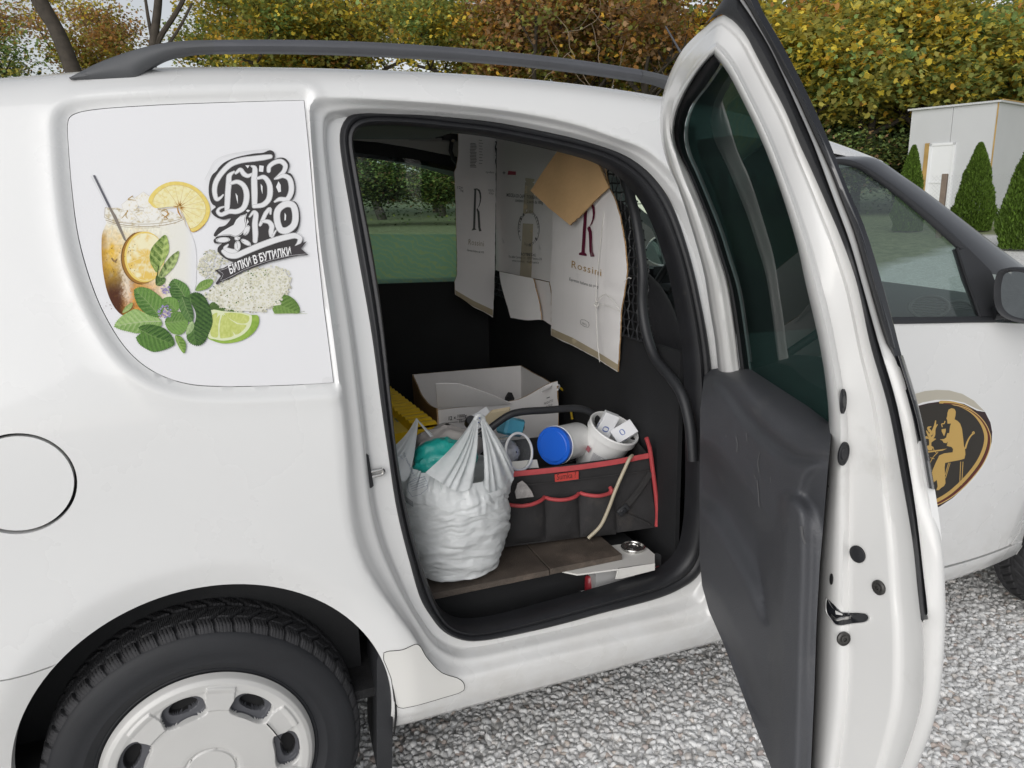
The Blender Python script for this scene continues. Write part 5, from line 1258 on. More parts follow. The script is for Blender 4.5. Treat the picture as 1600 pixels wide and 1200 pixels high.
# ---------------------------------------------------------------- tubs in the tool bag
def frame_of(ax):
    ax = np.asarray(ax, float); ax /= np.linalg.norm(ax); a = np.cross((0, 0, 1), ax); a /= np.linalg.norm(a); return ax, a, np.cross(ax, a)
bu = thing('plastic_bucket', 'open white plastic bucket holding two blue and white medicine boxes', 'bucket', on_y(940, 715, .36))
ax, au, av = frame_of((.24, -.40, .88)); c = on_y(960, 669, .34); r0 = .0655
MB().lathe([(.052, -.135), (.0535, -.13), (r0 - .004, -.022), (r0 - .002, -.020), (r0 + .003, -.019), (r0 + .003, -.004), (r0 + .004, 0), (r0 + .002, .003), (r0 - .001, .002), (r0 - .003, -.003), (r0 - .0045, -.02), (.053, -.125), (0, -.125)], c, ax, 44).build('bucket_shell', M['tub'], bu, True, 40)
def tub_label(c, ax, r1, r2, h1, h2, t1, t2, lines, name, parent, base=(.80, .80, .79)):
    def place(a, b, l):
        t = t1 + (t2 - t1) * a; h_ = h1 + (h2 - h1) * b; r_ = r1 + (r2 - r1) * b + .0004 + l * 30; return c + ax * h_ + (au2 * math.cos(t) + av2 * math.sin(t)) * r_
    au2, av2 = frame_of(ax)[1:]
    p_ = Print(place)
    for (x0, y0, x1, y1, col) in lines: p_.poly([(x0, y0), (x1, y0), (x1, y1), (x0, y1)], col, .08)
    return p_.build(name, M['print_paper'], parent)
rs = np.random.default_rng(3)
lines = []
for k in range(11):
    y = .22 + k * .042; lines.append((.30, y, .30 + rs.uniform(.22, .42), y + .014, (.36, .36, .40)))
lines += [(.12, .55, .22, .72, (.35, .12, .14)), (.80, .08, .92, .22, (.36, .33, .28))]
tub_label(c, ax, .0545, .0622, -.118, -.026, rad(150), rad(262), lines, 'bucket_print', bu)
M['box_print'] = attr_mat('box_print_ink', .5)
def printed_box(name, label, cen, ax_, up_, d, group='medicine boxes'):
    ax_ = np.asarray(ax_, float); ax_ /= np.linalg.norm(ax_); up_ = np.asarray(up_, float); up_ -= ax_ * (ax_ @ up_); up_ /= np.linalg.norm(up_); s_ = np.cross(up_, ax_); R_ = np.stack([ax_, s_, up_], 1)
    t = thing(name, label, 'medicine box', cen, group); MB().box(cen, d, R_, .0008).build('box_carton', mat('box_white', (.76, .77, .79), .45), t, False)
    for sgn, o_, u_, w_, h_ in [(1, up_, ax_, d[0], d[1]), (1, s_, ax_, d[0], d[2]), (-1, s_, ax_, d[0], d[2])]:
        v_ = np.cross(o_ * sgn, u_); off_ = (d[2] if o_ is up_ else d[1]) / 2
        pl_ = lambda a, b, l, o_=o_, sgn=sgn, u_=u_, v_=v_, off_=off_, w_=w_, h_=h_: np.asarray(cen) + o_ * sgn * (off_ + .0004 + l) + u_ * (a - .5) * w_ * .97 + v_ * (b - .5) * h_ * .94
        q = Print(pl_); q.poly([(.70, .02), (.99, .02), (.99, .98), (.70, .98)], (.03, .09, .38), 1); q.poly([(.01, .02), (.10, .02), (.10, .98), (.01, .98)], (.05, .14, .45), 1); q.stroke([(.32, .5), (.36, .68), (.46, .68), (.50, .5), (.46, .32), (.36, .32)], .045, (.10, .16, .42), closed=True)
        for k in range(4): q.poly([(.06, .15 + .2 * k), (.26, .15 + .2 * k), (.26, .22 + .2 * k), (.06, .22 + .2 * k)], (.28, .32, .45), 1)
        q.poly([(.56, .2), (.70, .2), (.70, .8), (.56, .8)], (.50, .62, .78), 1); q.build('box_print', M['box_print'], t)
    return t
printed_box('medicine_box', 'blue and white medicine box standing at the back left of the bucket', c + ax * .000 + np.array([-.018, .012, .006]), (.35, -.25, .9), (-.2, -1, .1), (.075, .040, .018))
printed_box('medicine_box', 'blue and white medicine box leaning at the front right of the bucket', c - ax * .008 + np.array([.022, -.018, -.002]), (.85, -.1, .42), (-.3, -.75, .6), (.062, .040, .016))
# tub lying on its side with a blue lid
bt = thing('lidded_tub', 'white tub with a blue lid lying on its side in the tool bag', 'tub', on_y(880, 715, .38))
ax, au, av = frame_of((-.80, -.52, .12)); c = on_y(864, 697, .335); rl = .0495
MB().lathe([(0, .002), (rl * .80, .002), (rl * .84, .0005), (rl * .96, .0005), (rl, -.002), (rl, -.014), (rl * .985, -.016)], c, ax, 48).build('tub_lid', M['blue_lid'], bt, True, 35)
MB().lathe([(rl * .99, -.0145), (rl * 1.02, -.0155), (rl * 1.02, -.019), (rl * .95, -.021), (rl * .93, -.12), (rl * .90, -.126), (0, -.126)], c, ax, 48).build('tub_body', M['tub'], bt, True, 35)
lines = [(.30, .16, .56, .50, (.50, .03, .06)), (.33, .24, .52, .29, (.8, .7, .7)), (.33, .36, .50, .40, (.8, .7, .7))]
for k in range(8): lines.append((.62, .12 + .085 * k, .62 + rs.uniform(.15, .3), .15 + .085 * k, (.45, .42, .44)))
lines += [(.30, .58, .54, .62, (.2, .2, .22)), (.30, .68, .50, .71, (.4, .4, .42))]
tub_label(c, -ax, rl * .945, rl * .93, .030, .118, rad(10), rad(-160) + 2 * math.pi * 0, lines, 'tub_print', bt)
# clear pot with a white ring, seen from its open end
cp = thing('clear_pot', 'clear plastic pot with a white ring rim lying left of the blue lid', 'pot', on_y(812, 725, .36))
ax, au, av = frame_of((.42, -.86, .26)); c = on_y(811, 706, .345); rl = .047
MB().tube([c + (au * math.cos(t) + av * math.sin(t)) * rl for t in np.linspace(0, 2 * math.pi, 49)[:-1]], .0034, 8, True).build('pot_ring', M['tub'], cp)
M['clear'] = glass_mat('clear_plastic', (.86, .88, .90), .08, veil=(.6, .62, .64, .12))
MB().lathe([(rl * .97, .0), (rl * .95, -.004), (rl * .85, -.09), (0, -.092)], c, ax, 40).build('pot_wall', M['clear'], cp, True, 40)
rs = np.random.default_rng(5); V = []
th = np.linspace(0, 2 * math.pi, 30)[:-1]; ph = np.linspace(-1.5, 1.5, 16); g = []
for t in th: g.append([c - ax * .045 + (au * math.cos(t) * math.cos(q) + av * math.sin(t) * math.cos(q)) * .034 * (1 + .35 * (float(fbm(np.array(t * 2.2), np.array(q * 2.5), 4, 6)) - .5) * 2) + ax * .036 * math.sin(q) for q in ph])
g = np.array(g); g = np.concatenate([g, g[:1]]); MB().grid(g).build('crumpled_bag', mat('grey_poly', (.30, .31, .34), .2, coat=.6, bump=1.0, bscale=70, var=.35, vscale=45), cp, True)
o = MB().grid(np.array([[c + np.array([-.045 + .10 * u, .0 + .012 * v, -.040 - .012 * u + .018 * v]) + np.array([0, -.004, 0]) * math.sin(5 * u) for v in np.linspace(0, 1, 4)] for u in np.linspace(0, 1, 12)])).build('paper_strip', mat('cream_paper', (.70, .68, .62), .8)); tag(o, 'cream paper strip tucked under the clear pot along the bag edge', 'paper')
# blue pack, dark red jar, small carton, cardboard scrap, cable: behind the handle
o = MB().box(on_y(798, 666, .46), (.060, .05, .050), np.array([[.9, -.2, .3], [.1, .95, .1], [-.3, -.1, .9]]), .006).build('wipes_pack', mat('cyan_pack', (.10, .40, .56), .35, coat=.3, bump=.5, bscale=50), None, True, 40); tag(o, 'light blue wipes pack under the tube handle', 'pack')
o = MB().lathe([(0, .004), (.020, .004), (.022, 0), (.022, -.06), (0, -.06)], on_y(809, 666, .50), (.2, -.9, .2), 24).build('dark_jar', mat('dark_red_jar', (.05, .012, .016), .3, coat=.4), None, True, 40); tag(o, 'dark red round jar between the blue pack and the carton', 'jar')
printed_box('medicine_box', 'small blue and white box lying behind the bag handle by the carton', on_y(750, 657, .52), (.85, .1, .35), (-.2, -.75, .6), (.068, .042, .022))
o = MB().prism([on_y(a, b, .50) for a, b in [(752, 660), (768, 645), (796, 640), (797, 652), (776, 662), (757, 674)]], (.004, .006, .006)).build('cardboard_scrap', mat('pale_card', (.58, .48, .32), .8), None, False); tag(o, 'torn pale cardboard scrap beside the black tube handle', 'cardboard')
o = MB().lathe([(0, .003), (.012, .003), (.014, 0), (.014, -.03)], on_y(736, 657, .50), (-.1, -.8, .5), 20).build('black_cap', M['black_plastic'], None, True, 40); tag(o, 'small black screw cap left of the little medicine box', 'cap')
o = MB().tube(smooth([on_y(874, 605, .80), on_y(884, 614, .80), on_y(891, 628, .78), on_y(892, 640, .72), on_y(894, 654, .66)], 6), .0035, 8).build('yellow_cable', mat('yellow_cable', (.62, .42, .03), .4)); tag(o, 'thin yellow cable hanging behind the open carton', 'cable')

# ---------------------------------------------------------------- open carton
ct = thing('open_carton', 'open white coffee carton with a brown side behind the tool bag', 'carton', (.87, .9, .5))
zt = .78
BL, BR, FR, FL = [on_z(a, b, zt) for a, b in [(644, 585), (814, 571), (872, 603), (683, 638)]]
dn = np.array([0, 0, -.26])
def wall(p, q, name, mats, parent, top=None, th_=.004, nseg=18, warp=.004, seed=1, inward=None):
    d = q - p; n_ = np.cross(d, (0, 0, 1)); n_ /= np.linalg.norm(n_)
    if n_ @ (inward - (p + q) / 2) < 0: n_ = -n_
    g1, g2 = [], []
    for i, u in enumerate(np.linspace(0, 1, nseg)):
        h = top(u) if top else 0.0; r1, r2 = [], []
        for v in np.linspace(0, 1, 8):
            pt = p + d * u + np.array([0, 0, h * (1 - v)]) + dn * v + n_ * warp * (float(fbm(np.array(u * 5 + seed), np.array(v * 3.), 3, seed)) - .5) * 2
            r1.append(pt); r2.append(pt + n_ * th_)
        g1.append(r1); g2.append(r2)
    g1, g2 = np.array(g1), np.array(g2); m_ = MB(); m_.cur = 0; m_.grid(g1); m_.cur = 1; m_.grid(g2); m_.cur = 2; m_.grid(np.stack([g1[:, 0], g2[:, 0]], 1)); m_.grid(np.stack([g1[0], g2[0]], 1)); m_.grid(np.stack([g1[-1], g2[-1]], 1))
    return m_.build(name, mats, parent, True, 40)
cen = (BL + BR + FR + FL) / 4
ftop = lambda u: -.018 + .020 * u * 0 + (.035 * sstep(.62, 1.0, u) * 1.0 + .0) + .014 * (1 - sstep(.0, .5, u)) - .002
wall(FL, FR, 'carton_wall', [M['card_white'], M['card_white'], M['corr']], ct, ftop, inward=cen, seed=2)
wall(BL, BR, 'carton_wall', [M['card_white'], M['card_white'], M['corr']], ct, None, inward=cen, seed=3, warp=.003)
wall(BR, FR, 'carton_wall', [M['card_white'], M['card_white'], M['corr']], ct, None, inward=cen, seed=4)
wall(BL, FL, 'carton_wall', [M['kraft_dim'], M['card_white'], M['corr']], ct, lambda u: -.03 * math.sin(math.pi * u), inward=cen, seed=5)
MB().box(cen + dn + np.array([0, 0, .004]), (.36, .34, .004)).build('carton_floor', M['kraft_dim'], ct, False)
# front flap folded inwards, corner curl
flp = [(683.5, 637), (700, 636), (730, 635.5), (765, 634), (800, 631), (770, 618), (731, 604), (716, 600), (690, 599.5), (681, 600.5)]
fl3 = [on_plane(a, b, FL + np.array([0, .0, -.002]), (0.12, -1, -.55)) for a, b in flp]
MB().prism(fl3, (0, .003, .002)).build('carton_flap', M['card_white'], ct, False)
MB().tube(smooth([on_z(a, b, zt + .002) for a, b in [(846, 612), (858, 606), (868, 600), (874, 603), (871, 609)]], 4), [.003] * 17, 8).build('carton_curl', M['card_white'], ct)
ppf = Print(Place((FL + FR) / 2 + np.array([0, -.008, 0]), np.cross(FR - FL, (0, 0, 1)) / np.linalg.norm(FR - FL)))
ink = (.06, .055, .06)
ppf.text('12 ×', (701, 656.5), (11, -.6), (.3, -6.2), ink, bold=.02); ppf.text('1000g', (715, 652.5), (14, -1), (.3, -5), ink, bold=.02); ppf.stroke([(714, 655.5), (730, 654.3)], .8, ink, 2); ppf.text('35oz', (717, 660), (10, -.8), (.3, -4.2), ink, bold=.02); ppf.stroke([(700, 660.5), (715, 659.2)], .7, ink, 2)
ppf.text('PRODOTTO', (850, 633), (14, -5.5), (.2, -4.0), ink); ppf.text('IN ITALIA', (853, 638), (10, -4), (.2, -4.0), ink); ppf.stroke([(854.5, 622), (858.5, 620.5)], 1.2, ink, 2)
ppf.build('carton_print', M['print_paper'], ct)
o = MB().prism([on_y(a, b, .86) for a, b in [(788, 628), (793, 620), (799, 621), (803, 630), (800, 634)]], (.01, .02, .01)).build('dark_rag', M['tool_cloth'], None, False); tag(o, 'dark cloth rag peeping out of the open carton', 'rag')
# yellow case
yc = thing('yellow_case', 'yellow ribbed plastic case at the left of the open carton', 'case', (.50, .85, .50))
nr_ = on_z(687, 662, .755); fr_ = on_z(612, 604, .755)
e1 = fr_ - nr_; e2 = np.array([-.26, -.02, 0])
m = MB(); g = []
for i, u in enumerate(np.linspace(0, 1.15, 60)):
    rib = .006 * (abs(((u * 13) % 1) - .5) < .30); row = []
    for j, v in enumerate([0, .03, .05, .28, .32, 1.0]):
        z = rib if v <= .28 else -.012
        if v == 0: z = -.012
        row.append(nr_ + e1 * u + e2 * v + np.array([0, 0, z]))
    row = [row[0] + np.array([.004, 0, -.25]), row[0] + np.array([.004, 0, -.028]), row[0] + np.array([.014, 0, -.026]), row[0] + np.array([.014, 0, -.008])] + row; g.append(row)
m.grid(np.array(g)).build('case_lid', M['yellow'], yc, True, 35)
MB().prism([nr_ + np.array([.004, 0, -.25]), nr_ + np.array([.012, 0, -.006]), nr_ + e2 + np.array([0, 0, -.012]), nr_ + e2 + np.array([0, 0, -.25])], (0, .004, 0)).build('case_end', M['yellow'], yc, False)
stp = Print(Place(nr_ + e2 * .5 + np.array([0, 0, -.0115]), (0, 0, 1.)))
stp.poly([(614, 650), (629, 649), (634, 657), (620, 659.5)], (.40, .37, .24), 20); stp.stroke([(618, 653), (624, 652), (627, 655.5), (621, 657)], 1.2, (.15, .13, .06), closed=True); stp.stroke([(616, 655), (631, 654)], .8, (.2, .17, .08), 2)
stp.build('case_sticker', M['print_paper'], yc)

# ---------------------------------------------------------------- flattened cardboard hung on the partition
cb = thing('cardboard_sheet', 'flattened white coffee carton hung over the wire partition', 'cardboard', (1.09, .9, .9))
PX = 1.082
SHEET = {}
def sheet(name, px, p0, n_, th_, mats, parent, warp=.004, seed=1, step=.018, rag=0.0, bend=None):
    px = np.array(px, float); n_ = np.asarray(n_, float); n_ /= np.linalg.norm(n_); n_ = n_ if n_ @ (CAM - np.asarray(p0)) > 0 else -n_
    pts = keepcorners(px, 5.0); 
    if rag: pts = pts + (np.stack([fbm(pts[:, 0] * .35, pts[:, 1] * .35, 3, seed), fbm(pts[:, 1] * .35, pts[:, 0] * .35, 3, seed + 5)], 1) - .5) * rag
    P, T = cdt(pts, [], 9, bstep=5)
    def at(a, b, l=0.0):
        q = on_plane(a, b, p0, n_); w_ = warp * (float(fbm(np.array(a * .022 + seed), np.array(b * .022), 3, seed)) - .5) * 2 + (bend(a, b) if bend else 0) + l
        d_ = ray(a, b); return q - d_ * (w_ / abs(d_ @ n_))
    V = np.array([at(a, b) for a, b in P]); nV = len(V); e = loops_of(T)
    VV = np.vstack([V, V - n_ * th_, V, V - n_ * th_]); F = [tuple(t) for t in T] + [tuple(t[::-1] + nV) for t in T] + [(b + 2 * nV, a + 2 * nV, a + 3 * nV, b + 3 * nV) for a, b in e]
    o = mesh_obj(name, VV, F, mats, parent, True); mi = [0] * len(T) + [1] * len(T) + [1] * len(e); o.data.polygons.foreach_set('material_index', np.array(mi, np.int32)); o.data.set_sharp_from_angle(angle=rad(50)); SHEET[o] = lambda a, b, l: at(a, b, .0028 + l); return o
crease = lambda y0, w, d: (lambda a, b: -d * math.exp(-((b - y0) / w) ** 2))
Cpx = [(866, 214), (940, 222), (946, 270), (951, 293), (960, 310), (969, 340), (976, 382), (979, 412), (979.5, 428), (975, 458), (970, 486), (968.5, 530), (965, 581), (950, 572), (934, 561), (915, 551), (895, 540), (878, 533), (861, 524), (861.5, 454), (859, 440), (863, 385)]
Bpx = [(776.5, 207), (866, 213), (867, 300), (864, 385), (859, 440), (845, 437), (830, 434), (800, 428), (774.5, 422), (775, 330)]
Apx = [(716, 206), (775.5, 207), (775, 240), (774.5, 330), (773, 421), (772, 460), (770, 496), (755, 487), (740, 480), (725, 468), (711, 460), (710.5, 440), (714, 430), (714, 395), (712, 320), (710, 268), (713, 262), (716, 240)]
dC = lambda a, b: -.004 * math.exp(-((b - (440 + (a - 860) * .14)) / 3.0) ** 2) - .003 * math.exp(-((a - (932 + (b - 400) * -.03)) / 3.0) ** 2) - .0025 * math.exp(-((a - (950 - (b - 300) * .05)) / 3.0) ** 2)
Cs = sheet('printed_panel', Cpx, (PX, .6, 1), (1, .05, .06), .004, [M['card_white'], M['corr']], cb, .006, 2, rag=1.4, bend=dC)
dB = lambda a, b: -.003 * math.exp(-((b - (279 + (a - 776) * .10)) / 2.5) ** 2) - .003 * math.exp(-((a - 822) / 2.0) ** 2)
Bs = sheet('printed_panel', Bpx, (PX + .004, .6, 1), (1, .0, .0), .004, [M['card_white'], M['corr']], cb, .004, 3, rag=.8, bend=dB)
yA = on_x(775, 330, PX + .004)[1]
M['card_shade'] = M['card_white']
As = sheet('printed_panel', Apx, (PX, yA - .004, 1), (.10, -1, .05), .004, [M['card_white'], M['corr']], cb, .005, 4, rag=1.2, bend=lambda a, b: -.003 * math.exp(-((b - 272) / 2.5) ** 2) - .003 * math.exp(-((b - 407) / 2.5) ** 2))
sheet('loose_flap', [(780, 424), (797, 428), (833, 435), (838, 455), (843, 475), (846, 499.5), (820, 500), (798, 496.5), (790, 470), (783, 445)], (PX - .03, .9, 1), (1, .25, -.1), .004, [M['card_white'], M['corr']], cb, .004, 5, rag=1.2)
sheet('loose_flap', [(833, 436), (858, 441), (861, 460), (861, 508), (847, 499), (842, 472)], (PX - .004, .9, 1), (1, .1, 0), .004, [M['card_white'], M['corr']], cb, .003, 6, rag=1.0)
# parcel tape along the lower edges and over the seams
for px, sh in [([(861.5, 513), (895, 528), (934, 550), (966, 570), (965, 580), (950, 571), (934, 560), (895, 539), (861.5, 524)], Cs),
               ([(711, 453), (740, 470), (770, 484), (770, 494), (755, 486), (740, 479), (712, 460)], As), ([(821, 278), (835, 280), (833, 333), (817, 334)], Bs), ([(817, 349), (833, 350), (830, 437), (812, 431)], Bs)]:
    P, T = cdt(np.array(px, float), [], 6, bstep=5); mesh_obj('parcel_tape', [SHEET[sh](a, b, -.0008) for a, b in P], T, M['tape'], cb, True)
# prints
pC = Print(SHEET[Cs])
K = lambda L: crop(L, 700, 200, 3.076)
wine, gold2, greyk = (.115, .012, .035), (.42, .28, .12), (.13, .13, .13)
def big_r(P_, pts, col):
    """tall serif initial with a curled bowl and a long leg"""
    o = lambda L: [tuple(np.array(pts(a, b))) for a, b in L]
    P_.poly(o([(.30, .02), (.62, .0), (.62, .04), (.54, .06), (.44, .94), (.56, .965), (.56, 1.0), (.10, 1.0), (.10, .965), (.24, .94), (.36, .06), (.30, .05)]), col, 9)
    P_.poly(o([(.60, .0), (.86, .03), (.97, .10), (1.0, .20), (.96, .30), (.84, .40), (.66, .47), (.60, .48), (.62, .445), (.76, .40), (.84, .33), (.87, .24), (.84, .14), (.76, .07), (.62, .04)]), col, 9)
    P_.poly(o([(.62, .455), (.74, .46), (.84, .54), (.88, .70), (.92, .90), (1.02, .985), (1.02, 1.0), (.80, 1.0), (.72, .90), (.68, .70), (.64, .56), (.56, .50)]), col, 9)
big_r(pC, lambda a, b: (904 + a * 26 - (b) * 2.0, 312 + b * 86 + a * 4 - (0 if a < .6 else 0)), wine)
pC.text('Rossini', (893, 418), (46, 13.5), (.5, -11.5), gold2, spacing=1.15)
pC.text('Espresso Italiano dal 1970', (889.5, 438), (45, 13.5), (.3, -4.6), greyk)
pC.stroke(K([(640, 920), (676, 935), (674, 958), (638, 942)]), .5, greyk, 2, closed=True); pC.text('100 %', (909.5, 506), (7, 3), (0, -3), greyk)
for k in range(4): pC.stroke([(884 + 22 * k, 250 + 18 * k), (879 + 21 * k, 500 + 18 * k)], .35, (.80, .79, .78), 2, False)
pC.build('panel_print', M['print_paper'], cb)
pB = Print(SHEET[Bs])
pB.text('MISCELA DI CAFFÈ TORREFATTO', (791.5, 307), (55, 5.0), (.2, -5.4), greyk, bold=.015)
pB.text('contiene n° 12 pacchi da 1000g', (805, 315), (43, 4.0), (.2, -5.0), greyk, bold=.01)
cc = (826, 357)
for t0, t1 in [(rad(118), rad(242)), (rad(-62), rad(62))]: pB.stroke([(cc[0] + 16.5 * math.cos(t), cc[1] - 31 * math.sin(t) * .92) for t in np.linspace(t0 + .35, t1 - .35, 12)], .7, greyk, 2)
def ring_text(P_, s, t0, t1, r):
    for i, ch in enumerate(s):
        t = t0 + (t1 - t0) * (i + .5) / len(s)
        if ch == ' ': continue
        c_ = np.array([cc[0] + r * .56 * math.cos(t), cc[1] - r * math.sin(t)]); ex = np.array([math.sin(t) * .56, math.cos(t)]); ey = np.array([math.cos(t) * .56, -math.sin(t)])
        P_.text(ch, c_ - ex * 1.9 - ey * 2.2, ex * 3.8, ey * 4.8, greyk)
ring_text(pB, '· ROSSINI · ESPRESSO · ITALIANO ', rad(215), rad(215 - 345), 26)
pB.text('ROSSINI S.r.l.', (814, 399), (23, 1.6), (.1, -4.5), greyk, bold=.02); pB.text('Via della Cartiera 131 · 12020 Venasca CN', (794.5, 402.5), (52, 4.2), (.1, -3.8), greyk); pB.text('www.rossini.it · info@rossini.it', (800, 408.5), (42, 3.6), (.1, -3.6), greyk)
pB.poly([(794, 267), (806, 268), (806, 273.5), (793, 273)], (.42, .07, .11), 10); pB.stroke([(785.5, 270), (789.5, 270)], 1, greyk, 2); pB.stroke([(787.5, 268), (787.5, 272)], 1, greyk, 2)
for a in ((785, 380), (842, 390)): pB.poly([(a[0], a[1] - 9), (a[0] + 3, a[1] - 9), (a[0] + 4, a[1]), (a[0], a[1])], (.72, .71, .70), 10)
pB.build('panel_print', M['print_paper'], cb)
nA = np.array([.10, -1, .05]); nA /= np.linalg.norm(nA)
pA = Print(SHEET[As])
big_r(pA, lambda a, b: (735 + a * 17, 293 + b * 67 + a * 2), (.12, .125, .12))
pA.text('Rossini', (732, 382), (24, 3.0), (.2, -9.0), (.44, .40, .33), spacing=1.1); pA.text('Espresso Italiano dal 1970', (730, 392), (26, 4.0), (.2, -3.2), greyk)
rs = np.random.default_rng(9)
for k in range(17): pA.stroke([(734 + rs.uniform(0, 1), 224 + 2.3 * k), (742 + rs.uniform(0, 3), 224.3 + 2.3 * k)], .9, (.25, .25, .25), 2, False)
for k in range(9): pA.stroke([(748 + rs.uniform(0, 1), 219 + 4.5 * k), (753 + rs.uniform(0, 2), 219.5 + 4.5 * k)], .8, (.28, .28, .28), 2, False)
pA.text('ingredienti', (759, 270), (13, .8), (.1, -3), greyk); pA.text('PRODOTTO', (763, 299), (9, .8), (.1, -3.4), greyk); pA.text('IN ITALIA', (764, 303.5), (7, .6), (.1, -3.4), greyk); pA.text('12×', (715, 295), (8, .5), (.1, -4.5), greyk); pA.text('1kg', (719, 299), (5, .3), (.1, -4.0), greyk)
pA.build('panel_print', M['print_paper'], cb)
# brown square of card fixed across it
tan = sheet('brown_card', [(880, 223), (918, 229), (938, 263), (951, 293), (930, 313), (907, 337), (905, 340), (901, 342), (891, 352), (860, 327), (829, 298), (850, 265)], (PX - .035, .5, 1.3), (1, .16, .10), .005, [M['kraft'], M['corr']], None, .005, 8, rag=1.2, bend=lambda a, b: -.003 * math.exp(-((a - 850 - (b - 300) * 1.3) / 4) ** 2))
tag(tan, 'plain brown cardboard square fixed diagonally over the white carton', 'cardboard')
# string tied round the sheets
o = MB().tube(smooth([on_x(a, b, PX - .006) for a, b in [(870, 250), (884, 300)]], 3), .0007, 5).tube(smooth([on_x(a, b, PX - .012) for a, b in [(947, 300), (938, 380), (932, 440), (931, 474), (934, 540), (937, 566)]], 6), .0010, 5).tube(smooth([on_x(a, b, PX - .012) for a, b in [(931, 474), (948, 478), (962, 483), (970, 487)]], 6), .0010, 5).tube(smooth([on_x(a, b, PX - .012) for a, b in [(931, 474), (945, 460), (962, 476), (968, 485)]], 6), .0010, 5).tube(smooth([on_x(a, b, PX - .012) for a, b in [(932, 471), (929, 476), (933, 480), (935, 474)]], 6), .0016, 5).tube(smooth([on_x(a, b, PX - .01) for a, b in [(975, 440), (982, 434), (986, 435)]], 6), .0010, 5).build('white_string', mat('string', (.72, .70, .66), .8)); tag(o, 'thin white string tied round the hanging cardboard', 'string')
# ---------------------------------------------------------------- full white carrier bag
pb = thing('plastic_bag', 'full white plastic carrier bag with knotted handles on the plank', 'plastic bag', (.575, .27, .50))
bc = np.array([.572, .255, .5005])
def bag_r(t, z, seed=0):
    t = np.asarray(t, float); z = np.asarray(z, float); k = (z) / .16
    r = .098 + .030 * np.sin(np.clip(k, 0, 1.2) * 1.35) ** .8
    r = r * (1 - .55 * np.clip((.016 - z) / .016, 0, 1) ** 2)
    sq = (np.abs(np.cos(t)) ** 3 + np.abs(np.sin(t)) ** 3) ** (-1 / 3.)
    n_ = fbm(np.cos(t) * 1.3 + 5 + seed, z * 9 + np.sin(t) * 1.3, 3, 2) - .5
    u_ = np.cos(t) * 1.1 + 2; w_ = z * 42 + np.sin(t) * 2.6 + 2.2 * fbm(np.cos(t) * 1.6, np.sin(t) * 1.6 + z * 9, 3, 5)
    n2 = np.abs(fbm(u_, w_, 2, 12) - .5) * 2; n3 = np.abs(fbm(u_ * 2.3 + 4, w_ * 1.9, 2, 33) - .5) * 2
    return r * (.92 + .08 * sq) + .022 * n_ + .0085 * (n2 - .3) + .004 * (n3 - .3)
nt2 = 200; th = np.linspace(0, 2 * math.pi, nt2 + 1)
g = []
for z in np.linspace(0, .222, 120):
    r_ = bag_r(th, np.full_like(th, z)); g.append(np.stack([bc[0] + r_ * np.cos(th), bc[1] + r_ * 1.02 * np.sin(th), np.full_like(th, bc[2] + z)], 1))
g = np.array(g); cap = np.repeat(bc[None, None] , nt2 + 1, 1) + np.zeros((1, nt2 + 1, 3)); g = np.concatenate([cap, g])
MB().grid(g.transpose(1, 0, 2)).build('bag_body', M['white_bag'], pb, True)
# folded-over upper skirt, its rim rising to the back
g = []
hem = .190 + .010 * np.sin(th * 2 + .6) + .005 * np.sin(th * 5) - .012 * np.cos(th)
rim = .256 - .030 * np.cos(th) + .030 * np.clip(np.sin(th), 0, 1) + .004 * np.sin(th * 6 + 1)
for k in np.linspace(0, 1, 34):
    z = hem + (rim - hem) * k; r_ = bag_r(th, np.minimum(z, .205), 3) + .009 + .004 * np.sin(k * 3) - .022 * k ** 2 * (1 + .0 * th)
    r_ = r_ + (fbm(th * 14 + .3 * np.sin(th * 3), k * 1.2 + 0 * th, 3, 21) - .5) * .014 * (.25 + k)
    g.append(np.stack([bc[0] + r_ * np.cos(th), bc[1] + r_ * np.sin(th), bc[2] + z], 1))
MB().grid(np.array(g).transpose(1, 0, 2)).build('bag_skirt', M['white_bag'], pb, True)
def gather(top_px, yt, base, pleats, amp, n=46, m=26, seed=1, sag=.0, wt=.010):
    tpt = on_y(*top_px, yt); b3 = resample(smooth([on_y(a, b, y) for a, b, y in base], 6), n); d = b3[-1] - b3[0]; d /= np.linalg.norm(d); g = []
    for i, p in enumerate(b3):
        u = i / (n - 1); q0 = tpt + d * (u - .5) * wt; row = []
        for j in range(m):
            t = j / (m - 1); tt_ = t ** 1.25; p_ = q0 + (p - q0) * t; p_ = q0 * (1 - t) + p * t + np.array([0, 0, -sag * math.sin(math.pi * t)])
            w_ = amp * math.sin(u * pleats * 2 * math.pi + 2.0 * math.sin(u * 9 + seed)) * (.25 + .75 * math.sin(min(1, t * 1.1) * math.pi * .75)) * (1 - .55 * t)
            row.append(p_ + np.array([.25, -1, .1]) * w_ + np.array([0, -.014, 0]) * math.sin(math.pi * t))
        g.append(row)
    return MB().grid(np.array(g)).build('bag_handle', M['white_bag'], pb, True)
gather((744, 652), .255, [(664, 738, .125), (686, 752, .112), (706, 764, .112), (724, 768, .116), (739, 758, .13)], 5, .006, seed=2)
gather((752, 651), .265, [(757, 760, .13), (767, 772, .132), (782, 774, .15), (797, 760, .185), (803, 742, .22), (799, 722, .26)], 5, .006, seed=5)
gather((652, 655), .30, [(612, 700, .22), (618, 730, .17), (630, 752, .15), (640, 745, .15)], 3, .005, seed=3)
gather((652, 656), .31, [(700, 690, .30), (716, 700, .29), (722, 712, .27), (712, 718, .26)], 3, .004, seed=7, sag=.01)
gather((702, 664), .36, [(655, 690, .37), (690, 705, .36), (730, 690, .36), (750, 680, .35)], 5, .006, seed=9)
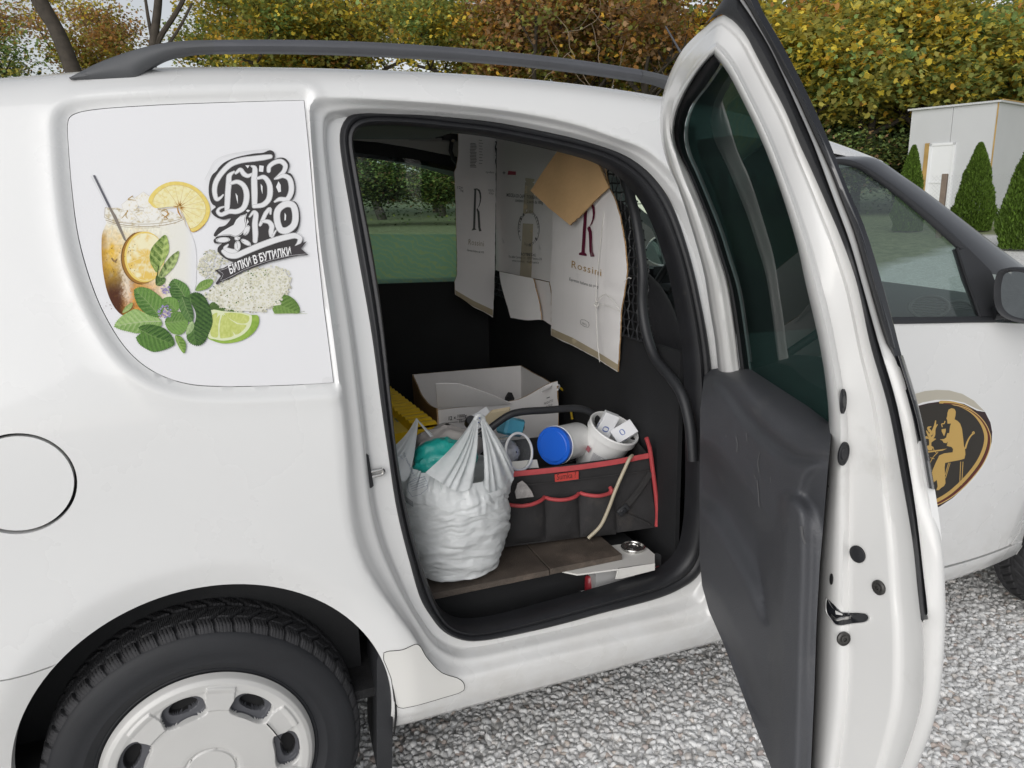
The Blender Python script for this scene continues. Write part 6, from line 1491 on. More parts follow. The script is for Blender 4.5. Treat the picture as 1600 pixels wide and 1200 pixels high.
MB().tube(smooth([on_y(a, b, y) for a, b, y in [(741, 657, .25), (746, 650, .248), (753, 650, .255), (756, 658, .262), (750, 663, .26)]], 4), .0045, 8).build('bag_knot', M['white_bag'], pb)
# printed small text on the skirt
pbp = Print(lambda a, b, l: on_y(a, b, .118) + np.array([0, -l, 0]))
ink2 = (.28, .31, .40)
for k in range(3): pass
def skirt_at(px, py, l):
    y = .15
    for _ in range(20):
        P = on_y(px, py, y); t = math.asin(max(-1, min(1, -min(1, abs((P[0] - bc[0]) / .14))))) ; dx = max(-.128, min(.128, P[0] - bc[0])); y = bc[1] - math.sqrt(max(1e-4, .142 ** 2 - dx * dx)) - .004
    return on_y(px, py, y - l * 40)
pbp = Print(skirt_at)
pbp.text('ЗА МНОГОКРАТНА УПОТРЕБА', (623, 712), (17, 36), (3.5, -1.8), ink2); pbp.text('Моля, опазвайте природата', (629, 708), (17, 36), (3.0, -1.6), ink2)
for k in range(5): pbp.stroke([(640 + k * .9, 754 + 3.3 * k), (664 + k * .9, 744 + 3.6 * k)], .5, ink2, 2, False)
pbp.stroke([(637, 756), (662, 745), (668, 763), (644, 776)], .5, ink2, 2, False, True)
for k in range(9): pbp.stroke([(634 + k * 1.3, 776 + k * .9), (635 + k * 1.3, 785 + k * .9)], .55, (.12, .13, .16), 2, False)
pbp.build('bag_print', M['print_paper'], pb)
# teal bag inside, brown paper behind it
def blob(name, c, d, material, seed, amp=.25, n=40, m=24):
    t = np.linspace(0, 2 * math.pi, n + 1)[:-1]; q = np.linspace(-1.5, 1.5, m); T_, Q_ = np.meshgrid(t, q, indexing='ij'); k = 1 + amp * (fbm(np.cos(T_) * np.cos(Q_) * 2 + 4, np.sin(T_) * np.cos(Q_) * 2 + Q_ * 1.5, 4, seed) - .5) * 2
    g = np.stack([c[0] + d[0] * np.cos(T_) * np.cos(Q_) * k, c[1] + d[1] * np.sin(T_) * np.cos(Q_) * k, c[2] + d[2] * np.sin(Q_) * k], -1); g = np.concatenate([g, g[:1]]); return MB().grid(g).build(name, material, None, True)
tag(blob('teal_bag', on_y(694, 718, .235), (.080, .050, .046), M['teal'], 3, .3), 'teal plastic bag bundle showing inside the white carrier bag', 'plastic bag')
tag(blob('paper_waste', on_y(700, 700, .30), (.085, .06, .05), mat('grey_paper', (.40, .37, .35), .8, bump=.6, bscale=50, var=.15), 5, .3), 'grey crumpled paper waste inside the white carrier bag', 'paper')
# ================================================================== artwork on the side panel
_gx, _gy = np.arange(92, 540, 6.0), np.arange(140, 620, 6.0)
_gp = np.array([[panel_pt(a, b) for b in _gy] for a in _gx]); _gn = np.array([[panel_pt(a, b, 1.0) for b in _gy] for a in _gx]) - _gp
def pp(px, py, lift):
    i = min(max((px - 92) / 6.0, 0), len(_gx) - 1.001); j = min(max((py - 140) / 6.0, 0), len(_gy) - 1.001); a, b = int(i), int(j); u, v = i - a, j - b
    f = lambda G: (G[a, b] * (1 - u) + G[a + 1, b] * u) * (1 - v) + (G[a, b + 1] * (1 - u) + G[a + 1, b + 1] * u) * v
    return f(_gp) + f(_gn) * (.0004 + lift)
J = lambda L: crop(L, 130, 260, 5.0)
Kx = lambda L: crop(L, 170, 380, 5.0)
def mixc(a, b, t): t = np.clip(np.asarray(t, float), 0, 1)[:, None]; return np.asarray(a, float) * (1 - t) + np.asarray(b, float) * t
ill = Print(pp)
WH = (.715, .715, .725)
# jar with iced tea
def jarcol(P):
    x, y = (P[:, 0] - 130) * 5, (P[:, 1] - 260) * 5
    u, v = (x - 145) / 735, (y - 440) / 720
    n = fbm(P[:, 0] * .16, P[:, 1] * .13, 5, 3); n2 = fbm(P[:, 0] * .5, P[:, 1] * .4, 4, 7)
    c = mixc((.75, .73, .62), (.70, .44, .06), np.clip((.75 - u) * 1.5, 0, 1) * sstep(-.02, .35, v) + (n - .5) * .9)
    c = c * (1 - sstep(.30, 1.0, v)[:, None] * 0) 
    c = mixc((1, 1, 1), (1, 1, 1), v) * c
    c = np.where((sstep(.34, .78, v) * sstep(.52, .18, u + (n - .5) * .3))[:, None] > 0, c * (1 - (sstep(.34, .78, v) * sstep(.60, .18, u + (n - .5) * .35))[:, None]) + np.array((.075, .022, .008)) * (sstep(.34, .78, v) * sstep(.60, .18, u + (n - .5) * .35))[:, None], c)
    edge = sstep(.10, .0, u) * sstep(.0, .2, v); c = c * (1 - .65 * edge[:, None]) + np.array((.30, .14, .02)) * .65 * edge[:, None]
    am = sstep(.55, .75, v) * sstep(.18, .3, u) * sstep(.75, .45, u); c = c * (1 - .7 * am[:, None]) + np.array((.62, .24, .012)) * .7 * am[:, None] * (0.6 + .8 * n2[:, None])
    hl = np.exp(-((u - .20 - .10 * v + (n2 - .5) * .08) / .045) ** 2) * sstep(.25, .4, v) * sstep(.98, .75, v); c = c * (1 - .8 * hl[:, None]) + np.array((.78, .70, .58)) * .8 * hl[:, None]
    c = c * (.78 + .44 * n2[:, None])
    wr = sstep(.50, .78, u + .25 * (n - .5) - .12 * v)[:, None]; c = c * (1 - wr) + np.array((.73, .72, .66)) * wr
    wr = sstep(.86, .99, u)[:, None]; c = c * (1 - wr) + np.array(WH) * wr
    t = sstep(.06, -.02, v)[:, None]; return np.clip(c * (1 - t) + np.array((.76, .74, .68)) * t, .004, .82)
ill.poly(smooth(J([(168, 400), (182, 438), (165, 480), (148, 530), (143, 640), (150, 780), (165, 880), (185, 970), (220, 1060), (262, 1125), (310, 1165), (420, 1190), (600, 1180), (800, 1120), (870, 980), (885, 800), (882, 660), (865, 580), (835, 510), (795, 450), (790, 405), (500, 440), (300, 430)]), 3, True), jarcol, 1.1)
ill.poly(J([(172, 322), (640, 330), (790, 402), (780, 440), (600, 470), (400, 470), (230, 450), (170, 410)]), lambda P: mixc((.76, .75, .70), (.50, .42, .26), sstep(.45, .8, fbm(P[:, 0] * .3, P[:, 1] * .3, 4, 21))), 1.2)
sep = (.30, .22, .12)
for L, w in [([(172, 322), (300, 340), (470, 345), (640, 330)], .55), ([(168, 400), (260, 432), (400, 450), (560, 448), (700, 428), (792, 402)], .7), ([(175, 420), (280, 452), (420, 468), (580, 466), (720, 440), (790, 412)], .9), ([(190, 440), (300, 470), (450, 482), (600, 478)], .5), ([(172, 322), (166, 400)], .5)]: ill.stroke(J(L), w, sep, 4, False)
# ice
rs = np.random.default_rng(4)
for q in [[(300, 300), (380, 235), (450, 290), (400, 350), (320, 360)], [(400, 250), (470, 200), (560, 260), (520, 330), (440, 320)], [(470, 330), (560, 300), (610, 370), (560, 430), (480, 420)], [(290, 360), (360, 340), (420, 400), (370, 440), (290, 430)], [(400, 370), (470, 350), (520, 410), (450, 440)]]:
    ill.poly(J(q), lambda P: mixc((.78, .77, .73), (.66, .58, .38), sstep(.5, .85, fbm(P[:, 0] * .4, P[:, 1] * .4, 3, int(rs.integers(99))))), 1.5); ill.stroke(J(q), .35, (.48, .42, .33), 1, False, True)
for q in [[(385, 232), (350, 260), (375, 262), (415, 266)], [(350, 350), (320, 385), (300, 410)], [(345, 345), (335, 390), (350, 410)], [(610, 350), (650, 340), (660, 380), (630, 400)], [(620, 380), (660, 410), (630, 415)]]: ill.stroke(J(q), [1.3] * (len(q) - 1) + [.4], (.36, .23, .06), 4)
# straw
ill.poly(J([(76, 72), (92, 68), (215, 318), (198, 322)]), (.115, .115, .135), 3); ill.poly(J([(198, 322), (215, 318), (262, 395), (330, 560), (338, 590), (318, 575), (240, 410)]), (.22, .19, .16), 3); ill.stroke(J([(60, 75), (115, 180), (185, 320)]), .5, (.62, .62, .63), 2)
# lemon wheel on the rim
rind = J([(508, 272), (528, 222), (590, 160), (680, 122), (780, 124), (872, 160), (942, 222), (988, 305), (986, 385), (950, 452), (900, 497), (848, 512), (826, 470), (795, 400), (770, 350), (740, 318), (650, 318), (560, 325), (520, 290)])
ill.poly(smooth(rind, 3, True), lambda P: mixc((.70, .52, .10), (.76, .64, .22), fbm(P[:, 0] * .3, P[:, 1] * .3, 3, 2)), 1.3)
cL = np.array(J([(752, 318)])[0]); fl = cL + (np.array(rind) - cL) * .86
ill.poly(smooth(fl, 3, True), lambda P: mixc((.78, .73, .44), (.72, .62, .26), sstep(.3, .8, fbm(P[:, 0] * .35, P[:, 1] * .35, 4, 5)) * sstep(0, 30, np.linalg.norm(P - cL, axis=1))), 1.2)
_l0 = ill.lay
for a in np.linspace(rad(-72), rad(188), 13):
    ill.lay = _l0
    r_ = 38 if abs(a - rad(60)) < 2 else 34; ill.stroke([cL, cL + np.array([math.cos(a) * r_ * 1.05, -math.sin(a) * r_ * .95])], [.9, .35], (.62, .47, .22), 2, False)
ill.stroke(fl[:16], .5, (.50, .36, .16), 3, False); ill.stroke(rind[9:13], 1.0, (.46, .24, .06), 3, False)
_l0 = ill.lay
for k in range(26):
    ill.lay = _l0
    a = rs.uniform(rad(-60), rad(180)); r_ = rs.uniform(3, 11); ill.stroke([cL + np.array([math.cos(a) * 2, -math.sin(a) * 2]), cL + np.array([math.cos(a + .1) * r_, -math.sin(a + .1) * r_])], [1.1, .3], (.42, .20, .03), 2, False)
ill.stroke(J([(735, 322), (745, 360), (770, 400)]), [1.2, 2.2, .8], (.46, .24, .04), 3); ill.stroke(J([(640, 350), (665, 370), (630, 405)]), [.8, 2.4, .8], (.48, .27, .06), 3)
# lemon slice inside the jar
ell = lambda c, rx, ry, a0=0, a1=2 * math.pi, n=40: [(c[0] + rx * math.cos(t), c[1] - ry * math.sin(t)) for t in np.linspace(a0, a1, n)]
ill.poly(J(ell((455, 715), 160, 205)[:-1]), (.34, .17, .03), 2); ill.poly(J(ell((480, 708), 158, 198)[:-1]), (.74, .56, .14), 2); 
ill.poly(J(ell((490, 706), 148, 182)[:-1]), lambda P: mixc((.79, .74, .50), (.72, .50, .12), sstep(.40, .80, fbm(P[:, 0] * .13, P[:, 1] * .13, 4, 14) + (P[:, 1] - 395) * .006)), 1.0)
for a in np.linspace(0, 2 * math.pi, 12)[:-1]: ill.stroke(J([(500 + 18 * math.cos(a), 700 - 18 * math.sin(a)), (490 + 135 * math.cos(a), 706 - 168 * math.sin(a))]), [.3, .6], (.80, .74, .52), 2, False)
ill.stroke(J(ell((490, 706), 150, 186, rad(100), rad(290), 24)), .7, (.80, .70, .42), 1, False); ill.stroke(J(ell((462, 715), 163, 206, rad(110), rad(270), 24)), 1.2, (.14, .06, .015), 1, False)
for q in [[(225, 715), (240, 740), (265, 725)], [(220, 720), (245, 748), (262, 735)]]: ill.stroke(J(q), .9, (.20, .12, .07), 3)
_l0 = ill.lay
for k in range(70):
    ill.lay = _l0
    a, b = rs.uniform(160, 420), rs.uniform(600, 1130); ill.stroke(J([(a, b), (a + rs.uniform(-5, 5), b + rs.uniform(2, 7))]), rs.uniform(.3, .9), (.16, .07, .02), 2)
# soft leaves: colour varies over the blade, veins laid over it
def leaf(P_, pts, axis, c0, c1, vein, nv=6, wv=.5, serr=0.0, dark=None):
    pts = smooth(np.asarray(pts), 4, True); a, b = np.array(axis[0]), np.array(axis[1]); d = (b - a) / np.linalg.norm(b - a); n_ = np.array([-d[1], d[0]]); L = np.linalg.norm(b - a)
    if serr:
        c_ = pts.mean(0); q = resample(pts, int(plen(pts, True) / 1.6), True); k = np.arange(len(q)); pts = c_ + (q - c_) * (1 + serr * np.where(k % 2 == 0, 1, -1))[:, None]
    def col(P):
        s = (P - a) @ d; t = (P - a) @ n_; cell = fbm(P[:, 0] * .55, P[:, 1] * .55, 3, 31); side = sstep(-1.5, 1.5, t)
        v = .5 + .5 * np.sin((s - np.abs(t) * .9) * 2 * math.pi * nv / L)
        return mixc(np.array(c0) * 1.35, np.array(c1) * 1.5, .62 * cell + .34 * v + .30 * side - .18)
    P_.poly(pts, col, 1.2)
    l0 = P_.lay
    P_.stroke([a, (a + b) / 2 + n_ * L * .03, b], [wv * 2, wv * 1.4, wv * .5], vein, 4, False)
    ins_ = pts
    for i in range(1, nv + 1):
        p0 = a + d * L * i / (nv + 1.2)
        for sg in (1, -1):
            r_ = None
            for t in np.linspace(.05, .8, 16):
                q = p0 + (d * .55 + n_ * sg) * L * t * .62
                if inside(np.array([q]), ins_)[0]: r_ = q
                else: break
            P_.lay = l0
            if r_ is not None: P_.stroke([p0, (p0 + r_) / 2 + d * L * .015, p0 + (r_ - p0) * .94], [wv, wv * .8, wv * .4], vein, 3, False)
dkg, mdg, ltg, vn = (.016, .050, .010), (.085, .175, .035), (.20, .30, .10), (.22, .30, .13)
# basil sprig
leaf(ill, J([(520, 700), (535, 640), (585, 580), (642, 536), (668, 600), (668, 670), (640, 730), (605, 790), (575, 830), (545, 790), (525, 750)]), J([(575, 900), (640, 545)]), (.03, .075, .008), (.34, .42, .13), (.46, .52, .22), 6, .5)
leaf(ill, J([(590, 880), (612, 800), (660, 730), (700, 690), (748, 662), (735, 740), (700, 800), (650, 850), (610, 880)]), J([(595, 890), (745, 668)]), (.02, .045, .008), (.36, .44, .17), (.40, .46, .22), 5, .45)
leaf(ill, J([(568, 925), (575, 850), (600, 870), (640, 870), (640, 905), (600, 935)]), J([(575, 925), (635, 880)]), (.012, .030, .008), (.12, .20, .05), (.2, .28, .1), 3, .4)
ill.stroke(J([(572, 925), (580, 850), (590, 780)]), 1.4, (.03, .06, .012), 3)
# elder blossom
def flower(P_, c, r, col, n=5, ctr=None):
    a0 = rs.uniform(0, 6.28); pts = []
    for k in range(n * 2):
        a = a0 + math.pi * k / n; q = r * (1.0 if k % 2 == 0 else .48); pts.append((c[0] + q * math.cos(a), c[1] - q * math.sin(a) * .9))
    o = len(P_.V); P_.V.append(P_.place(c[0], c[1], P_.lay * LAY)); 
    for q in pts: P_.V.append(P_.place(q[0], q[1], P_.lay * LAY))
    P_.F += [(o, o + 1 + i, o + 1 + (i + 1) % len(pts)) for i in range(len(pts))]; P_.C += [np.array(ctr if ctr is not None else col)] + [np.array(col)] * len(pts)
ill.poly(smooth(Kx([(785, 480), (860, 448), (960, 480), (1060, 510), (1050, 535), (900, 528), (800, 520)]), 3, True), lambda P: mixc((.03, .065, .015), (.14, .22, .06), fbm(P[:, 0] * .2, P[:, 1] * .2, 3, 1)), 2)
leaf(ill, Kx([(1285, 430), (1330, 400), (1400, 408), (1462, 455), (1492, 515), (1485, 548), (1400, 548), (1290, 545)]), Kx([(1290, 460), (1488, 545)]), (.05, .10, .02), (.15, .24, .06), (.2, .3, .1), 6, .4)
ill.stroke(Kx([(1290, 552), (1420, 549), (1550, 551)]), [.9, .7, .3], (.36, .42, .22), 3); ill.stroke(Kx([(1480, 545), (1530, 532)]), .5, (.2, .25, .12), 2)
reg = [np.array(Kx([(700, 130), (760, 60), (850, 40), (940, 130), (870, 210), (840, 260), (820, 300), (740, 280), (690, 200)])), np.array(Kx([(760, 380), (830, 330), (960, 260), (1100, 200), (1260, 175), (1400, 210), (1428, 280), (1420, 370), (1350, 440), (1360, 490), (1280, 500), (1200, 550), (1020, 540), (900, 520), (800, 470), (740, 420)]))]
lay0 = ill.lay
for ri, (R_, nb, nf) in enumerate([(reg[0], 70, 130), (reg[1], 110, 560)]):
    lo_, hi_ = R_.min(0), R_.max(0); cen_ = R_.mean(0)
    def samp(n):
        q = rs.uniform(lo_, hi_, (n * 4, 2)); return q[inside(q, R_)][:n]
    ill.lay = lay0 + 1
    if ri == 1: ill.poly(cen_ + (R_ - cen_) * .93, lambda P: mixc((.62, .61, .52), (.77, .76, .71), fbm(P[:, 0] * .2, P[:, 1] * .2, 4, 8)), 2.5)
    ill.lay = lay0 + 2
    for q in samp(nb): flower(ill, q, rs.uniform(1.0, 2.6) if ri else rs.uniform(.8, 2.0), [(.10, .16, .05), (.20, .26, .10), (.32, .28, .16)][int(rs.integers(3))], 3)
    for l_ in range(3):
        ill.lay = lay0 + 3 + l_
        for q in samp(nf // 3):
            g_ = rs.uniform(.60, .80); flower(ill, q, rs.uniform(1.9, 3.3), (g_, g_ * .98, g_ * rs.uniform(.80, .93)), 5, (.50, .48, .30))
ill.lay = lay0 + 7
# lime wedge
lime = Kx([(800, 524), (890, 530), (1110, 560), (1165, 566), (1174, 610), (1160, 660), (1115, 715), (1040, 760), (960, 780), (890, 784), (820, 765), (775, 740), (790, 640)])
ill.poly(smooth(lime, 3, True), lambda P: mixc((.16, .30, .035), (.34, .48, .09), fbm(P[:, 0] * .2, P[:, 1] * .2, 3, 3)), 2)
lc = np.array(Kx([(880, 535)])[0]); ill.poly(smooth(Kx([(800, 524), (890, 532), (1112, 560), (1118, 590), (1105, 650), (1060, 705), (985, 745), (900, 762), (830, 752), (778, 735), (792, 640)]), 3, True), (.66, .70, .46), 2)
for q in [[(900, 548), (1095, 570), (1085, 620), (1010, 625)], [(895, 555), (1000, 632), (1075, 640), (1045, 685), (990, 715)], [(888, 560), (960, 680), (975, 722), (900, 742), (870, 740)], [(870, 560), (855, 640), (850, 735), (800, 725), (800, 650)], [(850, 545), (810, 560), (800, 600), (812, 640)]]:
    ill.poly(smooth(Kx(q), 3, True), lambda P: mixc((.40, .46, .09), (.62, .66, .26), fbm(P[:, 0] * .5, P[:, 1] * .3, 3, 12)), 1.5)
# mint
S_ = .022
leaf(ill, Kx([(45, 650), (80, 590), (150, 540), (210, 515), (270, 540), (330, 570), (400, 590), (415, 640), (360, 665), (230, 705), (150, 690), (90, 675)]), Kx([(410, 610), (50, 648)]), (.10, .19, .045), (.26, .36, .14), (.42, .48, .30), 8, .55, S_)
leaf(ill, Kx([(215, 735), (250, 700), (232, 660), (300, 635), (380, 645), (440, 670), (490, 720), (515, 790), (480, 815), (420, 838), (350, 850), (290, 825), (235, 785)]), Kx([(230, 670), (510, 790)]), dkg, mdg, (.17, .26, .09), 7, .5, S_)
leaf(ill, Kx([(200, 365), (240, 345), (310, 355), (370, 392), (420, 440), (430, 500), (400, 570), (375, 580), (300, 555), (240, 505), (208, 440)]), Kx([(400, 575), (205, 365)]), (.030, .085, .016), (.12, .22, .05), vn, 7, .5, S_)
leaf(ill, Kx([(470, 325), (510, 280), (560, 295), (610, 330), (635, 390), (600, 432), (550, 450), (500, 430), (478, 385)]), Kx([(600, 430), (500, 285)]), dkg, (.10, .20, .05), vn, 6, .45, S_)
leaf(ill, Kx([(420, 440), (480, 420), (540, 450), (545, 520), (500, 540), (450, 520)]), Kx([(530, 530), (430, 440)]), (.05, .11, .02), (.14, .25, .06), vn, 5, .4, S_)
leaf(ill, Kx([(612, 420), (670, 385), (730, 402), (772, 460), (802, 540), (812, 620), (785, 700), (742, 780), (690, 802), (622, 770), (608, 720), (660, 650), (682, 560), (650, 480)]), Kx([(640, 430), (680, 795)]), (.012, .036, .010), (.075, .15, .035), (.13, .21, .08), 9, .5, S_)
leaf(ill, Kx([(440, 610), (470, 560), (530, 535), (600, 550), (622, 600), (602, 680), (560, 716), (490, 702), (450, 655)]), Kx([(445, 620), (610, 600)]), (.045, .10, .02), (.15, .26, .065), vn, 6, .45, S_)
leaf(ill, Kx([(545, 470), (570, 420), (620, 430), (650, 500), (664, 580), (645, 622), (600, 590), (560, 530)]), Kx([(575, 425), (655, 615)]), (.02, .055, .014), (.09, .17, .05), vn, 6, .4)
leaf(ill, Kx([(620, 640), (655, 610), (668, 650), (640, 700), (605, 715)]), Kx([(655, 615), (610, 712)]), (.16, .24, .10), (.28, .36, .18), (.4, .46, .3), 3, .35)
leaf(ill, Kx([(518, 722), (560, 728), (602, 785), (590, 862), (552, 820)]), Kx([(525, 725), (590, 858)]), (.05, .11, .02), (.20, .32, .06), (.34, .42, .18), 5, .4)
leaf(ill, Kx([(678, 372), (705, 315), (760, 285), (815, 290), (792, 340), (745, 366)]), Kx([(680, 372), (812, 292)]), (.07, .14, .03), (.19, .29, .07), (.30, .38, .16), 6, .4)
leaf(ill, Kx([(108, 545), (138, 492), (186, 465), (182, 500), (152, 532)]), Kx([(110, 545), (184, 468)]), (.14, .20, .06), (.28, .34, .12), (.4, .45, .2), 4, .35)
for c_, r_, n_ in [((448, 362), 36, 22), ((440, 540), 54, 44)]:
    for k in range(n_):
        a = rs.uniform(0, 6.28); q = r_ * math.sqrt(rs.uniform(0, 1)); g_ = rs.uniform(.75, 1.15); flower(ill, np.array(Kx([(c_[0] + q * math.cos(a), c_[1] + q * math.sin(a))])[0]), rs.uniform(1.4, 2.3), (.42 * g_, .36 * g_, .62 * g_), 4, (.22, .18, .38))
tag(ill.build('drink_print', M['print'], panel), 'printed jar of iced tea with lemon, mint, lime and elder blossom')

# lettering
lg = Print(pp); lg.lay = ill.lay + 2
Q = lambda L: crop(L, 320, 220, 5.218)
ik = (.046, .043, .044); pap = (.71, .71, .72)
sil = [(112, 225), (160, 180), (250, 140), (400, 108), (480, 100), (530, 80), (562, 95), (570, 130), (562, 158), (600, 142), (650, 145), (684, 180), (688, 215), (672, 262), (700, 270), (728, 320), (738, 380), (735, 430), (720, 470), (700, 492), (735, 498), (762, 540), (775, 610), (772, 680), (755, 730), (735, 757), (768, 765), (795, 795), (800, 830), (760, 880), (640, 890), (520, 915), (400, 945), (300, 975), (232, 990), (180, 970), (130, 935), (104, 900), (108, 870), (140, 838), (80, 838), (72, 812), (92, 790), (72, 775), (82, 750), (118, 705), (140, 702), (170, 690), (205, 650), (215, 632), (150, 645), (85, 620), (52, 580), (70, 560), (92, 540), (62, 520), (40, 470), (32, 400), (40, 330), (62, 280), (95, 250)]
lg.stroke(Q([(0, 320), (30, 260), (80, 170), (150, 130), (300, 95), (450, 78), (520, 70)]), .7, (.62, .62, .63), 4); 
lg.poly(smooth(Q(sil), 3, True), ik, 5)
def glyph(pts, w, n=6):
    p = Q(pts); w = np.asarray(w, float) / 5.218
    lg.stroke(p, w + 1.5, pap, n); lg.stroke(p, w + .75, (.22, .22, .22), n); lg.stroke(p, w, pap, n)
glyph([(535, 132), (480, 140), (400, 150), (300, 163), (220, 190), (165, 235), (120, 290), (88, 350), (80, 420), (98, 480), (125, 470), (150, 445)], [28, 38, 40, 40, 40, 36, 36, 36, 34, 28, 16, 6])
glyph([(238, 255), (200, 290), (195, 350), (188, 430), (182, 540), (178, 570)], [8, 34, 40, 40, 38, 26])
glyph([(215, 350), (265, 338), (310, 362), (338, 420), (336, 500), (310, 555), (260, 580), (200, 580), (130, 605), (105, 580), (120, 555), (160, 540)], [20, 28, 34, 40, 40, 36, 34, 32, 26, 22, 14, 6])
glyph([(252, 268), (290, 240), (318, 275), (350, 290), (385, 275)], [14, 28, 32, 26, 14])
glyph([(380, 210), (405, 225), (402, 320), (405, 430), (405, 530)], [8, 32, 44, 44, 36])
glyph([(430, 310), (480, 300), (520, 345), (532, 410), (520, 480), (475, 525), (400, 538)], [16, 30, 36, 40, 38, 34, 26])
glyph([(520, 250), (525, 215), (570, 180), (620, 172), (655, 205), (645, 250), (610, 285), (570, 315)], [26, 28, 30, 34, 34, 30, 22, 8])
glyph([(585, 310), (640, 290), (685, 310), (705, 370), (700, 430), (670, 480), (610, 480), (570, 500)], [14, 30, 36, 38, 38, 34, 28, 10])
glyph([(365, 622), (400, 585), (415, 600), (408, 680), (412, 760), (410, 820)], [8, 24, 36, 40, 40, 32])
glyph([(450, 690), (475, 640), (500, 590), (530, 560), (535, 600)], [18, 26, 28, 24, 8])
glyph([(470, 660), (520, 665), (545, 700), (540, 745), (545, 780), (580, 735)], [16, 30, 36, 34, 26, 6])
lg.stroke(Q([(660, 520), (595, 570), (590, 660), (620, 730), (665, 735), (725, 690), (738, 600), (715, 530)]), 50 / 5.218 + .9, pap, 5, closed=True); lg.stroke(Q([(660, 520), (595, 570), (590, 660), (620, 730), (665, 735), (725, 690), (738, 600), (715, 530)]), 50 / 5.218 + .3, (.22, .22, .22), 5, closed=True); lg.stroke(Q([(660, 520), (595, 570), (590, 660), (620, 730), (665, 735), (725, 690), (738, 600), (715, 530)]), 50 / 5.218 - .4, pap, 5, closed=True)
glyph([(250, 905), (200, 900), (165, 880), (190, 850)], [26, 36, 26, 6]); glyph([(150, 905), (190, 935), (250, 940), (330, 908), (440, 862), (560, 818), (660, 790), (740, 778), (775, 800), (765, 835), (740, 860)], [26, 38, 42, 42, 44, 44, 42, 38, 34, 26, 6])
for q in [[(250, 430), (268, 455), (270, 520), (256, 470)], [(455, 355), (470, 375), (470, 440), (458, 400)], [(600, 335), (618, 365), (620, 420), (600, 425), (580, 380)], [(650, 590), (662, 610), (660, 650), (648, 655)], [(330, 205), (365, 205), (350, 230)], [(445, 205), (480, 210), (475, 260), (440, 255)], [(335, 575), (350, 565), (370, 572), (352, 588)], [(345, 640), (358, 665), (342, 690)]]: lg.poly(Q(q), pap, 6)
bird = [(338, 602), (318, 612), (285, 622), (255, 650), (235, 690), (195, 712), (150, 738), (95, 782), (150, 772), (210, 770), (245, 785), (290, 765), (325, 725), (335, 690), (325, 640)]
lg.poly(Q([(p[0] + (p[0] - 230) * .07, p[1] + (p[1] - 700) * .07) for p in bird]), pap, 6); lg.poly(smooth(Q(bird), 3, True), (.2, .2, .2), 6); lg.poly(smooth(Q([(p[0] + (230 - p[0]) * .05, p[1] + (700 - p[1]) * .05) for p in bird]), 3, True), pap, 6)
for c_, rx, ry, a in [((148, 812), 60, 22, 4), ((266, 862), 26, 44, -6), ((335, 832), 48, 20, -28), ((340, 735), 24, 46, -28), ((265, 800), 26, 16, 10)]:
    ca, sa = math.cos(rad(a)), math.sin(rad(a)); e_ = lambda k: [(c_[0] + k * (rx * math.cos(t) * ca - ry * math.sin(t) * abs(math.sin(t)) ** .3 * sa), c_[1] - k * (rx * math.cos(t) * sa + ry * math.sin(t) * ca)) for t in np.linspace(0, 2 * math.pi, 18)[:-1]]
    lg.poly(Q(e_(1.0)), pap, 6); lg.poly(Q(e_(.90)), (.2, .2, .2), 6); lg.poly(Q(e_(.82)), pap, 6)
for q in [[(210, 790), (240, 780), (270, 790), (320, 770), (345, 745)], [(240, 800), (262, 840), (266, 880)], [(265, 795), (320, 830)]]: lg.stroke(Q(q), .5, (.16, .16, .16), 3)
# ribbon
rb = [(80, 1058), (150, 1042), (232, 995), (400, 935), (560, 895), (720, 868), (760, 850), (800, 835), (830, 824), (782, 882), (842, 934), (760, 940), (700, 952), (520, 995), (330, 1062), (200, 1130), (135, 1150), (100, 1178), (88, 1165), (130, 1105), (112, 1085)]
lg.poly(Q(rb), (.052, .046, .050), 5)
for q in [[(112, 1062), (170, 1045), (235, 1008), (400, 950), (560, 908), (700, 882)], [(112, 1062), (150, 1090), (128, 1142), (200, 1116), (330, 1050), (520, 982), (700, 940), (828, 926)]]: lg.stroke(Q(q), .35, pap, 3, False)
bx = smooth(np.array([(208, 1090), (300, 1048), (400, 1010), (500, 978), (600, 955), (705, 935)], float), 8); bl = np.r_[0, np.cumsum(np.linalg.norm(np.diff(bx, axis=0), axis=1))]
def bend(a, b):
    s_ = a * bl[-1]; p = np.array([np.interp(s_, bl, bx[:, 0]), np.interp(s_, bl, bx[:, 1])]); q = np.array([np.interp(s_ + 4, bl, bx[:, 0]), np.interp(s_ + 4, bl, bx[:, 1])]); d = (q - p); d = d / (np.linalg.norm(d) + 1e-9) if np.linalg.norm(d) > 1e-6 else np.array([.98, -.2]); n_ = np.array([d[1] * .6 - .04, -1.0]); p = p + n_ * b * 66; return Q([tuple(p)])[0]
lg.text('БИЛКИ В БУТИЛКИ', (0, 0), (1, 0), (0, 1), (.80, .80, .80), bend=bend, spacing=1.0, bold=.022)
tag(lg.build('logo_print', M['print'], panel), 'dark outlined brand lettering with a bird and a ribbon')
# scuffed little corner of film at the lower right of the panel
cf = Print(pp); cf.poly([(504, 592), (509, 589), (519, 588.5), (520, 597), (503, 597.5)], (.70, .70, .71), 6); cf.build('film_corner', M['print'], panel)
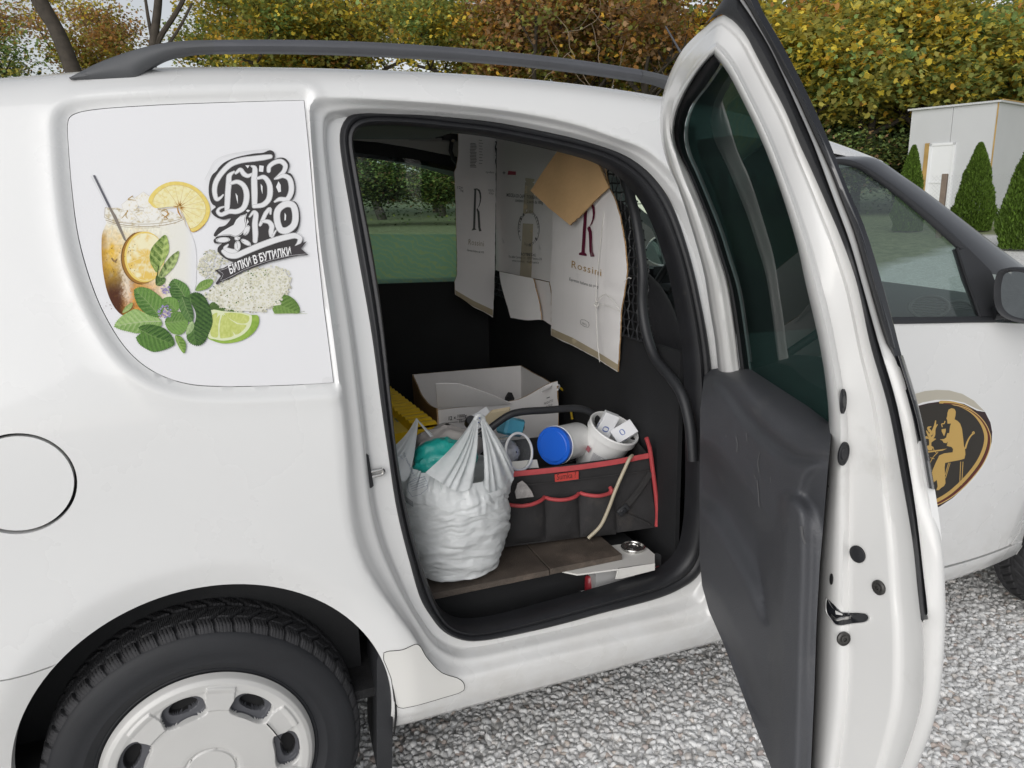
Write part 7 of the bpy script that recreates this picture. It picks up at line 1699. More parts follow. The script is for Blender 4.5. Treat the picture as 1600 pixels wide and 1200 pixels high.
# ================================================================== ground, trees, shed, fence
def rise(x, y):
    d = np.hypot(np.asarray(x, float) - 1.0, np.asarray(y, float) - .8); return .42 * sstep(7, 21, d) + .8 * sstep(30, 90, d)
r_ = np.r_[np.linspace(0, 6, 7), np.linspace(7, 24, 18), np.linspace(27, 60, 12), np.geomspace(65, 420, 12)]
g = []
for t in np.linspace(0, 2 * math.pi, 97):
    x = 1.0 + r_ * math.cos(t); y = .8 + r_ * math.sin(t); g.append(np.stack([x, y, rise(x, y) - .006], 1))
m_ = bpy.data.materials.new('ground_gravel'); m_.use_nodes = True; N, L = nodes(m_); b = N['Principled BSDF']; b.inputs['Roughness'].default_value = .85
tc = N.new('ShaderNodeTexCoord'); vo = N.new('ShaderNodeTexVoronoi'); vo.inputs['Scale'].default_value = 42; L.new(tc.outputs['Object'], vo.inputs['Vector'])
sp = N.new('ShaderNodeSeparateColor'); L.new(vo.outputs['Color'], sp.inputs[0])
rp = N.new('ShaderNodeValToRGB'); E_ = rp.color_ramp.elements; E_[0].color = (.56, .55, .535, 1); E_[1].color = (.88, .875, .86, 1); q = E_.new(.45); q.color = (.74, .735, .72, 1); q = E_.new(.72); q.color = (.78, .76, .73, 1)
L.new(sp.outputs[0], rp.inputs[0])
# lawn mask: grass away to the left and behind, gravel yard near the van and to the right
geo = N.new('ShaderNodeNewGeometry'); sx = N.new('ShaderNodeSeparateXYZ'); L.new(geo.outputs['Position'], sx.inputs[0])
def math_(op, a, b_=None):
    n_ = N.new('ShaderNodeMath'); n_.operation = op
    for i, v in enumerate((a, b_)):
        if v is None: continue
        if isinstance(v, (int, float)): n_.inputs[i].default_value = v
        else: L.new(v, n_.inputs[i])
    return n_.outputs[0]
nz = N.new('ShaderNodeTexNoise'); nz.inputs['Scale'].default_value = .5; nz.inputs['Detail'].default_value = 6; L.new(geo.outputs['Position'], nz.inputs['Vector'])
wob = math_('MULTIPLY', math_('SUBTRACT', nz.outputs['Fac'], .5), 2.0)
e1 = math_('SUBTRACT', math_('SUBTRACT', sx.outputs[1], math_('MULTIPLY', sx.outputs[0], .42)), 3.6)      # left of a line running off to the right
e2 = math_('SUBTRACT', math_('ADD', math_('MULTIPLY', sx.outputs[0], .8), math_('MULTIPLY', sx.outputs[1], .6)), 17.5)   # beyond the yard
ms = math_('MULTIPLY', math_('ADD', math_('MAXIMUM', e1, e2), wob), 2.2); cl = N.new('ShaderNodeClamp'); L.new(ms, cl.inputs[0])
gn = N.new('ShaderNodeTexNoise'); gn.inputs['Scale'].default_value = 7; gn.inputs['Detail'].default_value = 8; L.new(geo.outputs['Position'], gn.inputs['Vector'])
gr = N.new('ShaderNodeValToRGB'); G_ = gr.color_ramp.elements; G_[0].position = .3; G_[0].color = (.16, .19, .09, 1); G_[1].position = .72; G_[1].color = (.36, .37, .21, 1); L.new(gn.outputs['Fac'], gr.inputs[0])
mx = N.new('ShaderNodeMix'); mx.data_type = 'RGBA'; L.new(cl.outputs[0], mx.inputs['Factor']); L.new(rp.outputs[0], mx.inputs['A']); L.new(gr.outputs[0], mx.inputs['B']); L.new(mx.outputs['Result'], b.inputs['Base Color'])
bp = N.new('ShaderNodeBump'); bp.inputs['Strength'].default_value = .9; bp.inputs['Distance'].default_value = .012; bp.invert = True; L.new(vo.outputs['Distance'], bp.inputs['Height']); L.new(bp.outputs[0], b.inputs['Normal'])
gnd = MB().grid(np.array(g)).build('ground', m_, None, True); gnd['kind'] = 'structure'

# loose gravel where it can be seen close by: stones scattered on a patch
me = bpy.data.meshes.new('gravel'); gx = np.arange(-1.6, 5.6, .1); gy = np.arange(-1.4, 4.6, .1)
cells = [(x, y) for x in gx for y in gy if ((.25 < x < 2.2 and -.9 < y < 1.75) or (-.75 < x < .3 and .10 < y < 1.3) or (1.2 < x < 5.4 and -1.2 < y < .30 + (x - 1.2) * .5) or (2.9 < x < 5.5 and -1 < y < 3.6))]
vv = []; ff = []
for x, y in cells: k = len(vv); vv += [(x, y, -.004), (x + .1, y, -.004), (x + .1, y + .1, -.004), (x, y + .1, -.004)]; ff.append((k, k + 1, k + 2, k + 3))
me.from_pydata(vv, [], ff); me.update()
gv = bpy.data.objects.new('gravel', me); COL.objects.link(gv); gv['kind'] = 'stuff'
ms_ = bpy.data.materials.new('gravel_stone'); ms_.use_nodes = True; N, L = nodes(ms_); b = N['Principled BSDF']; b.inputs['Roughness'].default_value = .7; b.inputs['Specular IOR Level'].default_value = .35
at = N.new('ShaderNodeAttribute'); at.attribute_type = 'INSTANCER'; at.attribute_name = 'tint'
rp = N.new('ShaderNodeValToRGB'); E_ = rp.color_ramp.elements; E_[0].color = (.46, .455, .445, 1); E_[1].color = (.90, .90, .89, 1)
for p_, c_ in [(.12, (.68, .675, .665)), (.35, (.79, .785, .775)), (.6, (.86, .86, .85)), (.80, (.89, .89, .88)), (.87, (.62, .55, .49)), (.90, (.56, .47, .43)), (.93, (.74, .73, .71))]: q = E_.new(p_); q.color = (*c_, 1)
L.new(at.outputs['Fac'], rp.inputs[0]); tc = N.new('ShaderNodeTexCoord'); nz = N.new('ShaderNodeTexNoise'); nz.inputs['Scale'].default_value = 1.6; nz.inputs['Detail'].default_value = 6; L.new(tc.outputs['Object'], nz.inputs['Vector'])
mr = N.new('ShaderNodeMapRange'); mr.inputs['To Min'].default_value = .82; mr.inputs['To Max'].default_value = 1.14; L.new(nz.outputs['Fac'], mr.inputs['Value']); vm = N.new('ShaderNodeVectorMath'); vm.operation = 'SCALE'; L.new(rp.outputs[0], vm.inputs[0]); L.new(mr.outputs[0], vm.inputs['Scale']); L.new(vm.outputs[0], b.inputs['Base Color'])
me.materials.append(ms_)
ng = bpy.data.node_groups.new('gravel_scatter', 'GeometryNodeTree'); ng.interface.new_socket('Geometry', in_out='INPUT', socket_type='NodeSocketGeometry'); ng.interface.new_socket('Geometry', in_out='OUTPUT', socket_type='NodeSocketGeometry')
n = ng.nodes; l = ng.links; gi, go = n.new('NodeGroupInput'), n.new('NodeGroupOutput'); jn = n.new('GeometryNodeJoinGeometry'); gti = n.new('GeometryNodeGeometryToInstance')
for k in range(7):
    ic = n.new('GeometryNodeMeshIcoSphere'); ic.inputs['Radius'].default_value = 1.0; ic.inputs['Subdivisions'].default_value = 2 if k < 6 else 2
    sp_ = n.new('GeometryNodeSetPosition'); nz = n.new('ShaderNodeTexNoise'); nz.noise_dimensions = '4D'; nz.inputs['W'].default_value = k * 7.3; nz.inputs['Scale'].default_value = .75; nz.inputs['Detail'].default_value = 2.0
    sb = n.new('ShaderNodeVectorMath'); sb.operation = 'SUBTRACT'; sb.inputs[1].default_value = (.5, .5, .5); sc_ = n.new('ShaderNodeVectorMath'); sc_.operation = 'SCALE'; sc_.inputs['Scale'].default_value = 2.1
    l.new(nz.outputs['Color'], sb.inputs[0]); l.new(sb.outputs[0], sc_.inputs[0]); l.new(sc_.outputs[0], sp_.inputs['Offset']); l.new(ic.outputs['Mesh'], sp_.inputs['Geometry'])
    sm = n.new('GeometryNodeSetMaterial'); sm.inputs['Material'].default_value = ms_; l.new(sp_.outputs[0], sm.inputs[0]); ss = n.new('GeometryNodeSetShadeSmooth'); l.new(sm.outputs[0], ss.inputs[0])
    gt = n.new('GeometryNodeGeometryToInstance'); l.new(ss.outputs[0], gt.inputs[0]); l.new(gt.outputs[0], jn.inputs[0])
outs = n.new('GeometryNodeJoinGeometry')
for lay, (dmin, dens, s0, s1, dz) in enumerate([(.0112, 9000, .0062, .0125, .003), (.0150, 3600, .0064, .0135, .008), (.04, 420, .010, .0165, .012)]):
    dp_ = n.new('GeometryNodeDistributePointsOnFaces'); dp_.distribute_method = 'POISSON'; dp_.inputs['Distance Min'].default_value = dmin; dp_.inputs['Density Max'].default_value = dens; dp_.inputs['Seed'].default_value = lay + 3; l.new(gi.outputs[0], dp_.inputs['Mesh'])
    st = n.new('GeometryNodeStoreNamedAttribute'); st.data_type = 'FLOAT'; st.domain = 'POINT'; st.inputs['Name'].default_value = 'tint'; rv = n.new('FunctionNodeRandomValue'); rv.data_type = 'FLOAT'; rv.inputs['Seed'].default_value = 40 + lay; l.new(rv.outputs[1], st.inputs['Value']); l.new(dp_.outputs['Points'], st.inputs['Geometry'])
    ip = n.new('GeometryNodeInstanceOnPoints'); ip.inputs['Pick Instance'].default_value = True; l.new(st.outputs[0], ip.inputs['Points']); l.new(jn.outputs[0], ip.inputs['Instance'])
    ri = n.new('FunctionNodeRandomValue'); ri.data_type = 'INT'; ri.inputs['Min'].default_value if False else None; ri.inputs[4].default_value = 0; ri.inputs[5].default_value = 6; ri.inputs['Seed'].default_value = 7 + lay; l.new(ri.outputs[2], ip.inputs['Instance Index'])
    rr = n.new('FunctionNodeRandomValue'); rr.data_type = 'FLOAT_VECTOR'; rr.inputs[0].default_value = (-.5, -.5, 0); rr.inputs[1].default_value = (.5, .5, 6.28); rr.inputs['Seed'].default_value = 17 + lay; l.new(rr.outputs[0], ip.inputs['Rotation'])
    rs_ = n.new('FunctionNodeRandomValue'); rs_.data_type = 'FLOAT_VECTOR'; rs_.inputs[0].default_value = (s0, s0, s0 * .62); rs_.inputs[1].default_value = (s1, s1 * .85, s1 * .75); rs_.inputs['Seed'].default_value = 27 + lay; l.new(rs_.outputs[0], ip.inputs['Scale'])
    ti = n.new('GeometryNodeTranslateInstances'); ti.inputs['Translation'].default_value = (0, 0, dz); l.new(ip.outputs[0], ti.inputs[0]); l.new(ti.outputs[0], outs.inputs[0])
l.new(outs.outputs[0], go.inputs[0])
md = gv.modifiers.new('scatter', 'NODES'); md.node_group = ng

# ---------------------------------------------------------------- trees
def big_mesh(name, V, polys_n, loops, mats, cols=None, smooth_=False):
    me = bpy.data.meshes.new(name); V = np.asarray(V, np.float32); me.vertices.add(len(V)); me.vertices.foreach_set('co', V.ravel())
    loops = np.asarray(loops, np.int32); me.loops.add(len(loops)); me.loops.foreach_set('vertex_index', loops); k = len(loops) // polys_n; me.polygons.add(k); me.polygons.foreach_set('loop_start', np.arange(0, len(loops), polys_n, dtype=np.int32)); me.polygons.foreach_set('loop_total', np.full(k, polys_n, np.int32))
    if cols is not None:
        ca = me.color_attributes.new('Col', 'FLOAT_COLOR', 'POINT'); c = np.ones((len(V), 4), np.float32); c[:, :3] = cols; ca.data.foreach_set('color', c.ravel())
    me.update(calc_edges=True); me.materials.append(mats); return me
def leaf_mat(name):
    m = attr_mat(name, .55, spec=.3); N, L = nodes(m); b = N['Principled BSDF']; tr = N.new('ShaderNodeBsdfTranslucent'); a = [q for q in N if q.type == 'ATTRIBUTE'][0]; L.new(a.outputs['Color'], tr.inputs[0]); mx = N.new('ShaderNodeMixShader'); mx.inputs[0].default_value = .48; L.new(b.outputs[0], mx.inputs[1]); L.new(tr.outputs[0], mx.inputs[2]); L.new(mx.outputs[0], N['Material Output'].inputs[0]); return m
M['leaf'] = leaf_mat('autumn_leaf'); M['bark'] = mat('tree_bark', (.055, .045, .036), .9, bump=1.0, bscale=14, var=.35, vscale=5)
LEAF = np.array([(0, 0, 0), (.40, .10, .05), (.52, .52, -.04), (.20, .60, .03), (0, 1.0, -.06), (-.20, .60, .03), (-.52, .52, -.04), (-.40, .10, .05)])
def leaves(C, size, cols, rs, droop=.3):
    n = len(C); k = len(LEAF); a = rs.uniform(0, 2 * math.pi, n); tilt = rs.normal(.5, .55, n); roll = rs.normal(0, .5, n); s = size * rs.uniform(.65, 1.25, n)
    ez = np.stack([np.sin(tilt) * np.cos(a), np.sin(tilt) * np.sin(a), np.cos(tilt)], 1); t = np.stack([np.cos(a + 1.57), np.sin(a + 1.57), np.zeros(n)], 1); t = t * np.cos(roll)[:, None] + np.cross(ez, t) * np.sin(roll)[:, None]; t[:, 2] -= droop * rs.uniform(0, 1, n); t /= np.linalg.norm(t, axis=1)[:, None]; x = np.cross(t, ez); x /= np.linalg.norm(x, axis=1)[:, None]; ez = np.cross(x, t)
    P = C[:, None] + s[:, None, None] * (LEAF[None, :, 0, None] * x[:, None] + LEAF[None, :, 1, None] * t[:, None] + LEAF[None, :, 2, None] * ez[:, None])
    return P.reshape(-1, 3), np.arange(n * k), np.repeat(cols, k, axis=0)
def tree_proto(seed, height, spread, base, nclump, per, size, pal, wts, lean=0.0, bare=0, cl=.75):
    rs = np.random.default_rng(seed); mb = MB(); tips = []
    def limb(p, d, L, r, depth):
        n = 6; pts = [p]; d = d / np.linalg.norm(d)
        for i in range(n):
            d = d + rs.normal(0, .10, 3) + np.array([0, 0, .045 if depth else .02]); d /= np.linalg.norm(d); pts.append(pts[-1] + d * L / n)
        pts = np.array(pts); mb.tube(pts, np.linspace(r, r * .55, n + 1), 7 if depth < 2 else 4, False, False)
        if depth >= 1: tips.extend([pts[-1], pts[3]] if depth > 1 else [pts[-1]])
        if depth < 3:
            kids = [5, 4, 3][depth]
            for k in range(kids):
                q = pts[rs.integers(2, n + 1)] if depth else pts[rs.integers(3, n + 1)]; a = rs.uniform(0, 2 * math.pi); o = np.array([math.cos(a), math.sin(a), rs.uniform(.05, .7)]); limb(q, d * .45 + o * .75, L * rs.uniform(.5, .72), r * .5, depth + 1)
    limb(np.array([0, 0, -.2]), np.array([lean, 0, 1.0]), base + height * .28, height * .017, 0)
    tr_me = bpy.data.meshes.new('trunk'); tr_me.from_pydata(mb.v, [], mb.f); tr_me.update(); tr_me.polygons.foreach_set('use_smooth', np.ones(len(tr_me.polygons), bool)); tr_me.materials.append(M['bark'])
    tips = np.array(tips); C = []; K = []
    cen = np.array([lean * height * .4, 0, base + (height - base) * .52]); ext = np.array([spread, spread, (height - base) * .55])
    for i in range(nclump):
        if i < len(tips): c = tips[i]
        else:
            v = rs.normal(0, 1, 3); v /= np.linalg.norm(v); c = cen + v * ext * rs.uniform(.35, 1.0) ** .6
        q = c + rs.normal(0, 1, (per, 3)) * np.array([cl, cl, cl * .55]) * rs.uniform(.6, 1.3); C.append(q); kk = rs.choice(len(pal), p=np.array(wts) / np.sum(wts)); mixk = np.where(rs.uniform(0, 1, per) < .62, kk, rs.choice(len(pal), per, p=np.array(wts) / np.sum(wts))); K.append(np.array(pal)[mixk] * rs.uniform(.5, 1.28, (per, 1)))
    C = np.concatenate(C); K = np.concatenate(K); V, Lp, Cc = leaves(C, size, K, rs)
    cr_me = big_mesh('crown', V, len(LEAF), Lp, M['leaf'], Cc)
    return tr_me, cr_me
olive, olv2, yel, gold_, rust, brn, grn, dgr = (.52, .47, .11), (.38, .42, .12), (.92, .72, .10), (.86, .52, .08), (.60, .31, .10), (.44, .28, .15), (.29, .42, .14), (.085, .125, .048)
PROT = {
 'yellow': tree_proto(1, 11.5, 4.4, .8, 150, 190, .20, [yel, gold_, olive, olv2, grn, rust], [4.2, .9, 3.8, 3.0, 1.6, .3], cl=.6),
 'yellow2': tree_proto(2, 12, 4.6, 1.2, 150, 190, .20, [yel, gold_, olive, olv2, grn], [3.0, .6, 4, 3.4, 2.2], cl=.6),
 'olive': tree_proto(3, 12, 4.2, 2.2, 125, 200, .15, [olive, olv2, yel, rust, grn, gold_], [4, 3.4, 1.9, .6, 2.4, .6], cl=.55),
 'brown': tree_proto(4, 11.5, 4.0, 1.8, 110, 155, .16, [brn, rust, olv2, olive, gold_], [4, 2.2, 1.8, 1.6, .7], cl=.52),
 'rusty': tree_proto(5, 12, 4.0, 2.6, 80, 130, .15, [rust, brn, olive, yel, olv2], [2.2, 2.5, 2.5, .9, 1.4], lean=.16, cl=.6),
 'green': tree_proto(6, 10.5, 3.8, 1.2, 150, 135, .15, [grn, dgr, olv2, olive], [4, 1.8, 2, 1.0], cl=.7),
 'trunked': tree_proto(5, 12, 4.0, 5.0, 60, 60, .17, [rust, brn, olive, yel, olv2], [2, 2, 3, 1.2, 2], cl=.6),
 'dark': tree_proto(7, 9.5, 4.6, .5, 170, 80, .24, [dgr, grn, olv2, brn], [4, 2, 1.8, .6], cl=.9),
}
LBL = {'yellow': 'yellow and olive plane tree with dense autumn leaves', 'yellow2': 'olive and yellow plane tree with broad leaves', 'olive': 'olive green tree turning yellow in places', 'brown': 'brown leaved tree with thin bare twigs', 'rusty': 'rusty leaved tree with a leaning dark trunk and sky gaps', 'green': 'dark green leafy tree low at the left edge', 'dark': 'dark evergreen mass of a tree in the shade'}
WHERE = {}
def view_pt(px, D):
    fh = np.array([_f[0], _f[1], 0]); fh /= np.linalg.norm(fh); rh = np.array([fh[1], -fh[0], 0]); p = CAM + fh * D + rh * (px - 800) / FPX * D; return np.array([p[0], p[1], float(rise(p[0], p[1]))])
def tree(kind, px, D, s, rot, where):
    p = view_pt(px, D); t = thing('tree', (LBL[kind] + ' ' + where).strip(), 'tree', tuple(p), 'autumn trees behind the yard'); t.rotation_euler = (0, 0, rot); t.scale = (s, s, s)
    for nm, me in zip(('trunk', 'crown'), PROT[kind]):
        o = bpy.data.objects.new(nm, me); COL.objects.link(o); o.parent = t
    return t
TREES = [('green', -40, 30, 1.0, .3, ''), ('green', 40, 33, .92, 2.0, 'behind the rear foot of the rail'), ('rusty', 10, 44, 1.05, 3.0, 'far behind the green trees'), ('rusty', 235, 38, .92, 4.4, 'above the drink artwork'), ('olive', 140, 46, .85, 1.0, 'beyond the leaning trunks'), ('olive', 425, 36, 1.0, .6, 'above the roof rail'),
         ('olive', 490, 32, 1.0, 2.2, 'above the rear of the doorway'), ('olive', 610, 34, 1.05, 4.0, 'above the middle of the rail'), ('rusty', 700, 37, 1.0, 5.3, 'beyond the rail'), ('olive', 745, 31, .95, 1.4, 'left of the brown trees'),
         ('brown', 840, 30, 1.0, .2, 'above the front of the rail'), ('brown', 930, 33, 1.05, 2.7, 'left of the open door'), ('brown', 1030, 29, 1.0, 4.6, 'right behind the tip of the open door'), ('yellow2', 1130, 32, 1.0, .9, 'just right of the door tip'),
         ('yellow', 1215, 28, 1.0, 2.5, 'over the front of the van'), ('yellow2', 1330, 30, 1.0, 4.1, 'left of the shed'), ('yellow', 1440, 29, 1.05, 5.6, 'above the shed door'), ('yellow', 1560, 31, 1.05, 1.9, 'over the shed corner'), ('yellow2', 1680, 29, 1.0, 3.3, 'at the right edge'),
         ('yellow', 1500, 37, 1.15, .7, 'far behind the shed')]
for a_ in TREES: tree(*a_)
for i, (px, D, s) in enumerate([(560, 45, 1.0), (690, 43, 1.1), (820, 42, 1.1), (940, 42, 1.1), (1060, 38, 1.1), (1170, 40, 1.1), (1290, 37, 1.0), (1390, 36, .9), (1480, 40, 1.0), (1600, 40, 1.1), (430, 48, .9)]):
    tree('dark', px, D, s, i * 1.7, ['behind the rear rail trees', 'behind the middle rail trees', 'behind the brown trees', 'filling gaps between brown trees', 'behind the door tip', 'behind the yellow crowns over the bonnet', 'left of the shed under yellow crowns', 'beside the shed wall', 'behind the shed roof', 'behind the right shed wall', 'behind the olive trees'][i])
# two dark leaning trunks at the upper left, their crowns above the picture
def leaning(px, lab, rot, s=1.0):
    D = 27.0; k = D / FPX; fh = np.array([_f[0], _f[1], 0]); fh /= np.linalg.norm(fh)
    at = lambda a, b: CAM + ray(a, b) * (D / (ray(a, b) @ fh)); base = view_pt(px[0][0], D); pts = [base] + [at(a, b) for a, b, r in px[1:]]
    t = thing('tree', lab, 'tree', tuple(base), 'autumn trees behind the yard'); tube_ = MB().tube(smooth(pts, 6), np.interp(np.linspace(0, 1, 6 * (len(px) - 1) + 1), np.linspace(0, 1, len(px)), [q[2] * k for q in px]), 10)
    tube_.build('trunk', M['bark'], t); o = bpy.data.objects.new('crown', PROT['trunked'][1]); COL.objects.link(o); o.parent = t; o.scale = (s, s, s); o.rotation_euler = (0, 0, rot); return t, pts, at, tube_
t, pts, at, _tb = leaning([(185, 0, 14), (165, 250, 12.5), (112, 105, 11.5), (92, 55, 10.5), (66, 5, 9), (30, -70, 7)], 'tree with a thick dark trunk leaning left just above the rear rail foot', .5)
MB().tube(smooth([at(88, 48), at(72, 30), at(60, 12), at(42, -20)], 5), np.linspace(.14, .09, 16), 7).build('limb', M['bark'], t)
t, pts, at, _tb = leaning([(225, 0, 9), (228, 200, 8), (238, 90, 7), (242, 50, 6), (247, 5, 5.5), (250, -60, 4)], 'tree with forked dark stems above the curve of the rear rail', 2.2)
for L_, r0_ in [([(232, 100), (252, 55), (272, 25), (288, -5), (300, -60)], .10), ([(240, 70), (232, 30), (226, -10)], .07), ([(236, 95), (262, 70), (285, 35), (300, 5)], .06)]: MB().tube(smooth([at(a, b) for a, b in L_], 5), np.linspace(r0_, r0_ * .6, 5 * (len(L_) - 1) + 1), 7).build('limb', M['bark'], t)
# hedge of low dark shrubs under the trees, seen through the far window and left of the shed
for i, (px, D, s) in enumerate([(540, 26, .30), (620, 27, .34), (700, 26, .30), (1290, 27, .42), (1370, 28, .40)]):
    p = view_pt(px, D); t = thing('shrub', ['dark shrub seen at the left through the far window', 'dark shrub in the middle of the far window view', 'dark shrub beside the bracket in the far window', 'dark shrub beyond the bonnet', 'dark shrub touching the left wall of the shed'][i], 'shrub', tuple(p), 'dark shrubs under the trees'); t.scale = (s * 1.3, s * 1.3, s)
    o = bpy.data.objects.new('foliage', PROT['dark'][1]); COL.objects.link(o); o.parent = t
# bare twigs hanging in the brown tree right behind the door tip
rs = np.random.default_rng(77); mb = MB()
for k in range(26):
    p = view_pt(rs.uniform(850, 1060), 27.0); p[2] = rs.uniform(5.5, 9.5); d = np.array([rs.normal(0, .5), rs.normal(0, .3), -rs.uniform(.2, 1)]); pts = [p]
    for j in range(9): d = d + rs.normal(0, .28, 3); d /= np.linalg.norm(d); pts.append(pts[-1] + d * .22)
    mb.tube(smooth(pts, 3), .012, 4, False, False)
o = mb.build('dry_vine', mat('dry_twig', (.20, .155, .11), .9)); tag(o, 'tangle of pale dry twigs hanging in the brown trees left of the open door', 'vine', kind='stuff')

# ---------------------------------------------------------------- thujas
def thuja_proto(seed, h, r, n=30000):
    rs = np.random.default_rng(seed); z = rs.uniform(.01, 1, n) ** 1.25; a = rs.uniform(0, 2 * math.pi, n); prof = np.where(z < .22, .86 + .14 * z / .22, ((1 - z) / .78) ** .72); lump = .74 + .52 * fbm(np.cos(a) * 2.6 + 3, z * 9 + np.sin(a) * 2.6, 3, seed); rr = r * prof * lump * rs.uniform(.62, 1.0, n) ** .5
    C = np.stack([rr * np.cos(a), rr * np.sin(a), z * h * .97], 1); k = 5; SH = np.array([(0, 0), (.17, .35), (.06, 1.0), (-.06, .95), (-.17, .35)]); s = rs.uniform(.018, .038, n)
    up = np.stack([np.cos(a) * .38, np.sin(a) * .38, np.ones(n)], 1) + rs.normal(0, .20, (n, 3)); up /= np.linalg.norm(up, axis=1)[:, None]; x = np.cross(up, rs.normal(0, 1, (n, 3))); x /= np.linalg.norm(x, axis=1)[:, None]
    P = C[:, None] + s[:, None, None] * (SH[None, :, 0, None] * x[:, None] + SH[None, :, 1, None] * up[:, None]); c = np.array((.12, .20, .03)) * rs.uniform(.45, 1.5, (n, 1)) * (1 + .5 * (rs.uniform(0, 1, (n, 1)) > .85))
    me = big_mesh('foliage', P.reshape(-1, 3), k, np.arange(n * k), M['leaf'], np.repeat(c, k, axis=0)); mb = MB().tube([(0, 0, -.1), (0, 0, h * .9)], [.02, .004], 7); tm = bpy.data.meshes.new('trunk'); tm.from_pydata(mb.v, [], mb.f); tm.materials.append(M['bark']); return tm, me
TH_ = [thuja_proto(21, 1, .21), thuja_proto(22, 1, .22)]
def thuja(base, htop, w, lab, k, rot):
    t = thing('thuja', lab, 'conifer', tuple(base), 'thujas along the yard'); t.scale = (w, w, htop); t.rotation_euler = (0, 0, rot)
    for nm, me in zip(('trunk', 'foliage'), TH_[k]): o = bpy.data.objects.new(nm, me); COL.objects.link(o); o.parent = t
def thuja_at(px, py_top, D, w, lab, k, rot):
    p = view_pt(px, D); top = CAM + ray(px, py_top) * (D / (ray(px, py_top) @ (np.array([_f[0], _f[1], 0]) / np.linalg.norm([_f[0], _f[1]])))); thuja(p, top[2] - p[2], w, lab, k, rot)
thuja_at(1412, 226, 17.5, 1.55, 'small narrow thuja behind the windscreen pillar, left of the shed door', 0, .4); thuja_at(1512, 222, 17.0, 1.85, 'slim pointed thuja in front of the shed wall beside its door', 1, 1.2); thuja_at(1598, 196, 13.6, 2.1, 'large thuja cut by the right edge of the photo', 0, 2.6)

# ---------------------------------------------------------------- shed
nb = on_z(1540, 341, .40); tN = ((nb - CAM) @ _f); zt_ = (CAM + ray(1540, 163) * tN)[2]
nl = on_z(1425, 172, zt_); nr2 = on_z(1668, 175, zt_); P0, P1, P2 = nb.copy(), np.array([nl[0], nl[1], .4]), np.array([nr2[0], nr2[1], .4])
shed = thing('shed', 'pale grey panel shed with a white door and a shallow roof', 'shed', tuple((P0 + P1 + P2) / 3))
M['sheet'] = mat('sandwich_panel', (.54, .55, .56), .45, var=.03, vscale=1.2, dirt=((.47, .47, .46), .66, 1.5)); M['upvc'] = mat('white_door', (.76, .77, .78), .4, var=.01); M['lath'] = mat('ochre_foam_joint', (.42, .27, .09), .8, var=.2, vscale=3)
def face_panels(A, B, n, z0, z1, skip=None):
    d = (B - A); L_ = np.linalg.norm(d); u = d / L_; nn = np.cross(u, (0, 0, 1)); nn = nn if nn @ (CAM - A) > 0 else -nn
    for i in range(n):
        a_, b_ = A + d * (i / n) + u * .006, A + d * ((i + 1) / n) - u * .006
        MB().prism([np.array([*a_[:2], z0]), np.array([*b_[:2], z0]), np.array([*b_[:2], z1]), np.array([*a_[:2], z1])], -nn * .10).build('wall_panel', M['sheet'], shed, False)
    return u, nn, L_
zt2 = zt_ - .02
u1, n1, L1 = face_panels(P0, P1, 2, .46, zt2); u2, n2, L2 = face_panels(P0, P2, 2, .46, zt2)
P3 = P1 + (P2 - P0)
MB().prism([np.array([*p[:2], zt2 - .0]) + np.array([*q, 0]) for p, q in [(P0, (n1 + n2)[:2] * .08), (P1, (n1 - n2)[:2] * .08), (P3, -(n1 + n2)[:2] * .08), (P2, (n2 - n1)[:2] * .08)]], (0, 0, .05)).build('roof', M['sheet'], shed, False)
MB().prism([np.array([*(P0 + n2 * .082 + u2 * .1)[:2], zt2 + .052]), np.array([*(P2 + n2 * .082)[:2], zt2 + .052]), np.array([*(P2 + n2 * .082)[:2], zt2 + .085]), np.array([*(P0 + n2 * .082 + u2 * .1)[:2], zt2 + .085])], -n2 * .05).build('roof_edge_lath', M['lath'], shed, False)
MB().prism([np.array([*(P0 + (n1 + n2) * .004)[:2], .46]), np.array([*(P0 + n1 * .004 + u1 * .03)[:2], .46]), np.array([*(P0 + n1 * .004 + u1 * .03)[:2], zt2]), np.array([*(P0 + (n1 + n2) * .004)[:2], zt2])], n1 * .012).build('corner_joint', M['lath'], shed, False)
MB().prism([np.array([*(p - (n1 + n2) * .02)[:2], .25]) for p in (P0, P1, P3, P2)], (0, 0, .21)).build('base_frame', mat('shed_base', (.03, .03, .03), .9), shed, False)
onf = lambda a, b, off=.0: on_plane(a, b, P0 + n1 * off, n1)
dA, dB2 = onf(1453, 224, .02), onf(1494, 222, .02); zb_ = .48
drp = [np.array([*dA[:2], zb_]), np.array([*dB2[:2], zb_]), np.array([*dB2[:2], dB2[2]]), np.array([*dA[:2], dB2[2]])]
dr = MB().prism(drp, -n1 * .03).build('door', M['upvc'], shed, False)
uw = (dB2 - dA) / np.linalg.norm(dB2 - dA); W_ = np.linalg.norm((dB2 - dA)[:2]); uw[2] = 0; uw /= np.linalg.norm(uw); Zt = dB2[2]
mfr = MB()
for a, b, w_, h_ in [(0, zb_, .07, Zt - zb_), (W_ - .07, zb_, .07, Zt - zb_), (0, Zt - .07, W_, .07), (.07, zb_ + .9, W_ - .14, .05)]:
    p = np.array([*dA[:2], b]) + uw * a + n1 * .002; mfr.prism([p, p + uw * w_, p + uw * w_ + np.array([0, 0, h_]), p + np.array([0, 0, h_])], n1 * .018)
mfr.build('door_frame', M['upvc'], shed, False)
MB().tube([np.array([*dA[:2], 1.5]) + uw * (W_ - .10) + n1 * .05, np.array([*dA[:2], 1.5]) + uw * (W_ - .24) + n1 * .05], .018, 8).build('door_handle', M['grey_metal'], shed)
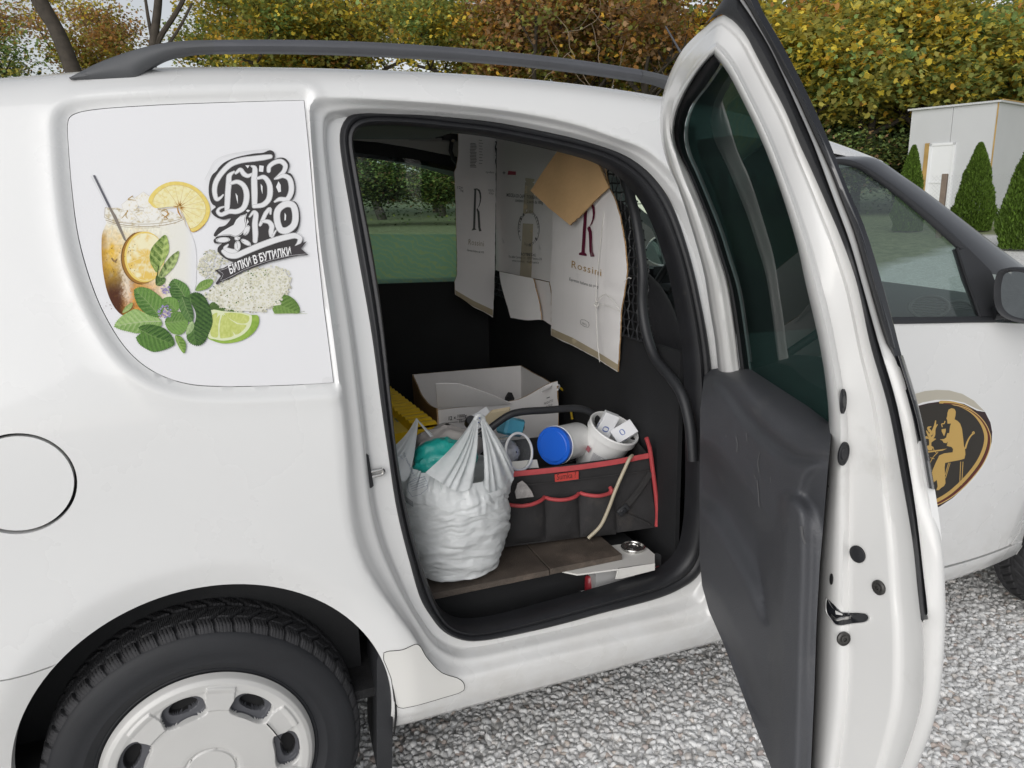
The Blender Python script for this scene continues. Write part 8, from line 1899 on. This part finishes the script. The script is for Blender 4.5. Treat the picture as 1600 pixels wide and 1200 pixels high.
a = onf(1446, 224, .015); MB().prism([np.array([*a[:2], .46]), np.array([*(a + uw * .13)[:2], .46]), np.array([*(a + uw * .13)[:2], Zt + .02]), np.array([*a[:2], Zt + .02])], n1 * .02).build('door_jamb', M['lath'], shed, False)
# wooden post and chain-link fence
pp0 = view_pt(1463, 16.0); o = MB().box(pp0 + np.array([0, 0, .62]), (.10, .10, 1.26), Matrix.Rotation(.4, 3, 'Z'), .01).build('fence_post', mat('weathered_wood', (.20, .155, .12), .9, bump=.8, bscale=30, var=.25, vscale=6)); tag(o, 'weathered wooden post standing before the shed door', 'post')
fe_ = thing('chain_link_fence', 'thin wire chain link fence in front of the shed', 'fence', tuple(view_pt(1600, 18.6)))
A0, B0 = view_pt(1440, 19.0), view_pt(1850, 18.0); dv = B0 - A0; Lf = np.linalg.norm(dv[:2]); mb = MB(); sp_ = .085; hz_ = 1.15
for k in range(int((Lf + hz_) / sp_)):
    for sg in (1, -1):
        x0 = k * sp_ - (hz_ if sg > 0 else 0); x1 = x0 + sg * hz_; t0, t1 = 0.0, 1.0
        for lim in (0.0, Lf):
            pass
        ts = [t for t in np.linspace(0, 1, 9) if 0 <= x0 + (x1 - x0) * t <= Lf]
        if len(ts) >= 2:
            f_ = lambda t: A0 + dv * ((x0 + (x1 - x0) * t) / Lf) + np.array([0, 0, hz_ * t]); mb.tube([f_(ts[0]), f_(ts[-1])], .0016, 3, False, False)
o = mb.build('wire_mesh', mat('galvanised_wire', (.36, .37, .38), .5), fe_, True); o['kind'] = 'stuff'
for t in (.5, .98): MB().tube([A0 + dv * t + np.array([0, 0, -.1]), A0 + dv * t + np.array([0, 0, 1.2])], .022, 8).build('post', M['grey_metal'], fe_)
# pale boarded cabin seen through the cab windows
ca_ = thing('cabin', 'cream boarded cabin wall seen through the cab behind the wire grid', 'cabin', tuple(view_pt(985, 13)))
A0, B0 = view_pt(900, 13.0), view_pt(1062, 12.2); A0[2] = B0[2] = 0; M['cream'] = mat('cream_boards', (.74, .74, .60), .6, var=.03)
u = (B0 - A0); u /= np.linalg.norm(u); nn = np.cross(u, (0, 0, 1)); nn = nn if nn @ (CAM - A0) > 0 else -nn
for i in range(9):
    z = 1.00 + i * .17; MB().prism([A0 + np.array([0, 0, z]), B0 + np.array([0, 0, z]), B0 + np.array([0, 0, z + .155]), A0 + np.array([0, 0, z + .155])], -nn * .03).build('board', M['cream'], ca_, False)
MB().prism([A0 - nn * .03, B0 - nn * .03, B0 - nn * .03 + np.array([0, 0, 2.55]), A0 - nn * .03 + np.array([0, 0, 2.55])], -nn * 2.2).build('cabin_body', mat('cabin_dark', (.05, .05, .048), .8), ca_, False)
# roof aerial
o = MB().tube([on_y(1067, 88, .84), on_y(1040, 41, .84)], [.0035, .0022], 6).build('roof_aerial', M['rail'], van)
# tiny dark holes already in the seat of the rail; mud specks on paint are in the material
